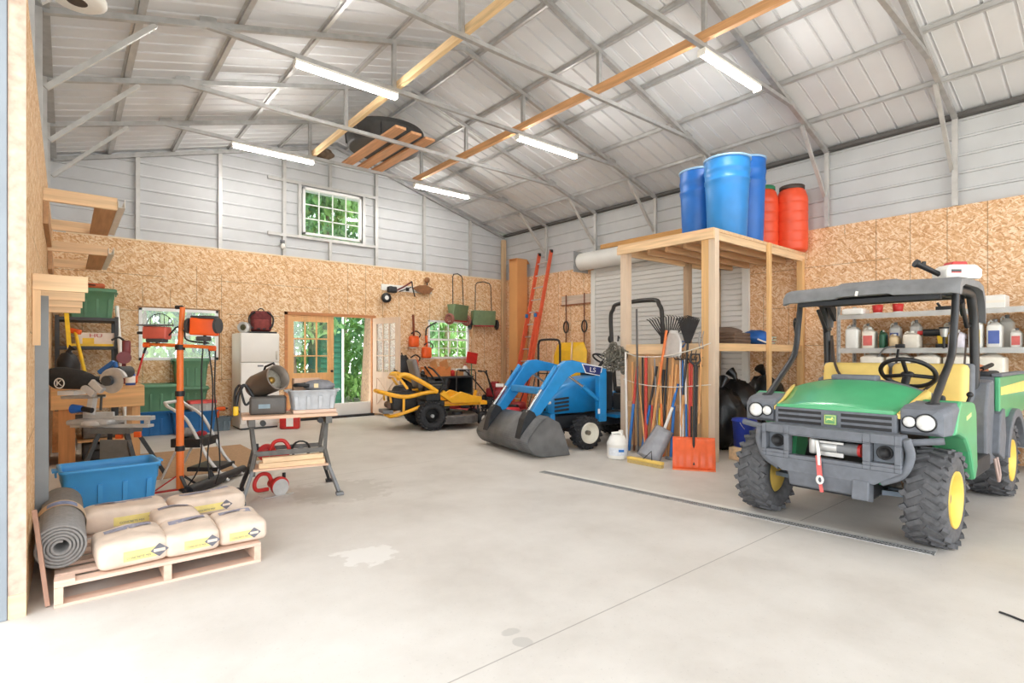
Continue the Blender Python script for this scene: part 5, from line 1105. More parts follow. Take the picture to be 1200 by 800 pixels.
def spreader(label, c, rz, wb):
    t = thing('drop_spreader', label, 'spreader', c, rz, 'green spreaders hung on the back wall')
    mb = MB(); mb.loft([[V((x * 1.0, y, z)) for x, y in ((-.36 * q, -.10 * p), (.36 * q, -.10 * p), (.36 * q, .10 * p), (-.36 * q, .10 * p))] for z, q, p in ((-.22, 1, .5), (-.12, 1, .7), (.18, .96, 1.3), (.2, .96, 1.32))]); mb.build('hopper', ol, t, bevel=.015)
    for s in (-1, 1): MB().tube([(s * .26, 0, .18), (s * .24, .02, .95), (s * .19, .02, 1.02)], .013, 8).build('handle_tube', blk, t); 
    MB().tube([(-.19, .02, 1.02), (0, .02, 1.06), (.19, .02, 1.02)], .014, 8).build('handle_grip', blk, t)
    for s in (-1, 1):
        mb = MB(); tyre(mb, (s * .42, 0, -.2), (1, 0, 0), .15, .05, .09); mb.cyl((s * .42 - .015, 0, -.2), (s * .42 + .015, 0, -.2), .04)
        for k in range(4): a = k * PI / 4; mb.box((s * .42, 0, -.2), (.012, .02, .2), (a, 0, 0))
        mb.build('wheel', wb, t)
    MB().bb(-.3, -.10, -.26, .3, .02, -.221).build('agitator_bar', rd2, t)
    return t
a = AY(537, 366, YB - .36); spreader('olive drop spreader hung left, half over the back window', (a.x, YB - .36, a.z), .40, M('rust_wheel', (150, 96, 84), .7, 0, .2)).scale = (.88, .88, .88)
b_ = AY(562, 372, YB - .24); spreader('olive drop spreader hung on the right, beside the back window', (b_.x + .12, YB - .24, b_.z), -.25, blk).scale = (.86, .86, .86)
def pole_saw(label, c, m_, hgt, kind):
    t = thing(kind, label, 'power tool', c, 0, 'orange power tools on the back wall'); MB().rbox((0, 0, 0), (.22, .16, .26), .05).build('motor_housing', orange, t); MB().bb(-.13, -.06, -.16, .02, .04, -.131).build('fuel_tank', M('smoke_tank', (200, 190, 170), .4), t)
    MB().tube(smooth_path([(.09, -.02, .06), (.16, -.02, .16), (.05, -.02, .24), (-.08, -.02, .18)], 4), .016, 8).build('handle', blk, t)
    if hgt > 0: MB().beam((0, 0, .131), (-.02, 0, hgt), .02, .07, (0, 1, 0)).build('guide_bar', m_, t)
    return t
a = AY(485, 400, YB - .12); pole_saw('orange hedge trimmer with upright blade hung beside the pale door', (a.x, YB - .12, a.z), M('brown_blade', (140, 72, 50), .5, .2), .62, 'hedge_trimmer')
a = AY(500, 413, YB - .12); t = pole_saw('orange trimmer with a long curved shaft hung left of the back window', (a.x, YB - .12, a.z), orange, .40, 'string_trimmer'); MB().tube(smooth_path([(-.02, 0, .4), (-.02, -.02, .55), (.05, -.03, .62), (.24, -.04, .72)], 4), .018, 8).build('curved_shaft', blk, t)
a = AY(486, 428, YB - .2); pole_saw('red and black chainsaw hung lowest among the orange tools', (a.x, YB - .14, a.z), blk, 0, 'chainsaw')
a = AY(475, 432, YB - .2); t = thing('black_jacket', 'bundle of black work gear hung on the wall behind the mower seat', 'work gear', (a.x, YB - .12, a.z)); MB().ball((0, 0, 0), (.2, .1, .3), 16, 10, .12).build('cloth', blk, t); MB().tube([(0, .05, .28), (0, .1, .36)], .012, 6).build('loop', blk, t)
p = F(473, 489); tag(MB().bb(5.44, 10.86, .001, 5.80, 11.0, .30).build('kick_board', dgr, bevel=.01), 'small dark grey panel standing on the floor behind the mower bumper', 'panel')
# ================================================================ GREEN UTILITY VEHICLE (local +x = forward, towards the left wall)
go = V((4.80, 1.645, 0)); t = thing('utility_vehicle', 'green and yellow utility vehicle with grey roof and winch', 'utility vehicle', go, PI)
gg = M('vehicle_green', (80, 174, 120), .34, 0, .06, 6, coat=.35); gy = M('vehicle_yellow', (248, 214, 122), .5, 0, .05, 6); gk = M('charcoal_moulding', (108, 112, 119), .6, 0, .12, 18, .05); gk2 = M('dark_underbody', (46, 48, 52), .6, .1, .2, 18); tubem = M('roll_cage_black', (54, 55, 57), .35, .2, .1, 10); ry_ = M('rim_yellow', (246, 208, 100), .42, 0, .08, 8)
def uv_wheel(c, R, w, out, nm):
    w_ = bpy.data.objects.new(nm, None); C.objects.link(w_); w_.parent = t
    mb = MB(); tyre(mb, c, (0, 1, 0), R, w, .185, 21, .018); mb.build('tyre', M('tyre_grey_rubber', (90, 90, 92), .85, 0, .25, 22, .2), w_)
    MB().lathe([(.0, .01), (.05, .01), (.06, .0), (.12, -.03), (.15, -.03), (.165, w * .2), (.192, w * .40), (.198, w * .42), (.19, -w * .4), (0, -w * .3)], V(c) + V((0, out * .02, 0)), (0, out, 0), 36).build('rim', ry_, w_)
    MB().cyl(V(c) + V((0, out * .02, 0)), V(c) + V((0, out * .085, 0)), .036).build('hub_cap', M('hub_bronze', (126, 112, 92), .5, .4), w_)
for s in (-1, 1):
    uv_wheel((0, s * .60, .345), .345, .25, s, 'front_wheel'); uv_wheel((-2.20, s * .58, .345), .345, .29, s, 'rear_wheel')
# chassis and suspension
MB().bb(-2.6, -.30, .30, .30, .30, .46).build('chassis', gk2, t, bevel=.02); MB().bb(-1.75, -.60, .30, -.45, .60, .38).build('floor_pan', gk2, t, bevel=.01)
for s in (-1, 1):
    MB().beam((.10, s * .16, .33), (.02, s * .50, .33), .05, .035).beam((-.12, s * .16, .33), (-.02, s * .50, .33), .05, .035).build('control_arm', M('suspension_steel', (120, 132, 146), .5, .3, .15), t)
    MB().cyl((-.02, s * .44, .36), (-.05, s * .30, .80), .035).build('shock_absorber', M('shock_brown', (150, 120, 96), .5, .2, .2), t)
# bonnet: crowned, with two raised creases
def hring(x, hw, zs, zc):
    pts = []
    for i in range(17):
        u = -1 + 2 * i / 16; z = zs + (zc - zs) * (1 - abs(u) ** 2.6) + (.010 if .38 < abs(u) < .46 else 0)
        pts.append(V((x, hw * u, z)))
    return pts + [V((x, hw, zs - .022)), V((x, -hw, zs - .022))]
mb = MB(); mb.loft([hring(.232, .412, .955, .958), hring(.228, .415, .95, .965), hring(.16, .425, .95, .99), hring(0, .44, .97, 1.06), (hring(-.16, .46, 1.03, 1.125)), hring(-.27, .48, 1.07, 1.15)]); mb.build('bonnet', gg, t)
for s in (-1, 1):
    mb = MB(); mb.loft([[V((.21, s * .425, .905)), V((.21, s * .445, .90)), V((.21, s * .445, .93)), V((.21, s * .425, .94))], [V((-.28, s * .482, 1.035)), V((-.28, s * .515, 1.02)), V((-.28, s * .515, 1.075)), V((-.28, s * .482, 1.095))]]); mb.build('bonnet_stripe', gy, t)
mb = MB(); mb.loft([hring(-.272, .5, 1.03, 1.145), hring(-.36, .52, 1.04, 1.16), hring(-.5, .53, 1.03, 1.13)]); mb.rbox((-.35, -.02, 1.165), (.12, .34, .05), .02); mb.build('dash_cowl', gk, t)
MB().bb(-.56, -.55, .72, -.48, .55, 1.04).build('dashboard', gk2, t, bevel=.02)
# grille
MB().bb(.15, -.43, .775, .232, .43, .932).build('grille_surround', gk, t, bevel=.012)
for k in range(3):
    for s in (-1, 1): MB().bb(.232, s * .235 - .165, .805 + .042 * k, .2335, s * .235 + .165, .828 + .042 * k).build('grille_slot', blk, t)
MB().rbox((.244, .0, .858), (.012, .088, .078), .005).build('emblem_plate', M('emblem_green', (112, 168, 112), .4), t)
mb = MB()
for y0, z0, y1, z1 in ((-.04, -.034, .04, -.030), (-.04, .030, .04, .034), (-.04, -.034, -.036, .034), (.036, -.034, .04, .034)): mb.bb(.2505, y0, .858 + z0, .252, y1, .858 + z1)
mb.prism([(y_, z_ + .016) for y_, z_ in [(-.028, .846), (-.012, .852), (.004, .85), (.012, .862), (.018, .866), (.02, .86), (.03, .842), (.02, .85), (.014, .842), (.03, .834), (.012, .838), (-.012, .842), (-.028, .832), (-.022, .842)]], .2505, .2525, 'yz'); mb.build('emblem_deer', M('emblem_yellow', (226, 226, 130), .4), t)
# headlamp pods and front wings
for s in (-1, 1):
    mb = MB()
    def pod(x, y0, y1, z0, z1): return [V((x, s * y0, z0)), V((x, s * y1, z0)), V((x, s * y1, z1 - .03)), V((x, s * (y1 - .03), z1)), V((x, s * y0, z1))]
    mb.loft([pod(.215, .45, .66, .82, .945), pod(.19, .44, .69, .795, .975), pod(.10, .44, .72, .80, 1.0), pod(-.06, .47, .735, .90, 1.02)], smooth=False); mb.build('headlamp_pod', gk, t, bevel=.012)
    for y, r in ((.50, .038), (.595, .056)):
        MB().lathe([(r * 1.16, -.004), (r * 1.16, .008), (r * 1.02, .010)], (.216, s * y, .888), (1, 0, 0), 24).build('headlamp_bezel', blk, t)
        MB().lathe([(r, -.003), (r, .006), (r * .7, .016), (0, .02)], (.216, s * y, .888), (1, 0, 0), 24).build('headlamp_lens', M('headlamp_lens_glass', (240, 240, 236), .12, .0, .1, 60, coat=.5), t)
    # wing
    mb = MB(); yo = .735; yi = .50
    prof = [(.10, .80), (-.03, 1.0), (-.10, 1.03), (-.50, 1.0), (-.56, .93), (-.60, .50), (-.52, .40), (-.44, .50), (-.36, .64), (-.22, .75), (-.02, .80)]
    mb.prism(prof, s * yi, s * yo); mb.build('front_wing', gg, t, bevel=.02)
    text('HPX', .04, (-.30, s * (yo + .001), .93), (PI / 2, 0, PI if s > 0 else 0), gy, t, 'wing_lettering') if False else MB().beam((-.36, s * (yo + .001), .92), (-.22, s * (yo + .001), .90), .004, .03).build('wing_decal', M('pale_decal', (214, 224, 150), .5), t)
    MB().prism([(.16, .40), (.10, .78), (-.10, .78), (-.10, .60), (.0, .45)], s * .30, s * .33).build('inner_wing', gg, t)
# bumper guard with three openings
def frame_panel(mb, y0, y1, z0, z1, holes, xa, xb):
    ys = sorted({y0, y1, *[h[0] for h in holes], *[h[1] for h in holes]}); zs = sorted({z0, z1, *[h[2] for h in holes], *[h[3] for h in holes]})
    cells(mb, ys, zs, holes, lambda a, b, c, d: mb.bb(xa, a, c, xb, b, d))
mb = MB(); frame_panel(mb, -.46, .50, .545, .80, [(-.245, .265, .575, .725), (-.425, -.285, .60, .735), (.315, .46, .60, .735)], .33, .40)
mb.prism([(-.46, .545), (.50, .545), (.34, .44), (-.30, .44)], .33, .395, 'yz'); mb.build('bumper_guard', gk, t, bevel=.012)
MB().bb(.24, -.46, .755, .345, .50, .80).build('bumper_shelf', gk, t, bevel=.01)
for s, yc in ((-1, -.355), (1, .388)):
    MB().bb(.30, yc - .07, .60, .33, yc + .07, .735).build('lamp_backing', M('pod_grey', (110, 116, 124), .5), t); MB().lathe([(.05, .0), (.05, .02), (.04, .02), (.034, .002), (0, 0)], (.331, yc, .668), (1, 0, 0), 24).build('fog_lamp_socket', blk, t)
    MB().tube(smooth_path([(.36, yc + s * .13, .78), (.34, yc + s * .15, .66), (.34, yc + s * .10, .53), (.35, yc - s * .02, .46)], 5), .030, 10).build('guard_side_tube', gk, t)
MB().cyl((.27, .50, .745), (.22, .70, .775), .024).build('side_bar', gk, t); MB().cyl((.27, -.46, .745), (.22, -.70, .775), .024).build('side_bar', gk, t)
MB().prism([(.40, .46), (.36, .33), (-.05, .28), (-.05, .34), (.30, .40)], -.26, .30).build('skid_plate', gk, t, bevel=.015)
MB().prism([(.405, .46), (.42, .32), (.30, .29), (.30, .44)], .20, .31).build('tow_mount', gk, t, bevel=.01)
# winch
w_ = bpy.data.objects.new('winch', None); C.objects.link(w_); w_.parent = t
MB().cyl((.30, -.06, .655), (.30, .08, .655), .050).build('cable_drum', chrome, w_); MB().cyl((.30, .08, .655), (.30, .215, .655), .046).build('motor', grey, w_); MB().cyl((.30, .215, .655), (.30, .235, .655), .047).build('motor_cap', red, w_); MB().rbox((.30, -.09, .655), (.10, .06, .12), .02).build('gearbox', chrome, w_)
MB().bb(.345, -.05, .595, .36, .13, .625).bb(.345, -.05, .69, .36, .13, .705).build('fairlead', chrome, w_); MB().tube(smooth_path([(.37, -.05, .70), (.415, -.02, .62), (.42, -.01, .53)], 4), .014, 8).build('hook_cable', white, w_)
MB().beam((.425, -.02, .60), (.428, -.005, .44), .035, .008, (1, 0, 0)).build('pull_strap', M('pink_strap', (214, 104, 100), .8), w_); MB().tube([V((.43, -.005 + .02 * math.cos(a), .42 + .028 * math.sin(a))) for a in [2 * PI * i / 12 for i in range(12)]], .009, 6, closed=True).build('hook', white, w_); MB().beam((.43, -.002, .40), (.432, .01, .33), .025, .006, (1, 0, 0)).build('strap_tail', M('pink_strap', (214, 104, 100), .8), w_)
# roll cage
for s in (-1, 1):
    y = s * .59
    MB().tube(smooth_path([(.02, y, .99), (-.27, y, 1.18), (-.53, y, 1.37), (-.61, y, 1.62), (-.66, y, 1.86)], 5), .026, 12).build('front_pillar', tubem, t)
    MB().lathe([(.045, 0), (.045, .012), (.03, .02)], (.02, y, 1.0), (0, 0, 1), 16).build('pillar_foot', blk, t)
    MB().tube(smooth_path([(-1.37, y, .50), (-1.34, y, 1.0), (-1.30, y, 1.60), (-1.22, y, 1.80), (-1.12, y, 1.88), (-.66, y, 1.875)], 5), .034, 12).build('rear_pillar', tubem, t)
    MB().tube([(-1.30, s * .56, 1.62), (-1.20, s * .56, 1.60), (-1.0, s * .56, 1.80)], .018, 8).build('corner_brace', tubem, t)
    MB().tube(smooth_path([(-1.18, s * .50, 1.55), (-1.10, s * .42, 1.2), (-.98, s * .15, .9)], 5), .012, 6).build('seat_belt', M('belt_brown', (78, 66, 58), .8), t); MB().beam((-1.29, s * .54, 1.5), (-1.27, s * .50, .75), .006, .05, (1, 0, 0)).build('belt_webbing', M('belt_brown', (78, 66, 58), .8), t)
MB().tube([(-1.20, -.59, 1.87), (-1.20, .59, 1.87)], .028, 10).build('rear_crossbar', tubem, t); MB().tube([(-1.33, -.59, 1.15), (-1.33, .59, 1.15)], .026, 10).build('seat_crossbar', tubem, t); MB().tube([(-.66, -.59, 1.85), (-.66, .59, 1.85)], .026, 10).build('front_crossbar', tubem, t)
MB().tube(smooth_path([(-.62, -.62, 1.70), (-.70, -.66, 1.66), (-.76, -.66, 1.45), (-.62, -.62, 1.34)], 5), .014, 8).build('grab_handle', tubem, t)
# roof shell: arched side profile, lofted across with lowered rolled ends
def rring(y, dz, ins, dr=0.0):
    P = [(-.40 - ins, 1.835), (-.41 - ins, 1.90), (-.47 - ins, 1.955), (-.62, 1.975), (-1.10, 1.985), (-1.28 + ins, 1.96), (-1.37 + ins, 1.92 - .06 * dr), (-1.39 + ins, 1.87 - .23 * dr), (-1.37 + ins, 1.87 - .23 * dr), (-1.34 + ins, 1.89 - .07 * dr), (-1.24 + ins, 1.915), (-1.05, 1.93), (-.62, 1.925), (-.50 - ins, 1.90), (-.46 - ins, 1.835)]
    return [V((x, y, z + dz)) for x, z in P]
mb = MB(); mb.loft([rring(-.65, -.015, .02, 1), rring(-.60, .0, .0, 1), rring(-.56, 0, 0, 1), rring(-.54, 0, 0, 0), rring(-.2, .012, .0), rring(-.17, .028, 0), rring(.2, .028, 0), rring(.23, .012, 0), rring(.54, 0, 0, 0), rring(.56, 0, 0, 1), rring(.61, .0, .0, 1), rring(.66, -.012, .02, 1)]); mb.build('roof_shell', M('weathered_roof_plastic', (124, 125, 127), .65, 0, .14, 10, .05), t, bevel=.004)
mb = MB()
for s in (-1, 1): mb.prism([(-.50, 1.83), (-1.05, 1.92), (-1.24, 1.90), (-1.30, 1.82), (-1.30, 1.70), (-1.14, 1.83), (-.70, 1.83)], s * .50, s * .53)
mb.bb(-.52, -.53, 1.80, -.47, .53, 1.84); mb.build('roof_liner', gk2, t)
MB().beam((-.395, -.03, 1.86), (-.395, -.022, 1.90), .02, .006, (1, 0, 0)).build('roof_tag', white, t)
# seats, steering
MB().rbox((-1.02, .0, .80), (.5, 1.12, .14), .05).build('seat_cushion', gy, t)
for y0 in (-.29, .30):
    mb = MB(); mb.rbox((0, 0, 0), (.12, .56, .46), .06, 5); mb.tf(Matrix.Translation((-1.16, y0, 1.05)) @ Euler((0, -.14, 0)).to_matrix().to_4x4()); mb.build('seat_back', gy, t)
MB().rbox((-1.28, 0, 1.02), (.08, 1.2, .52), .03).build('seat_shell', gk, t)
cs = V((-.66, .27, 1.205)); nrm = V((-.62, 0, .78)).normalized(); uu = V((0, 1, 0)); ww = nrm.cross(uu); sw = MB()
sw.tube([cs + uu * .19 * math.cos(a) + ww * .19 * math.sin(a) for a in [2 * PI * i / 36 for i in range(36)]], .018, 10, closed=True)
for a in (.3, PI - .3, -PI / 2): sw.tube([cs - nrm * .02, cs + uu * .185 * math.cos(a) + ww * .185 * math.sin(a)], .016, 8)
sw.ball(cs - nrm * .015, (.05, .05, .03), 14, 8); sw.build('steering_wheel', blk, t); MB().cyl(cs - nrm * .03, (-.50, .27, 1.02), .03).build('steering_column', blk, t)
MB().cyl((-.80, .60, .86), (-.86, .64, 1.02), .012).ball((-.86, .64, 1.035), .024).build('gear_lever', blk, t)
# body side behind the door opening, rocker, cargo box
for s in (-1, 1):
    MB().bb(-1.30, s * .54, .38, -.58, s * .70, .52).build('rocker_panel', gk2, t, bevel=.02)
    MB().prism([(-1.22, .40), (-1.20, .86), (-1.34, 1.12), (-1.52, 1.14), (-1.54, .66), (-1.62, .40)], s * .50, s * .69).build('body_side', gk, t, bevel=.02)
    MB().tube(smooth_path([(-1.40, s * .71, .46), (-1.40, s * .73, .32), (-1.45, s * .73, .26), (-1.50, s * .73, .32), (-1.50, s * .71, .46)], 5), .011, 8).build('grab_loop', M('tan_loop', (186, 160, 150), .6), t)
    mb = MB(); mb.bb(-2.9, s * .68, .78, -1.58, s * .72, 1.16); mb.build('cargo_side', gg, t, bevel=.01); MB().prism([(-2.88, .98), (-1.60, 1.0), (-1.60, 1.07), (-2.88, 1.09)], s * .721, s * .724).build('cargo_stripe', gy, t); MB().bb(-2.9, s * .66, 1.161, -1.58, s * .735, 1.19).build('cargo_rail', gk, t, bevel=.008)
    A = [(-2.20 + .50 * math.cos(a), .345 + .50 * math.sin(a)) for a in [PI * .06 + PI * .88 * i / 16 for i in range(17)]]; B = [(-2.20 + .42 * math.cos(a), .345 + .42 * math.sin(a)) for a in [PI * .94 - PI * .88 * i / 16 for i in range(17)]]
    MB().prism(A + B, s * .52, s * .76).build('rear_arch', gk, t, bevel=.008)
    MB().prism([(-1.42, .50), (-1.5, .84), (-1.68, .88), (-1.74, .62), (-1.66, .42)], s * .55, s * .74).build('mud_guard', gk, t, bevel=.012)
MB().bb(-2.9, -.68, .78, -1.58, .68, .82).build('cargo_floor', gk2, t); MB().bb(-1.62, -.68, .82, -1.58, .68, 1.16).build('cargo_front_wall', gk, t); MB().bb(-2.92, -.68, .82, -2.88, .68, 1.16).build('tailgate', gg, t, bevel=.01)
# load in the cargo bed
t2 = thing('folded_tarp', 'heap of orange and dark folded straps in the cargo bed', 'straps', go + V((2.05, -.45, .822))); mb = MB()
MB().rbox((0, 0, .19), (.5, .34, .38), .04).build('crate', gk2, t2); MB().ball((-.05, 0, .40), (.2, .14, .05), 14, 8, .15).build('orange_cloth', M('faded_orange_cloth', (206, 132, 92), .9), t2); MB().tube(smooth_path([(-.2, -.1, .4), (0, -.14, .44), (.2, -.06, .41), (.26, .06, .4)], 5), .02, 8).build('strap', blk, t2)
# seed spreader sitting on the roof
t = thing('handheld_spreader', 'white seed spreader with red lid and black tube on the vehicle roof', 'spreader', AD(1121, 321, 4.52), RZ); k = 4.52 / CF
t.location = (AD(1121, 321, 4.62).x, AD(1121, 321, 4.62).y, 2.003)
mb = MB(); mb.loft([[V((sx * .155 * a, sy * .085 * b, z)) for sx, sy in ((-1, -1), (1, -1), (1, 1), (-1, 1))] for z, a, b in ((0, .96, .9), (.02, 1.0, 1), (.075, 1.0, 1), (.105, .84, .9), (.118, .7, .8))], smooth=False); mb.build('hopper', white, t, bevel=.02)
MB().prism([(-.085, .119), (.06, .119), (.045, .148), (-.065, .148)], -.05, .05).build('lid', red, t, bevel=.006)
MB().cyl((-.15, 0, .045), (-.34, 0, .135), .021, .024).build('throw_tube', blk, t); MB().cyl((-.335, 0, .132), (-.355, 0, .142), .034).build('tube_flange', blk, t); MB().rbox((-.28, 0, .14), (.03, .02, .03), .006).build('tube_clip', blk, t)
MB().bb(-.115, -.0875, .045, -.03, -.0855, .075).build('name_plate', dgr, t); MB().bb(-.113, -.0882, .046, -.032, -.0874, .054).build('name_plate_stripe', red, t)
# ================================================================ TIMBER PLATFORM, TOOLS, BARRELS, METAL SHELVES
DZ = 2.95; sx0, sx1, sy0, sy1 = 6.26, 8.96, 3.60, 5.10
t = thing('storage_platform', 'tall pale timber platform on posts carrying the blue and orange barrels', 'platform', (sx0, sy0, 0)); W_, D_ = sx1 - sx0, sy1 - sy0
ylw = wood('yellow_pine_post', (226, 182, 126), 'z', .1); pal = wood('pale_grey_post', (222, 200, 176), 'z', .08)
MB().bb(0.0, -.02, 0, .10, .07, DZ - .01).build('post', pal, t, bevel=.004); MB().bb(0, .071, 0, .10, .17, DZ - .012).build('post', ylw, t, bevel=.004)  # single main post in two tones; yellow half paints its shaded side
MB().bb(0.03, D_ - .11, 0, .15, D_, DZ - .1).build('post', pal, t, bevel=.004); MB().bb(1.40, -.045, 0, 1.48, -.003, DZ - .01).build('post', ylw, t, bevel=.003)
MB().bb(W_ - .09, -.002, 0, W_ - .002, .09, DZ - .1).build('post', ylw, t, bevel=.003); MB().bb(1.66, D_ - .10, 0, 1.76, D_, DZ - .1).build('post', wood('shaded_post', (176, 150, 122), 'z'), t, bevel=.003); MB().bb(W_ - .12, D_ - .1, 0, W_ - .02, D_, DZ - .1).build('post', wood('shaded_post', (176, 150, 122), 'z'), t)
MB().bb(.101, 0, DZ - .14, W_, .04, DZ - .04).build('rim_beam', pine_x, t, bevel=.003); MB().bb(.16, D_ - .04, DZ - .14, W_, D_, DZ - .04).build('rim_beam', pine_x, t); MB().bb(-.04, -.02, DZ - .14, -.001, D_ + .01, DZ - .04).build('rim_beam', pine, t, bevel=.003)
for k in range(4): MB().bb(.3, .28 + .30 * k, DZ - .14, W_ - .02, .32 + .30 * k, DZ - .041).build('joist', wood('joist_fir', (206, 168, 130), 'x'), t)
n = 13
for k in range(n):
    x = -.02 + (W_ + .02) * k / n; MB().bb(x, -.01, DZ - .04 if k > 0 else DZ - .04, x + (W_ + .02) / n - .006, D_ + .01, DZ).build('deck_board', wood('deck_fir', (222, 188, 148), 'y'), t)
# mid shelf and tool wall
MB().bb(.101, 0, 1.40, 1.399, .04, 1.50).bb(1.481, 0, 1.40, W_ - .1, .04, 1.50).build('shelf_beam', wood('shelf_pine', (230, 190, 140), 'x'), t, bevel=.003); MB().bb(.22, .041, 1.46, W_ - .13, D_ - .5, 1.479).build('mid_shelf', wood('shelf_ply', (222, 186, 140), 'x'), t)
MB().bb(.02, .171, 1.36, .06, D_ - .111, 1.50).build('tool_rail', pine, t, bevel=.003); MB().bb(.061, .172, .05, .075, D_ - .112, 1.36).build('tool_backing', wood('backing_ply', (216, 178, 132), 'z', .12), t)
MB().bb(.02, .171, .60, .06, D_ - .111, .68).build('tool_rail', pine, t, bevel=.003)
mb = MB(); X_ = sx0 - .09
mb.tube(smooth_path([V((-.06, -.0, 1.50)), V((-.11, .3, 1.40)), V((-.10, .7, 1.33)), V((-.09, 1.1, 1.33)), V((-.03, D_ - .1, 1.40))], 6), .007, 6); mb.build('retaining_rope', M('white_rope', (236, 230, 218), .8), t)
MB().tube(smooth_path([V((-.06, 0, .98)), V((-.13, .5, .93)), V((-.12, 1.0, .94)), V((-.03, D_ - .1, 1.0))], 6), .006, 6).build('retaining_rope', M('white_rope', (236, 230, 218), .8), t)
# long timber over the roll door
a, b = AX(689, 291, 8.70), AX(810, 270, 8.70); tag(MB().beam((8.78, 7.6, 3.62), (8.78, 5.12, 3.62), .14, .09).build('long_timber', wood('amber_timber', (206, 154, 92), 'y')), 'long amber timber resting above the roll-up door', 'timber')
# barrels
bb_ = M('barrel_blue', (44, 132, 206), .4, 0, .08, 5, .03); bb2 = M('barrel_deep_blue', (30, 104, 188), .4, 0, .08, 5); bo = M('barrel_orange', (232, 84, 50), .42, 0, .06, 5)
def blue_barrel(label, x, y, r, h, m):
    t = thing('plastic_barrel', label, 'barrel', (x, y, DZ + .001), 0, 'barrels on the timber platform')
    MB().lathe([(0, 0), (r * .80, 0), (r * .84, .015), (r * .93, h * .62), (r * .95, h * .70), (r * .99, h * .72), (r * .99, h * .745), (r * .95, h * .76), (r * .97, h * .83), (r * 1.0, h * .85), (r * 1.0, h * .88), (r * .97, h * .90), (r * .98, h)], seg=40).build('body', m, t)
    MB().lathe([(r * .95, h - .005), (r * 1.03, h - .005), (r * 1.03, h + .02), (r * .96, h + .022), (r * .95, h + .01), (0, h + .01)], seg=40).build('rim', M('pale_blue_rim', (150, 190, 226), .4, 0, .05), t)
blue_barrel('large mid-blue barrel at the front of the timber platform', 7.08, 3.87, .305, 1.08, bb_)
blue_barrel('deep blue barrel behind and left of the large front barrel', 7.34, 4.46, .28, 1.12, bb2)
blue_barrel('deep blue tall barrel right of the large front barrel', 7.68, 3.88, .25, 1.22, bb2)
def orange_barrel(label, x, y, cap):
    t = thing('plastic_barrel', label, 'barrel', (x, y, DZ + .001), 0, 'barrels on the timber platform'); r, h = .225, 1.0
    pr = [(0, 0), (r * .9, 0), (r * .98, .03)]
    for k in range(5):
        z = h * (.15 + .15 * k); pr += [(r, z - .035), (r, z - .012), (r * .965, z), (r, z + .012)]
    pr += [(r * .97, h * .84), (r * .84, h * .93), (r * .72, h * .96), (r * .7, h * .97)]
    MB().lathe(pr + [(0, h * .97)], seg=36).build('body', bo, t); MB().lathe([(r * .78, h * .955), (r * .80, h * .965), (r * .80, h * 1.01), (r * .74, h * 1.02), (0, h * 1.02)], seg=30).build('screw_lid', cap, t)
orange_barrel('orange barrel with black lid at the wall end of the platform', 8.73, 3.70, M('barrel_lid_black', (70, 56, 50), .5))
orange_barrel('orange barrel squeezed between the tall blue barrel and the other orange one', 8.44, 4.02, M('barrel_lid_green', (40, 120, 80), .5))
# garden tools standing at the platform's left face
def leanpt(px, py, X): return AX(px, py, X)
tg = 'garden tools leaning on the timber platform'
wd = wood('ash_handle', (222, 164, 106), 'z', .1); rdh = M('red_fibreglass', (206, 66, 52), .4, 0, .1); bl_h = M('blue_fibreglass', (36, 112, 188), .4, 0, .1); wh_ = M('white_handle', (232, 228, 222), .4, 0, .05); bk_h = M('black_handle', (48, 46, 46), .5, 0, .15); yl_h = M('yellow_handle', (240, 206, 60), .4, 0, .08); or_h = M('orange_handle', (238, 126, 60), .4, 0, .08)
def ltool(name, label, cat, top, bot, m1, m2=None, r=.016, split=.5, Xb=6.06, Xt=6.21, head=None):
    a = AX(bot[0], 430, Xb); a.z = bot[1] if len(bot) > 1 else 0.02; b = AX(top[0], top[1], Xt)
    t = thing(name, label, cat, (a.x, a.y, 0), 0, tg); o = V((a.x, a.y, 0)); a -= o; b -= o; m = a.lerp(b, split)
    MB().cyl(a, m, r * 1.05, seg=10).build('lower_shaft', m1, t); MB().cyl(m, b, r, seg=10).build('upper_shaft', m2 or m1, t)
    if head: head(t, a, b, (b - a).normalized())
    return t
def h_grip(m):
    def f(t, a, b, d): MB().tube([b, b + d * .05 + V((0, .05, 0)), b + d * .13 + V((0, .055, 0)), b + d * .13 - V((0, .055, 0)), b + d * .05 - V((0, .05, 0)), b], .013, 8).build('d_grip', m, t)
    return f
def h_blade(m, w=.2, l=.26, up=False):
    def f(t, a, b, d):
        e, q = (b, d) if up else (a, -d)
        def fn(u, v): x = (u - .5) * w * (1 - .55 * max(0, v - .55) / .45); return e + q * (l * v - .02) + V((-.02 - .18 * (.25 - (u - .5) ** 2) * .4, x, 0))
        mb = MB(); mb.grid(fn, 8, 8); o = mb.build('blade', m, t); s_ = o.modifiers.new('thick', 'SOLIDIFY'); s_.thickness = .004
    return f
def h_fork(m, n=4, w=.2, l=.26, up=True):
    def f(t, a, b, d):
        e, q = (b, d) if up else (a, -d); mb = MB(); mb.cyl(e + V((0, -w / 2, 0)), e + V((0, w / 2, 0)), .009, seg=8)
        for k in range(n): y = -w / 2 + w * k / (n - 1); mb.tube([e + V((0, y, 0)), e + q * l * .5 + V((-.03, y, 0)), e + q * l + V((-.01, y * 1.1, 0))], .006, 6)
        mb.build('tines', m, t)
    return f
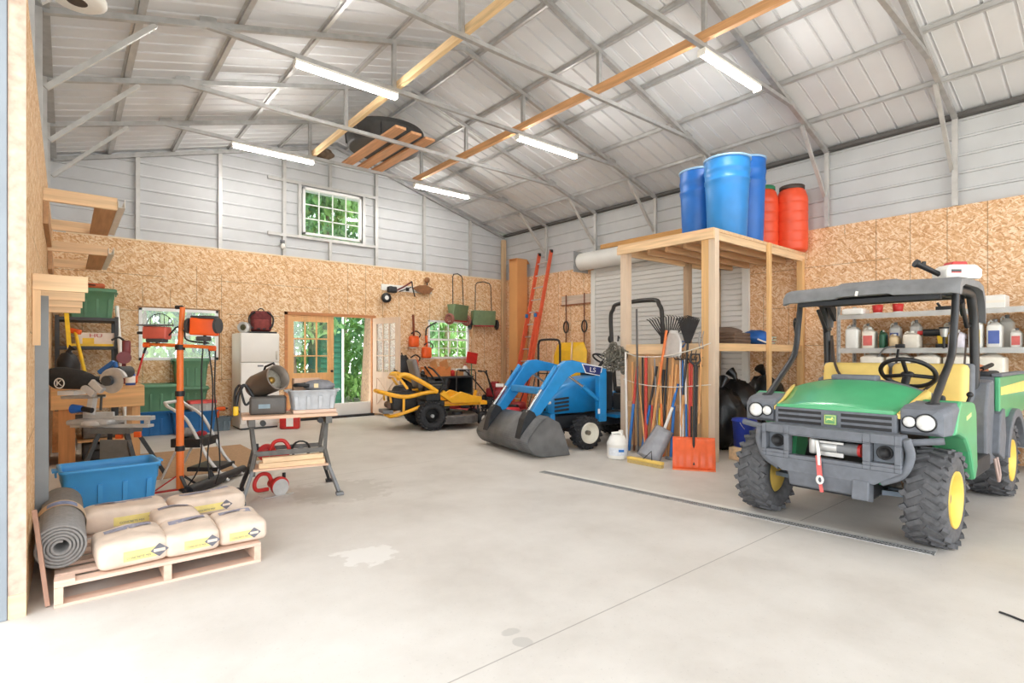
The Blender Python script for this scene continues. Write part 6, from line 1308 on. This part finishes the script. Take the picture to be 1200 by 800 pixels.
def h_fan(m, w=.62, l=.36, n=15):
    def f(t, a, b, d):
        mb = MB()
        for k in range(n):
            u = -1 + 2 * k / (n - 1); e = b + d * l * (1 - .12 * abs(u)) + V((-.02, u * w / 2, 0)); mb.beam(b + V((0, u * .03, 0)), e, .016, .006, (1, 0, 0)); mb.beam(e, e + V((-.05, u * .01, .02)), .011, .004, (1, 0, 0))
        mb.beam(b + d * l * .4 + V((-.01, -w * .22, 0)), b + d * l * .4 + V((-.01, w * .22, 0)), .006, .03, (1, 0, 0)); mb.build('fan_tines', m, t)
    return f
stl = M('tool_steel', (150, 150, 150), .4, .6, .15); bst = M('blackened_steel', (52, 52, 54), .5, .3, .15)
specs = [
 ('long_pole', 'white pole standing leftmost of the garden tools', 'pole', (733, 413), (735,), wh_, wh_, .015, None),
 ('digging_bar', 'blue and red bar leaning across the left end of the tools', 'bar', (747, 429), (737,), bl_h, rdh, .019, None),
 ('garden_hoe', 'short ash-handled hoe behind the red tool handles', 'hoe', (748, 441), (757,), wd, wd, .014, h_fork(bst, 2, .1, .08, False)),
 ('garden_spade', 'red-handled spade with a thick bright red shaft', 'spade', (757, 417), (757,), rdh, rdh, .022, h_blade(stl)),
 ('axe_handle', 'blue lower and black upper handle crossing the red spade', 'handle', (770, 429), (752,), bl_h, bk_h, .018, h_blade(bst, .12, .16)),
 ('push_broom_pole', 'long orange-brown wooden pole leaning highest in front', 'pole', (781, 387), (761, 0.07), wd, or_h, .017, None),
 ('post_hole_bar', 'yellow and black handle standing in the middle of the tools', 'bar', (778, 433), (770,), yl_h, bk_h, .020, None),
 ('leaf_rake', 'black fan leaf rake with tines spread above the tools', 'rake', (783, 402), (776,), bk_h, bk_h, .015, h_fan(bst)),
 ('dark_leaf_rake', 'second dark leaf rake half hidden beside the main post', 'rake', (806, 402), (795,), wd, bk_h, .015, h_fan(bst, .3, .34, 15)),
 ('round_shovel', 'shovel held upside down with its shiny steel blade at the top', 'shovel', (789, 417), (783,), wd, wd, .017, h_blade(M('bright_shovel', (206, 202, 198), .35, .4, .1), .27, .36, True)),
 ('trenching_tool', 'blue and wood handle right of the upside-down shovel', 'tool', (793, 427), (786,), bl_h, wd, .018, h_blade(stl, .14, .2)),
 ('thin_pole', 'thin white pole between the shovel and the fork', 'pole', (797, 419), (798,), wh_, wh_, .009, None),
 ('garden_rake', 'blue and white rod with bow rake head', 'rake', (803, 421), (805,), bl_h, wh_, .013, h_fork(bst, 7, .3, .06)),
 ('pick_handle', 'plain red rod near the main post', 'rod', (808, 425), (808,), rdh, rdh, .013, None),
 ('manure_fork', 'dark fork with red collar standing tines up by the main post', 'fork', (811, 425), (809,), bk_h, rdh, .014, h_fork(bst, 5, .24, .16)),
 ('hay_fork', 'black fork with short prongs close to the main post', 'fork', (817, 429), (815,), bk_h, bk_h, .013, h_fork(bst, 3, .14, .12)),
 ('hand_saw_pole', 'pale pole with curved grey blade hung near the main post', 'pole', (822, 408), (819, .5), wd, wd, .012, h_fork(stl, 2, .05, .22)),
 ('wooden_stake', 'plain wooden stake between the yellow and blue handles', 'stake', (786, 439), (779,), wd, wd, .016, None),
 ('red_pole', 'slim red pole left of the orange-brown pole', 'pole', (765, 429), (763,), rdh, wd, .013, None),
 ('black_rod', 'black rod with silver collar behind the red spade', 'rod', (753, 418), (754,), bk_h, bk_h, .014, None),
 ('orange_pole', 'faded orange pole just left of the black fan rake handle', 'pole', (773, 424), (777,), or_h, wd, .015, None),
 ('silver_pole', 'thin silver pole beside the yellow and black handle', 'pole', (767, 420), (772,), stl, stl, .010, None),
 ('blue_rod', 'slim blue rod between the white pole and the bow rake', 'rod', (800, 422), (801,), wh_, bl_h, .012, None),
 ('hoe_handle', 'old brown wooden handle at the left beside the blue and red bar', 'handle', (741, 424), (743,), M('old_brown_handle', (132, 92, 66), .7, 0, .2), wd, .016, None),
 ('grey_post_bar', 'dull grey steel bar standing behind the left tools', 'bar', (746, 362), (748,), M('dull_grey_bar', (96, 92, 90), .6, .2), M('dull_grey_bar', (96, 92, 90), .6, .2), .014, None)]
for k, (nm, lb, cat, top, bot, m1, m2, r, hd) in enumerate(specs): ltool(nm, lb, cat, top, bot, m1, m2, r, .55, 6.02 + .018 * (k % 5), 6.185 + .012 * (k % 4), hd)
# scoop shovel, snow shovel, broom, bucket at the tools' feet
t = thing('scoop_shovel', 'grey scoop shovel with its blade on the floor before the tools', 'shovel', (5.86, 4.16, 0)); a, b = V((-.12, .06, .01)), V((.10, -.04, .38))
d = (b - a).normalized(); sd2 = V((.52, -.85, 0)); sd2 = (sd2 - d * sd2.dot(d)).normalized(); nn = d.cross(sd2)
def fn(u, v): return a + d * .46 * v + sd2 * (u - .5) * .30 * (1 - .2 * v) - nn * (.05 * (1 - (2 * u - 1) ** 4) * (.3 + .7 * v))
mb = MB(); mb.grid(fn, 10, 8); o = mb.build('scoop_blade', M('scoop_grey', (150, 150, 154), .45, .3, .15), t); s_ = o.modifiers.new('t', 'SOLIDIFY'); s_.thickness = .005
MB().cyl(b, b + d * .2 + V((.02, 0, .12)), .02).build('socket', wh_, t); e = b + d * .2 + V((.02, 0, .12)); MB().cyl(e, e + V((.12, .0, .30)), .018).build('handle_sleeve', bl_h, t); MB().cyl(e + V((.12, 0, .30)), e + V((.2, -.02, .78)), .016).build('shaft', wd, t); MB().tube([e + V((.2, -.02, .78)), e + V((.2, -.08, .86)), e + V((.2, .05, .86)), e + V((.2, -.02, .78))], .012, 6).build('grip', bl_h, t)
a, b = F(789, 550), F(838, 553); c = (a + b) / 2; an = math.atan2(b.y - a.y, b.x - a.x)
t = thing('snow_shovel', 'orange snow shovel leaning against the main timber post', 'shovel', c, an)
def fn(u, v): x = (u - .5) * .48; return V((x, .02 + .16 * v - .05 * math.sin(PI * v) + .004 * math.cos(u * 2 * PI * 6), .006 + .36 * v))
mb = MB(); mb.grid(fn, 48, 10); o = mb.build('blade', M('shovel_orange', (238, 104, 56), .4, 0, .08), t); s_ = o.modifiers.new('t', 'SOLIDIFY'); s_.thickness = .006
MB().bb(-.24, -.008, 0, .24, .02, .012).build('wear_strip', M('light_orange', (244, 140, 92), .4), t); MB().cyl((0, .03, .06), (0, .14, .34), .014).cyl((0, .14, .34), (.02, .30, 1.22), .015).build('shaft', bk_h, t); MB().tube([(.02, .30, 1.22), (-.04, .31, 1.28), (-.03, .32, 1.36), (.07, .32, 1.36), (.08, .31, 1.28), (.02, .3, 1.22)], .012, 8).build('d_grip', bk_h, t)
a, b = F(736, 541), F(777, 549); c = (a + b) / 2; an = math.atan2(b.y - a.y, b.x - a.x); L = (b - a).length
t = thing('push_broom', 'yellow push broom lying on the floor in front of the tools', 'broom', c, an); MB().rbox((0, 0, .058), (L, .065, .034), .012).build('broom_head', M('broom_yellow', (236, 200, 104), .5, 0, .08), t); MB().bb(-L / 2 + .01, -.028, 0, L / 2 - .01, .028, .041).build('bristles', M('broom_bristles', (196, 170, 110), .9, 0, .2, 80), t)
MB().tube([(-.03, 0, .07), (.02, .10, .16), (.10, .0, .07)], .006, 6).build('wire_brace', blk, t)
p = F(732, 538); t = thing('plastic_jug', 'white plastic jug with a blue-printed pale label beside the garden tools', 'jug', (p.x, p.y + .12, 0), RZ); mb = MB(); mb.lathe([(0, 0), (.125, 0), (.135, .02), (.132, .17), (.138, .18), (.138, .2), (.12, .23), (.09, .30), (.0, .315)], seg=28); mb.build('body', white, t); MB().tube([(-.06, -.04, .25), (-.07, -.02, .33), (.04, -.02, .34), (.06, -.04, .27)], .018, 8).build('handle', white, t); MB().cyl((.05, .02, .3), (.05, .02, .36), .03).build('cap', white, t)
MB().lathe([(.1345, .05), (.1345, .15)], seg=28, arc=2.2, axis=(0, 0, 1)).tf(Matrix.Rotation(-PI * .86, 4, 'Z')).build('label_band', M('pale_label', (226, 230, 236), .5, 0, .1, 40), t); MB().bb(-.01, -.1385, .10, .06, -.1355, .13).build('blue_print', bl_h, t)
# coil of chain hanging on the left post
t = thing('chain_coil', 'bundle of tyre chains hanging from the left post of the platform', 'chains', (6.30, 5.10, 0)); ch = M('chain_steel', (136, 132, 120), .45, .5, .3, 40); rn = random.Random(9); mb = MB()
for k in range(80):
    c = V((-.06 + rn.uniform(-.07, .05), rn.uniform(-.14, .24), 1.28 + rn.uniform(-.18, .26) * (1 - .4 * abs(rn.uniform(-1, 1))))); R = Euler((rn.uniform(0, 6), rn.uniform(0, 6), rn.uniform(0, 6))).to_matrix(); mb.tube([c + R @ V((.045 * math.cos(a), .028 * math.sin(a), 0)) for a in [2 * PI * i / 10 for i in range(10)]], .010, 5, closed=True)
mb.build('chain_links', ch, t); MB().tube([(-.0, .03, 1.6), (-.06, .0, 1.62), (-.09, -.02, 1.55)], .012, 8).build('hanger_hook', bst, t)
# on and under the mid shelf
MS = 1.480
t = thing('folded_tarpaulin', 'brown folded canvas tarpaulin on the platform mid shelf', 'tarpaulin', (7.32, 4.02, MS), .1)
for k in range(4): MB().rbox((.01 * (k % 2), 0, .025 + .045 * k), (.58 - .02 * k, .5, .046), .02).build('canvas_fold', M('brown_canvas', (104, 84, 70), .9, 0, .15, 10), t)
MB().ball((-.02, 0, .2), (.27, .22, .07), 18, 8, .04).build('canvas_top', M('brown_canvas', (104, 84, 70), .9, 0, .15, 10), t)
t = thing('blue_tarp_bundle', 'crumpled blue tarp bundled on the mid shelf behind the thin post', 'tarpaulin', (8.02, 3.92, MS)); MB().ball((0, 0, .12), (.24, .2, .12), 18, 10, .09).build('sheet', M('tarp_blue', (30, 96, 176), .5, 0, .2, 12), t); MB().tube(smooth_path([(-.2, -.12, .1), (-.05, -.2, .05), (.1, -.19, .12), (.22, -.1, .04)], 5), .012, 6).build('tie_rope', white, t)
t = thing('rope_bundle', 'tangled white and green rope beside the blue tarp on the shelf', 'rope', (8.42, 3.9, MS)); mb = MB(); rn = random.Random(4); pts = [V((.12 * math.cos(i * .9) * rn.uniform(.6, 1), .1 * math.sin(i * .9) * rn.uniform(.6, 1), .02 + .006 * i)) for i in range(26)]; mb.tube(smooth_path(pts, 4), .011, 6); mb.build('rope_strand', M('mottled_rope', (176, 190, 170), .8, 0, .3, 30), t); MB().ball((.05, .02, .05), (.08, .07, .05), 12, 7, .1).build('pink_cloth', M('pink_cloth', (206, 150, 150), .9), t)
for k, lb in enumerate(('lowest short timber lying at the right end of the mid shelf', 'upper short timber lying at the right end of the mid shelf')): tag(MB().bb(8.30, 4.2 + .06 * k, MS + .001 + .042 * k, 8.84, 4.34 + .05 * k, MS + .041 + .042 * k).build('short_timber', wood('shelf_pine', (230, 190, 140), 'x'), bevel=.002), lb, 'timber', 'short timbers on the mid shelf')
tag(MB().cyl((7.2, 5.0 - .14, 1.75), (8.86, 4.86, 1.78), .014).build('red_rod', red), 'thin red rod laid along the back of the mid shelf', 'rod') if False else None
film = M('black_bin_film', (30, 31, 34), .28, 0, .2, 14, .3)
for k, (x, y, s, lb) in enumerate(((7.25, 4.05, 1.0, 'black rubbish bag under the mid shelf beside the main post'), (7.85, 4.15, 1.1, 'black rubbish bag under the mid shelf in the middle'), (8.45, 4.0, 1.15, 'black rubbish bag with tied top under the right of the mid shelf'))):
    t = thing('rubbish_bag', lb, 'bag', (x, y, 0), k * 1.3, 'black rubbish bags under the platform shelf'); MB().ball((0, 0, .44 * s), (.31 * s, .33 * s, .44 * s), 26, 16, .09).build('film', film, t); MB().tube([(0, 0, .85 * s), (.01, 0, .90 * s), (.03, 0, .94 * s), (.10, .02, 1.0 * s)], [.05, .03, .05, .08], 9).build('tied_neck', film, t)
def bucket(label, c, r, h, m, hm):
    t = thing('bucket', label, 'bucket', c); MB().lathe([(0, 0), (r * .84, 0), (r * .97, h * .9), (r * 1.05, h * .91), (r * 1.05, h * .94), (r, h * .95), (r, h), (r * .94, h), (r * .80, .02), (0, .02)], seg=28).build('body', m, t); MB().tube([V((r * 1.02 * math.cos(a), -.02 - .5 * r * abs(math.sin(a)), h * .9 - r * .9 * math.sin(a))) for a in [PI * i / 14 for i in range(15)]], .004, 6).build('wire_handle', hm, t)
bucket('blue bucket on the floor behind the main timber post', (6.82, 3.66 - .17, .16), .15, .36, M('bucket_blue', (30, 60, 170), .4), chrome)
bucket('white bucket on the floor behind the vehicle front wheel', (7.06, 3.42, 0), .14, .34, white, chrome)
tag(MB().bb(6.62, 3.33, 0, 6.94, 3.595, .158).build('timber_block', pine_x, bevel=.004), 'low pale timber block under the blue bucket', 'block')
# metal shelving along the right wall
t = thing('metal_shelving', 'long galvanised shelving unit against the right wall behind the vehicle', 'shelving', (8.62, 1.35, 0)); HS = 1.55
for y in (-HS, HS):
    for x in (-.29, .31):
        mb = MB().bb(x - .002, y - .025, 0, x + .002, y + .025, 2.05).bb(x - .03, y - .002, 0, x, y + .002, 2.05)
        mb.build('upright', galv, t)
        mb = MB()
        for k in range(30): mb.bb(x - .004, y - .006, .1 + .065 * k, x - .0022, y + .006, .125 + .065 * k)
        mb.build('slot_row', blk, t)
for z in (.35, .95, 1.42, 1.885):
    MB().bb(-.30, -HS, z, .32, HS, z + .012).bb(-.305, -HS, z - .045, -.30, HS, z + .022).build('shelf', galv_l, t)
MB().bb(-.32, -1.17, 1.02, -.28, -1.12, 1.88).build('loose_upright', pine_z, t)
def jug(name, label, y, x, z, w, d, h, m, cap, labm=None, group=None):
    t = thing(name, label, 'jug', (x, y, z), 0, group); mb = MB(); mb.rbox((0, 0, h * .40), (d, w, h * .8), .03); mb.loft([[V((sx * d * .42 * q, sy * w * .42 * q, zz)) for sx, sy in ((-1, -1), (1, -1), (1, 1), (-1, 1))] for zz, q in ((h * .79, 1), (h * .88, .55), (h * .90, .3))]); mb.build('body', m, t)
    MB().cyl((0, 0, h * .90), (0, 0, h), min(w, d) * .16, seg=14).build('cap', cap, t); MB().tube([(0, w * .1, h * .88), (0, w * .3, h * .96), (0, w * .42, h * .9), (0, w * .42, h * .74)], .012, 8).build('handle', m, t)
    if labm: MB().bb(-d / 2 - .002, -w * .36, h * .15, -d / 2 - .0005, w * .36, h * .6).build('label_panel', labm, t)
    return t
XS = 8.46; Z1, Z2, Z0 = 1.433, 1.898, .963; gs = 'containers on the middle metal shelf'; cream = M('cream_plastic', (240, 232, 218), .45, 0, .05)
pinkl = M('pink_label', (222, 110, 104), .5); bluel = M('blue_label', (90, 110, 180), .5); greenl = M('green_label', (50, 112, 80), .5); yelll = M('yellow_label', (236, 206, 90), .5)
items = [(2.76, .16, .30, white, None, 'white round-topped jug at the far left of the metal shelf'), (2.56, .15, .26, cream, pinkl, 'cream carton jug with pink label, second on the metal shelf'), (2.40, .07, .22, M('dark_green_bottle', (40, 90, 66), .4), None, 'slim dark green bottle on the middle metal shelf'), (2.27, .10, .17, M('tan_bottle', (216, 190, 150), .5), None, 'short tan bottle beside the dark green one'), (2.08, .18, .2, cream, None, 'squat cream jug behind the drill on the metal shelf'), (1.62, .16, .20, M('lilac_white', (232, 226, 236), .5), None, 'lilac-white jug right of the cordless tools'), (1.44, .13, .32, white, yelll, 'tall white bottle with yellow label on the metal shelf'), (1.27, .14, .30, white, bluel, 'tall white bottle with blue label on the metal shelf'), (1.08, .10, .2, white, pinkl, 'short white bottle with red-pink label on the metal shelf')]
for y, w, h, m, lm, lb in items: jug('jug', lb, y, XS, Z1, w, .18, h * 1.14, m, white if m is not white else grey, lm, gs)
for y, w, h, m, lm, lb in ((2.66, .12, .36, cream, None, 'tall cream jug standing in the back row at the left of the shelf'), (2.33, .13, .36, white, bluel, 'tall white jug behind the tan bottle in the back row'), (2.10, .12, .38, white, None, 'plain tall white jug in the back row behind the squat jug'), (1.74, .14, .34, cream, yelll, 'cream jug with yellow label in the back row behind the tools'), (1.50, .12, .40, cream, None, 'tallest cream jug in the back row, right of the yellow-labelled one'), (1.20, .13, .40, white, None, 'tall plain white jug in the back row behind the blue-labelled bottle')): jug('jug', lb, y, XS + .26, Z1, w, .14, h, m, grey, lm, gs)
jug('jug', 'large white canister standing tall at the right of the metal shelf', .84, XS - .02, Z1, .30, .26, .41, white, grey, None, gs)
for k, lb in enumerate(('leftmost cream fuel container on the lower metal shelf', 'second cream fuel container from the left on the lower shelf', 'third cream fuel container on the lower shelf', 'fourth cream fuel container on the lower shelf, with green band', 'fifth cream fuel container on the lower shelf, beside the canister')):
    jug('fuel_container', lb, 2.50 - .30 * k, XS - .02, Z0, .27, .28, .455, cream, red if k == 1 else grey, greenl if k == 3 else None, 'cream containers on the lower metal shelf')
t = thing('cordless_tool', 'black and red cordless tool with yellow grip on the metal shelf', 'power tool', (XS, 1.86, Z1 - .0), PI / 2); MB().cyl((-.12, 0, .20), (.10, 0, .20), .045).build('motor_body', blk, t); MB().cyl((.1, 0, .2), (.16, 0, .2), .028).build('chuck', red, t); MB().beam((-.06, 0, .19), (-.08, 0, .05), .04, .05).build('grip', yel, t); MB().rbox((-.08, 0, .03), (.11, .07, .06), .012).build('battery', blk, t)
t = thing('brass_nozzle', 'upright metal spray head on a dark stem on the metal shelf', 'nozzle', (8.30, 1.72, Z1)); MB().cyl((0, 0, 0), (0, 0, .14), .014).build('stem', blk, t); MB().cyl((0, 0, .14), (0, 0, .24), .03, .045).build('head', chrome, t); MB().cyl((0, 0, .24), (0, 0, .26), .05).build('collar', blk, t)
t = thing('spray_wand', 'curved black spray wand standing in front of the cream containers', 'wand', (8.36, 2.25, .965)); MB().tube(smooth_path([(0, .22, .1), (0, .2, .3), (-.1, .08, .47), (-.14, -.1, .5)], 6), .011, 8).build('hose', grey, t); MB().cyl((-.06, 0, .0), (-.14, -.08, .46), .014).build('lance', blk, t); MB().rbox((-.14, -.1, .5), (.05, .1, .05), .012).build('trigger', blk, t)
t = thing('white_carton', 'white boxed carton with green stripe at the right of the metal shelf', 'box', (XS, .44, Z1)); MB().bb(-.12, -.15, 0, .12, .15, .20).build('carton', white, t, bevel=.004); MB().bb(-.122, -.14, .145, -.1205, .14, .175).build('green_stripe', M('pale_green_stripe', (160, 200, 140), .5), t); MB().bb(-.122, -.08, .06, -.1205, .05, .11).build('print_mark', M('lilac_print', (170, 160, 200), .5), t)
bottle('paint_tin', 'small tin with brown top left of the white striped carton', (XS, .68, Z1), .07, .16, cream, M('rust_cap', (150, 110, 90), .5), 'tin')
for k, (y, lb) in enumerate(((2.45, 'red funnel cup left on the top metal shelf'), (2.22, 'red funnel cup right of its twin on the top metal shelf'))):
    t = thing('red_cup', lb, 'cup', (8.40, y, Z2), 0, 'red cups on the top metal shelf'); MB().lathe([(0, 0), (.05, 0), (.065, .12), (.058, .12), (.045, .01), (0, .01)], seg=20).build('body', red, t); MB().lathe([(.0505, .0), (.053, .02)], seg=20).build('base_band', white, t)
t = thing('white_tray', 'white folded tray on the left end of the top metal shelf', 'tray', (8.42, 2.72, Z2)); MB().rbox((0, 0, .04), (.3, .26, .08), .03).build('shell', white, t); MB().bb(-.12, -.1, .081, .12, .1, .09).build('lid', cream, t)
t = thing('black_clamp', 'small black clamp on the edge of the top metal shelf', 'clamp', (8.36, 1.72, Z2)); MB().rbox((0, 0, .03), (.08, .18, .05), .012).build('body', blk, t); MB().cyl((0, .05, .05), (0, .08, .10), .014).build('knob', blk, t)
t = thing('white_sack', 'white boxed carton on the top metal shelf behind the roof', 'box', (8.44, 1.32, Z2)); MB().bb(-.14, -.16, 0, .14, .16, .15).build('carton', white, t, bevel=.006); MB().bb(-.141, -.16, .06, -.1405, .16, .09).build('tape_strip', cream, t)
t = thing('hose_reel', 'coiled black hose on the top metal shelf at the right', 'hose', (8.56, .42, Z2)); mb = MB()
for k in range(5): mb.tube([V((.24 * math.cos(a), .24 * math.sin(a), .018 + .034 * k)) for a in [2 * PI * i / 30 for i in range(30)]], .017, 8, closed=True)
mb.build('hose_coil', M('black_hose', (52, 52, 54), .5, 0, .2), t); MB().beam((-.22, -.14, .19), (.18, .22, .25), .05, .03).build('tie_strap', blk, t)
t = thing('helmet', 'red and white helmet hung at the right end of the shelving', 'helmet', (8.26, -.12, 1.72)); MB().ball((0, 0, .1), (.12, .11, .12), 18, 10).build('shell', white, t); MB().tube([V((.0 - .121 * math.cos(a), .112 * math.sin(a), .08)) for a in [PI * (-.5 + i / 12) for i in range(13)]], .018, 8).build('red_band', red, t); MB().cyl((.08, 0, -.3), (.08, 0, .02), .012).build('stand', grey, t)
tag(MB().tube(smooth_path([F(1171, 718) + V((0, 0, .006)), F(1185, 723) + V((0, 0, .006)), F(1200, 729) + V((0, 0, .006)), F(1215, 733) + V((0, 0, .006))], 4), .006, 8).build('loose_cable', blk), 'short black cable lying on the floor at the right', 'cable')
LEDK = 64.0
# ================================================================ OVERHEAD
def emis(name, col, k):
    m, n, l, b = newmat(name); nz = noise(n, l, n.new('ShaderNodeTexCoord').outputs['Object'], 3.0, 1)
    b.inputs['Base Color'].default_value = lin(col); l.new(mixc(n, l, mth(n, l, 'MULTIPLY', nz.outputs['Fac'], .08), lin(col), (1, 1, 1, 1)), b.inputs['Emission Color']); b.inputs['Emission Strength'].default_value = k; return m
led = emis('led_tube_glow', (255, 252, 246), LEDK)
first = None
for x, y, lb in ((2.04, 6.39, 'nearer of the two LED shop lights in the left row'), (2.06, 9.52, 'farther of the two LED shop lights in the left row'), (5.46, 3.28, 'nearest of the three LED shop lights in the right row'), (5.40, 6.39, 'middle one of the three LED shop lights in the right row'), (5.36, 9.52, 'farthest of the three LED shop lights in the right row')):
    if first is None:
        t = thing('shop_light', lb, 'light', (x, y, CHZ - .026), 0, 'LED shop lights under the roof frames')
        mb = MB().bb(0, -.05, -.045, 1.28, .05, -.012); mb.build('housing', white, t, bevel=.006); MB().cyl((.02, 0, -.055), (1.26, 0, -.055), .042, seg=14).build('led_tube', led, t)
        mb = MB().bb(-.012, -.05, -.09, -.001, .05, -.012); mb.build('end_cap', white, t); MB().bb(1.281, -.05, -.09, 1.292, .05, -.012).build('end_cap', white, t); MB().bb(.2, -.004, -.012, .21, .004, .0).bb(1.07, -.004, -.012, 1.08, .004, 0).build('hanger', chrome, t); first = t
    else: dup(first, (x, y, CHZ - .026), label=lb)
CB = CHZ + .0255
tag(MB().bb(WXL + .03, -.6, CB, WXL + .09, 9.72, CB + .09).build('long_timber', wood('pale_long_timber', (236, 204, 156), 'y')), 'long pale timber laid on the frames along the left row of struts', 'timber')
tag(MB().bb(WXR - .10, -.6, CB, WXR - .035, 9.70, CB + .10).build('long_timber', wood('orange_long_timber', (218, 166, 116), 'y')), 'long orange timber laid on the frames along the right row of struts', 'timber')
G = 'planks under the black tub'
for k, (x, lb) in enumerate(((3.97, 'left plank of the three under the black tub'), (4.27, 'middle plank of the three under the black tub'), (4.55, 'right plank of the three under the black tub'))):
    tag(MB().bb(x - .09, 7.48 + .05 * k, CB, x + .09, 9.68, CB + .038).build('overhead_plank', wood('amber_plank', (214, 160, 116), 'y')), lb, 'plank', G)
t = thing('stock_tub', 'black oval plastic tub stored upright on planks under the ridge', 'tub', (4.22, 8.55, CB + .039))
tubm = M('tub_black', (62, 62, 62), .6, 0, .2, 8)
def oval(q, z): return [V((.66 * q * math.cos(a), .66 * q * math.sin(a), z * 1.3)) for a in [2 * PI * i / 40 for i in range(40)]]
mb = MB(); mb.loft([oval(.88, 0), oval(.92, .02), oval(.97, .16), oval(1.0, .20), oval(1.02, .205), oval(1.02, .225), oval(.97, .225), oval(.9, .05)])
for k in range(9): a = 2 * PI * k / 9; mb.beam((.62 * math.cos(a), .62 * math.sin(a), .04), (.64 * math.cos(a), .64 * math.sin(a), .22), .03, .02)
mb.build('shell', tubm, t)
t = thing('camouflage_bundle', 'small brown bundle tucked beside the black tub overhead', 'bundle', (3.62, 9.35, CB + .09)); t.location = (3.55, 9.52, CB); MB().ball((0, 0, .09), (.16, .14, .09), 16, 8, .14).build('cloth', M('brown_bundle', (120, 104, 88), .9, 0, .4, 14), t); MB().tube([(-.12, 0, .12), (0, .02, .19), (.12, 0, .12)], .01, 6).build('cord', blk, t)
p = AY(86, -9, 4.83); t = thing('ceiling_lamp', 'white round lamp on a frame at the top left edge', 'lamp', (p.x + .02, 4.83, p.z - .06)); zt = roofz(p.x) - .12 - (p.z - .06)
MB().lathe([(0, 0), (.14, .0), (.17, .02), (.17, .045), (.0, .06)], seg=28).build('shade', white, t); MB().lathe([(0, -.004), (.05, -.004), (.06, 0)], (0, 0, 0), seg=18).build('centre_cap', brn, t); MB().cyl((0, 0, .05), (0, 0, zt), .012).build('stem', white, t)
# ================================================================ CAMERA, LIGHT
cam = bpy.data.cameras.new('camera'); co = bpy.data.objects.new('camera', cam); C.objects.link(co)
co.location = (0, 0, CH); co.rotation_euler = (PI / 2, 0, -CT)
cam.sensor_width = 36; cam.lens = CF / 1200 * 36; cam.shift_y = (CY - 400) / 1200; cam.clip_start = 0.05; cam.clip_end = 200
sc = bpy.context.scene; sc.camera = co
w = bpy.data.worlds.new('sky'); sc.world = w; w.use_nodes = True
nt = w.node_tree; bg = nt.nodes['Background']
bg.inputs['Color'].default_value = (0.92, 0.96, 1.0, 1); bg.inputs['Strength'].default_value = 2.65
sun = bpy.data.lights.new('sun', 'SUN'); so = bpy.data.objects.new('sun', sun); C.objects.link(so)
sun.energy = 7.0; sun.angle = 0.03; sun.color = (1, 0.96, 0.9); so.rotation_euler = Euler((math.radians(6), math.radians(38), 0))
sc.view_settings.view_transform = 'Standard'; sc.view_settings.look = 'None'; sc.view_settings.gamma = 1; sc.view_settings.use_curve_mapping = False
sc.view_settings.exposure = 0.5
sc.cycles.max_bounces = 10; sc.cycles.diffuse_bounces = 6; sc.cycles.transparent_max_bounces = 12
sc.cycles.use_denoising = True; sc.cycles.sample_clamp_indirect = 8
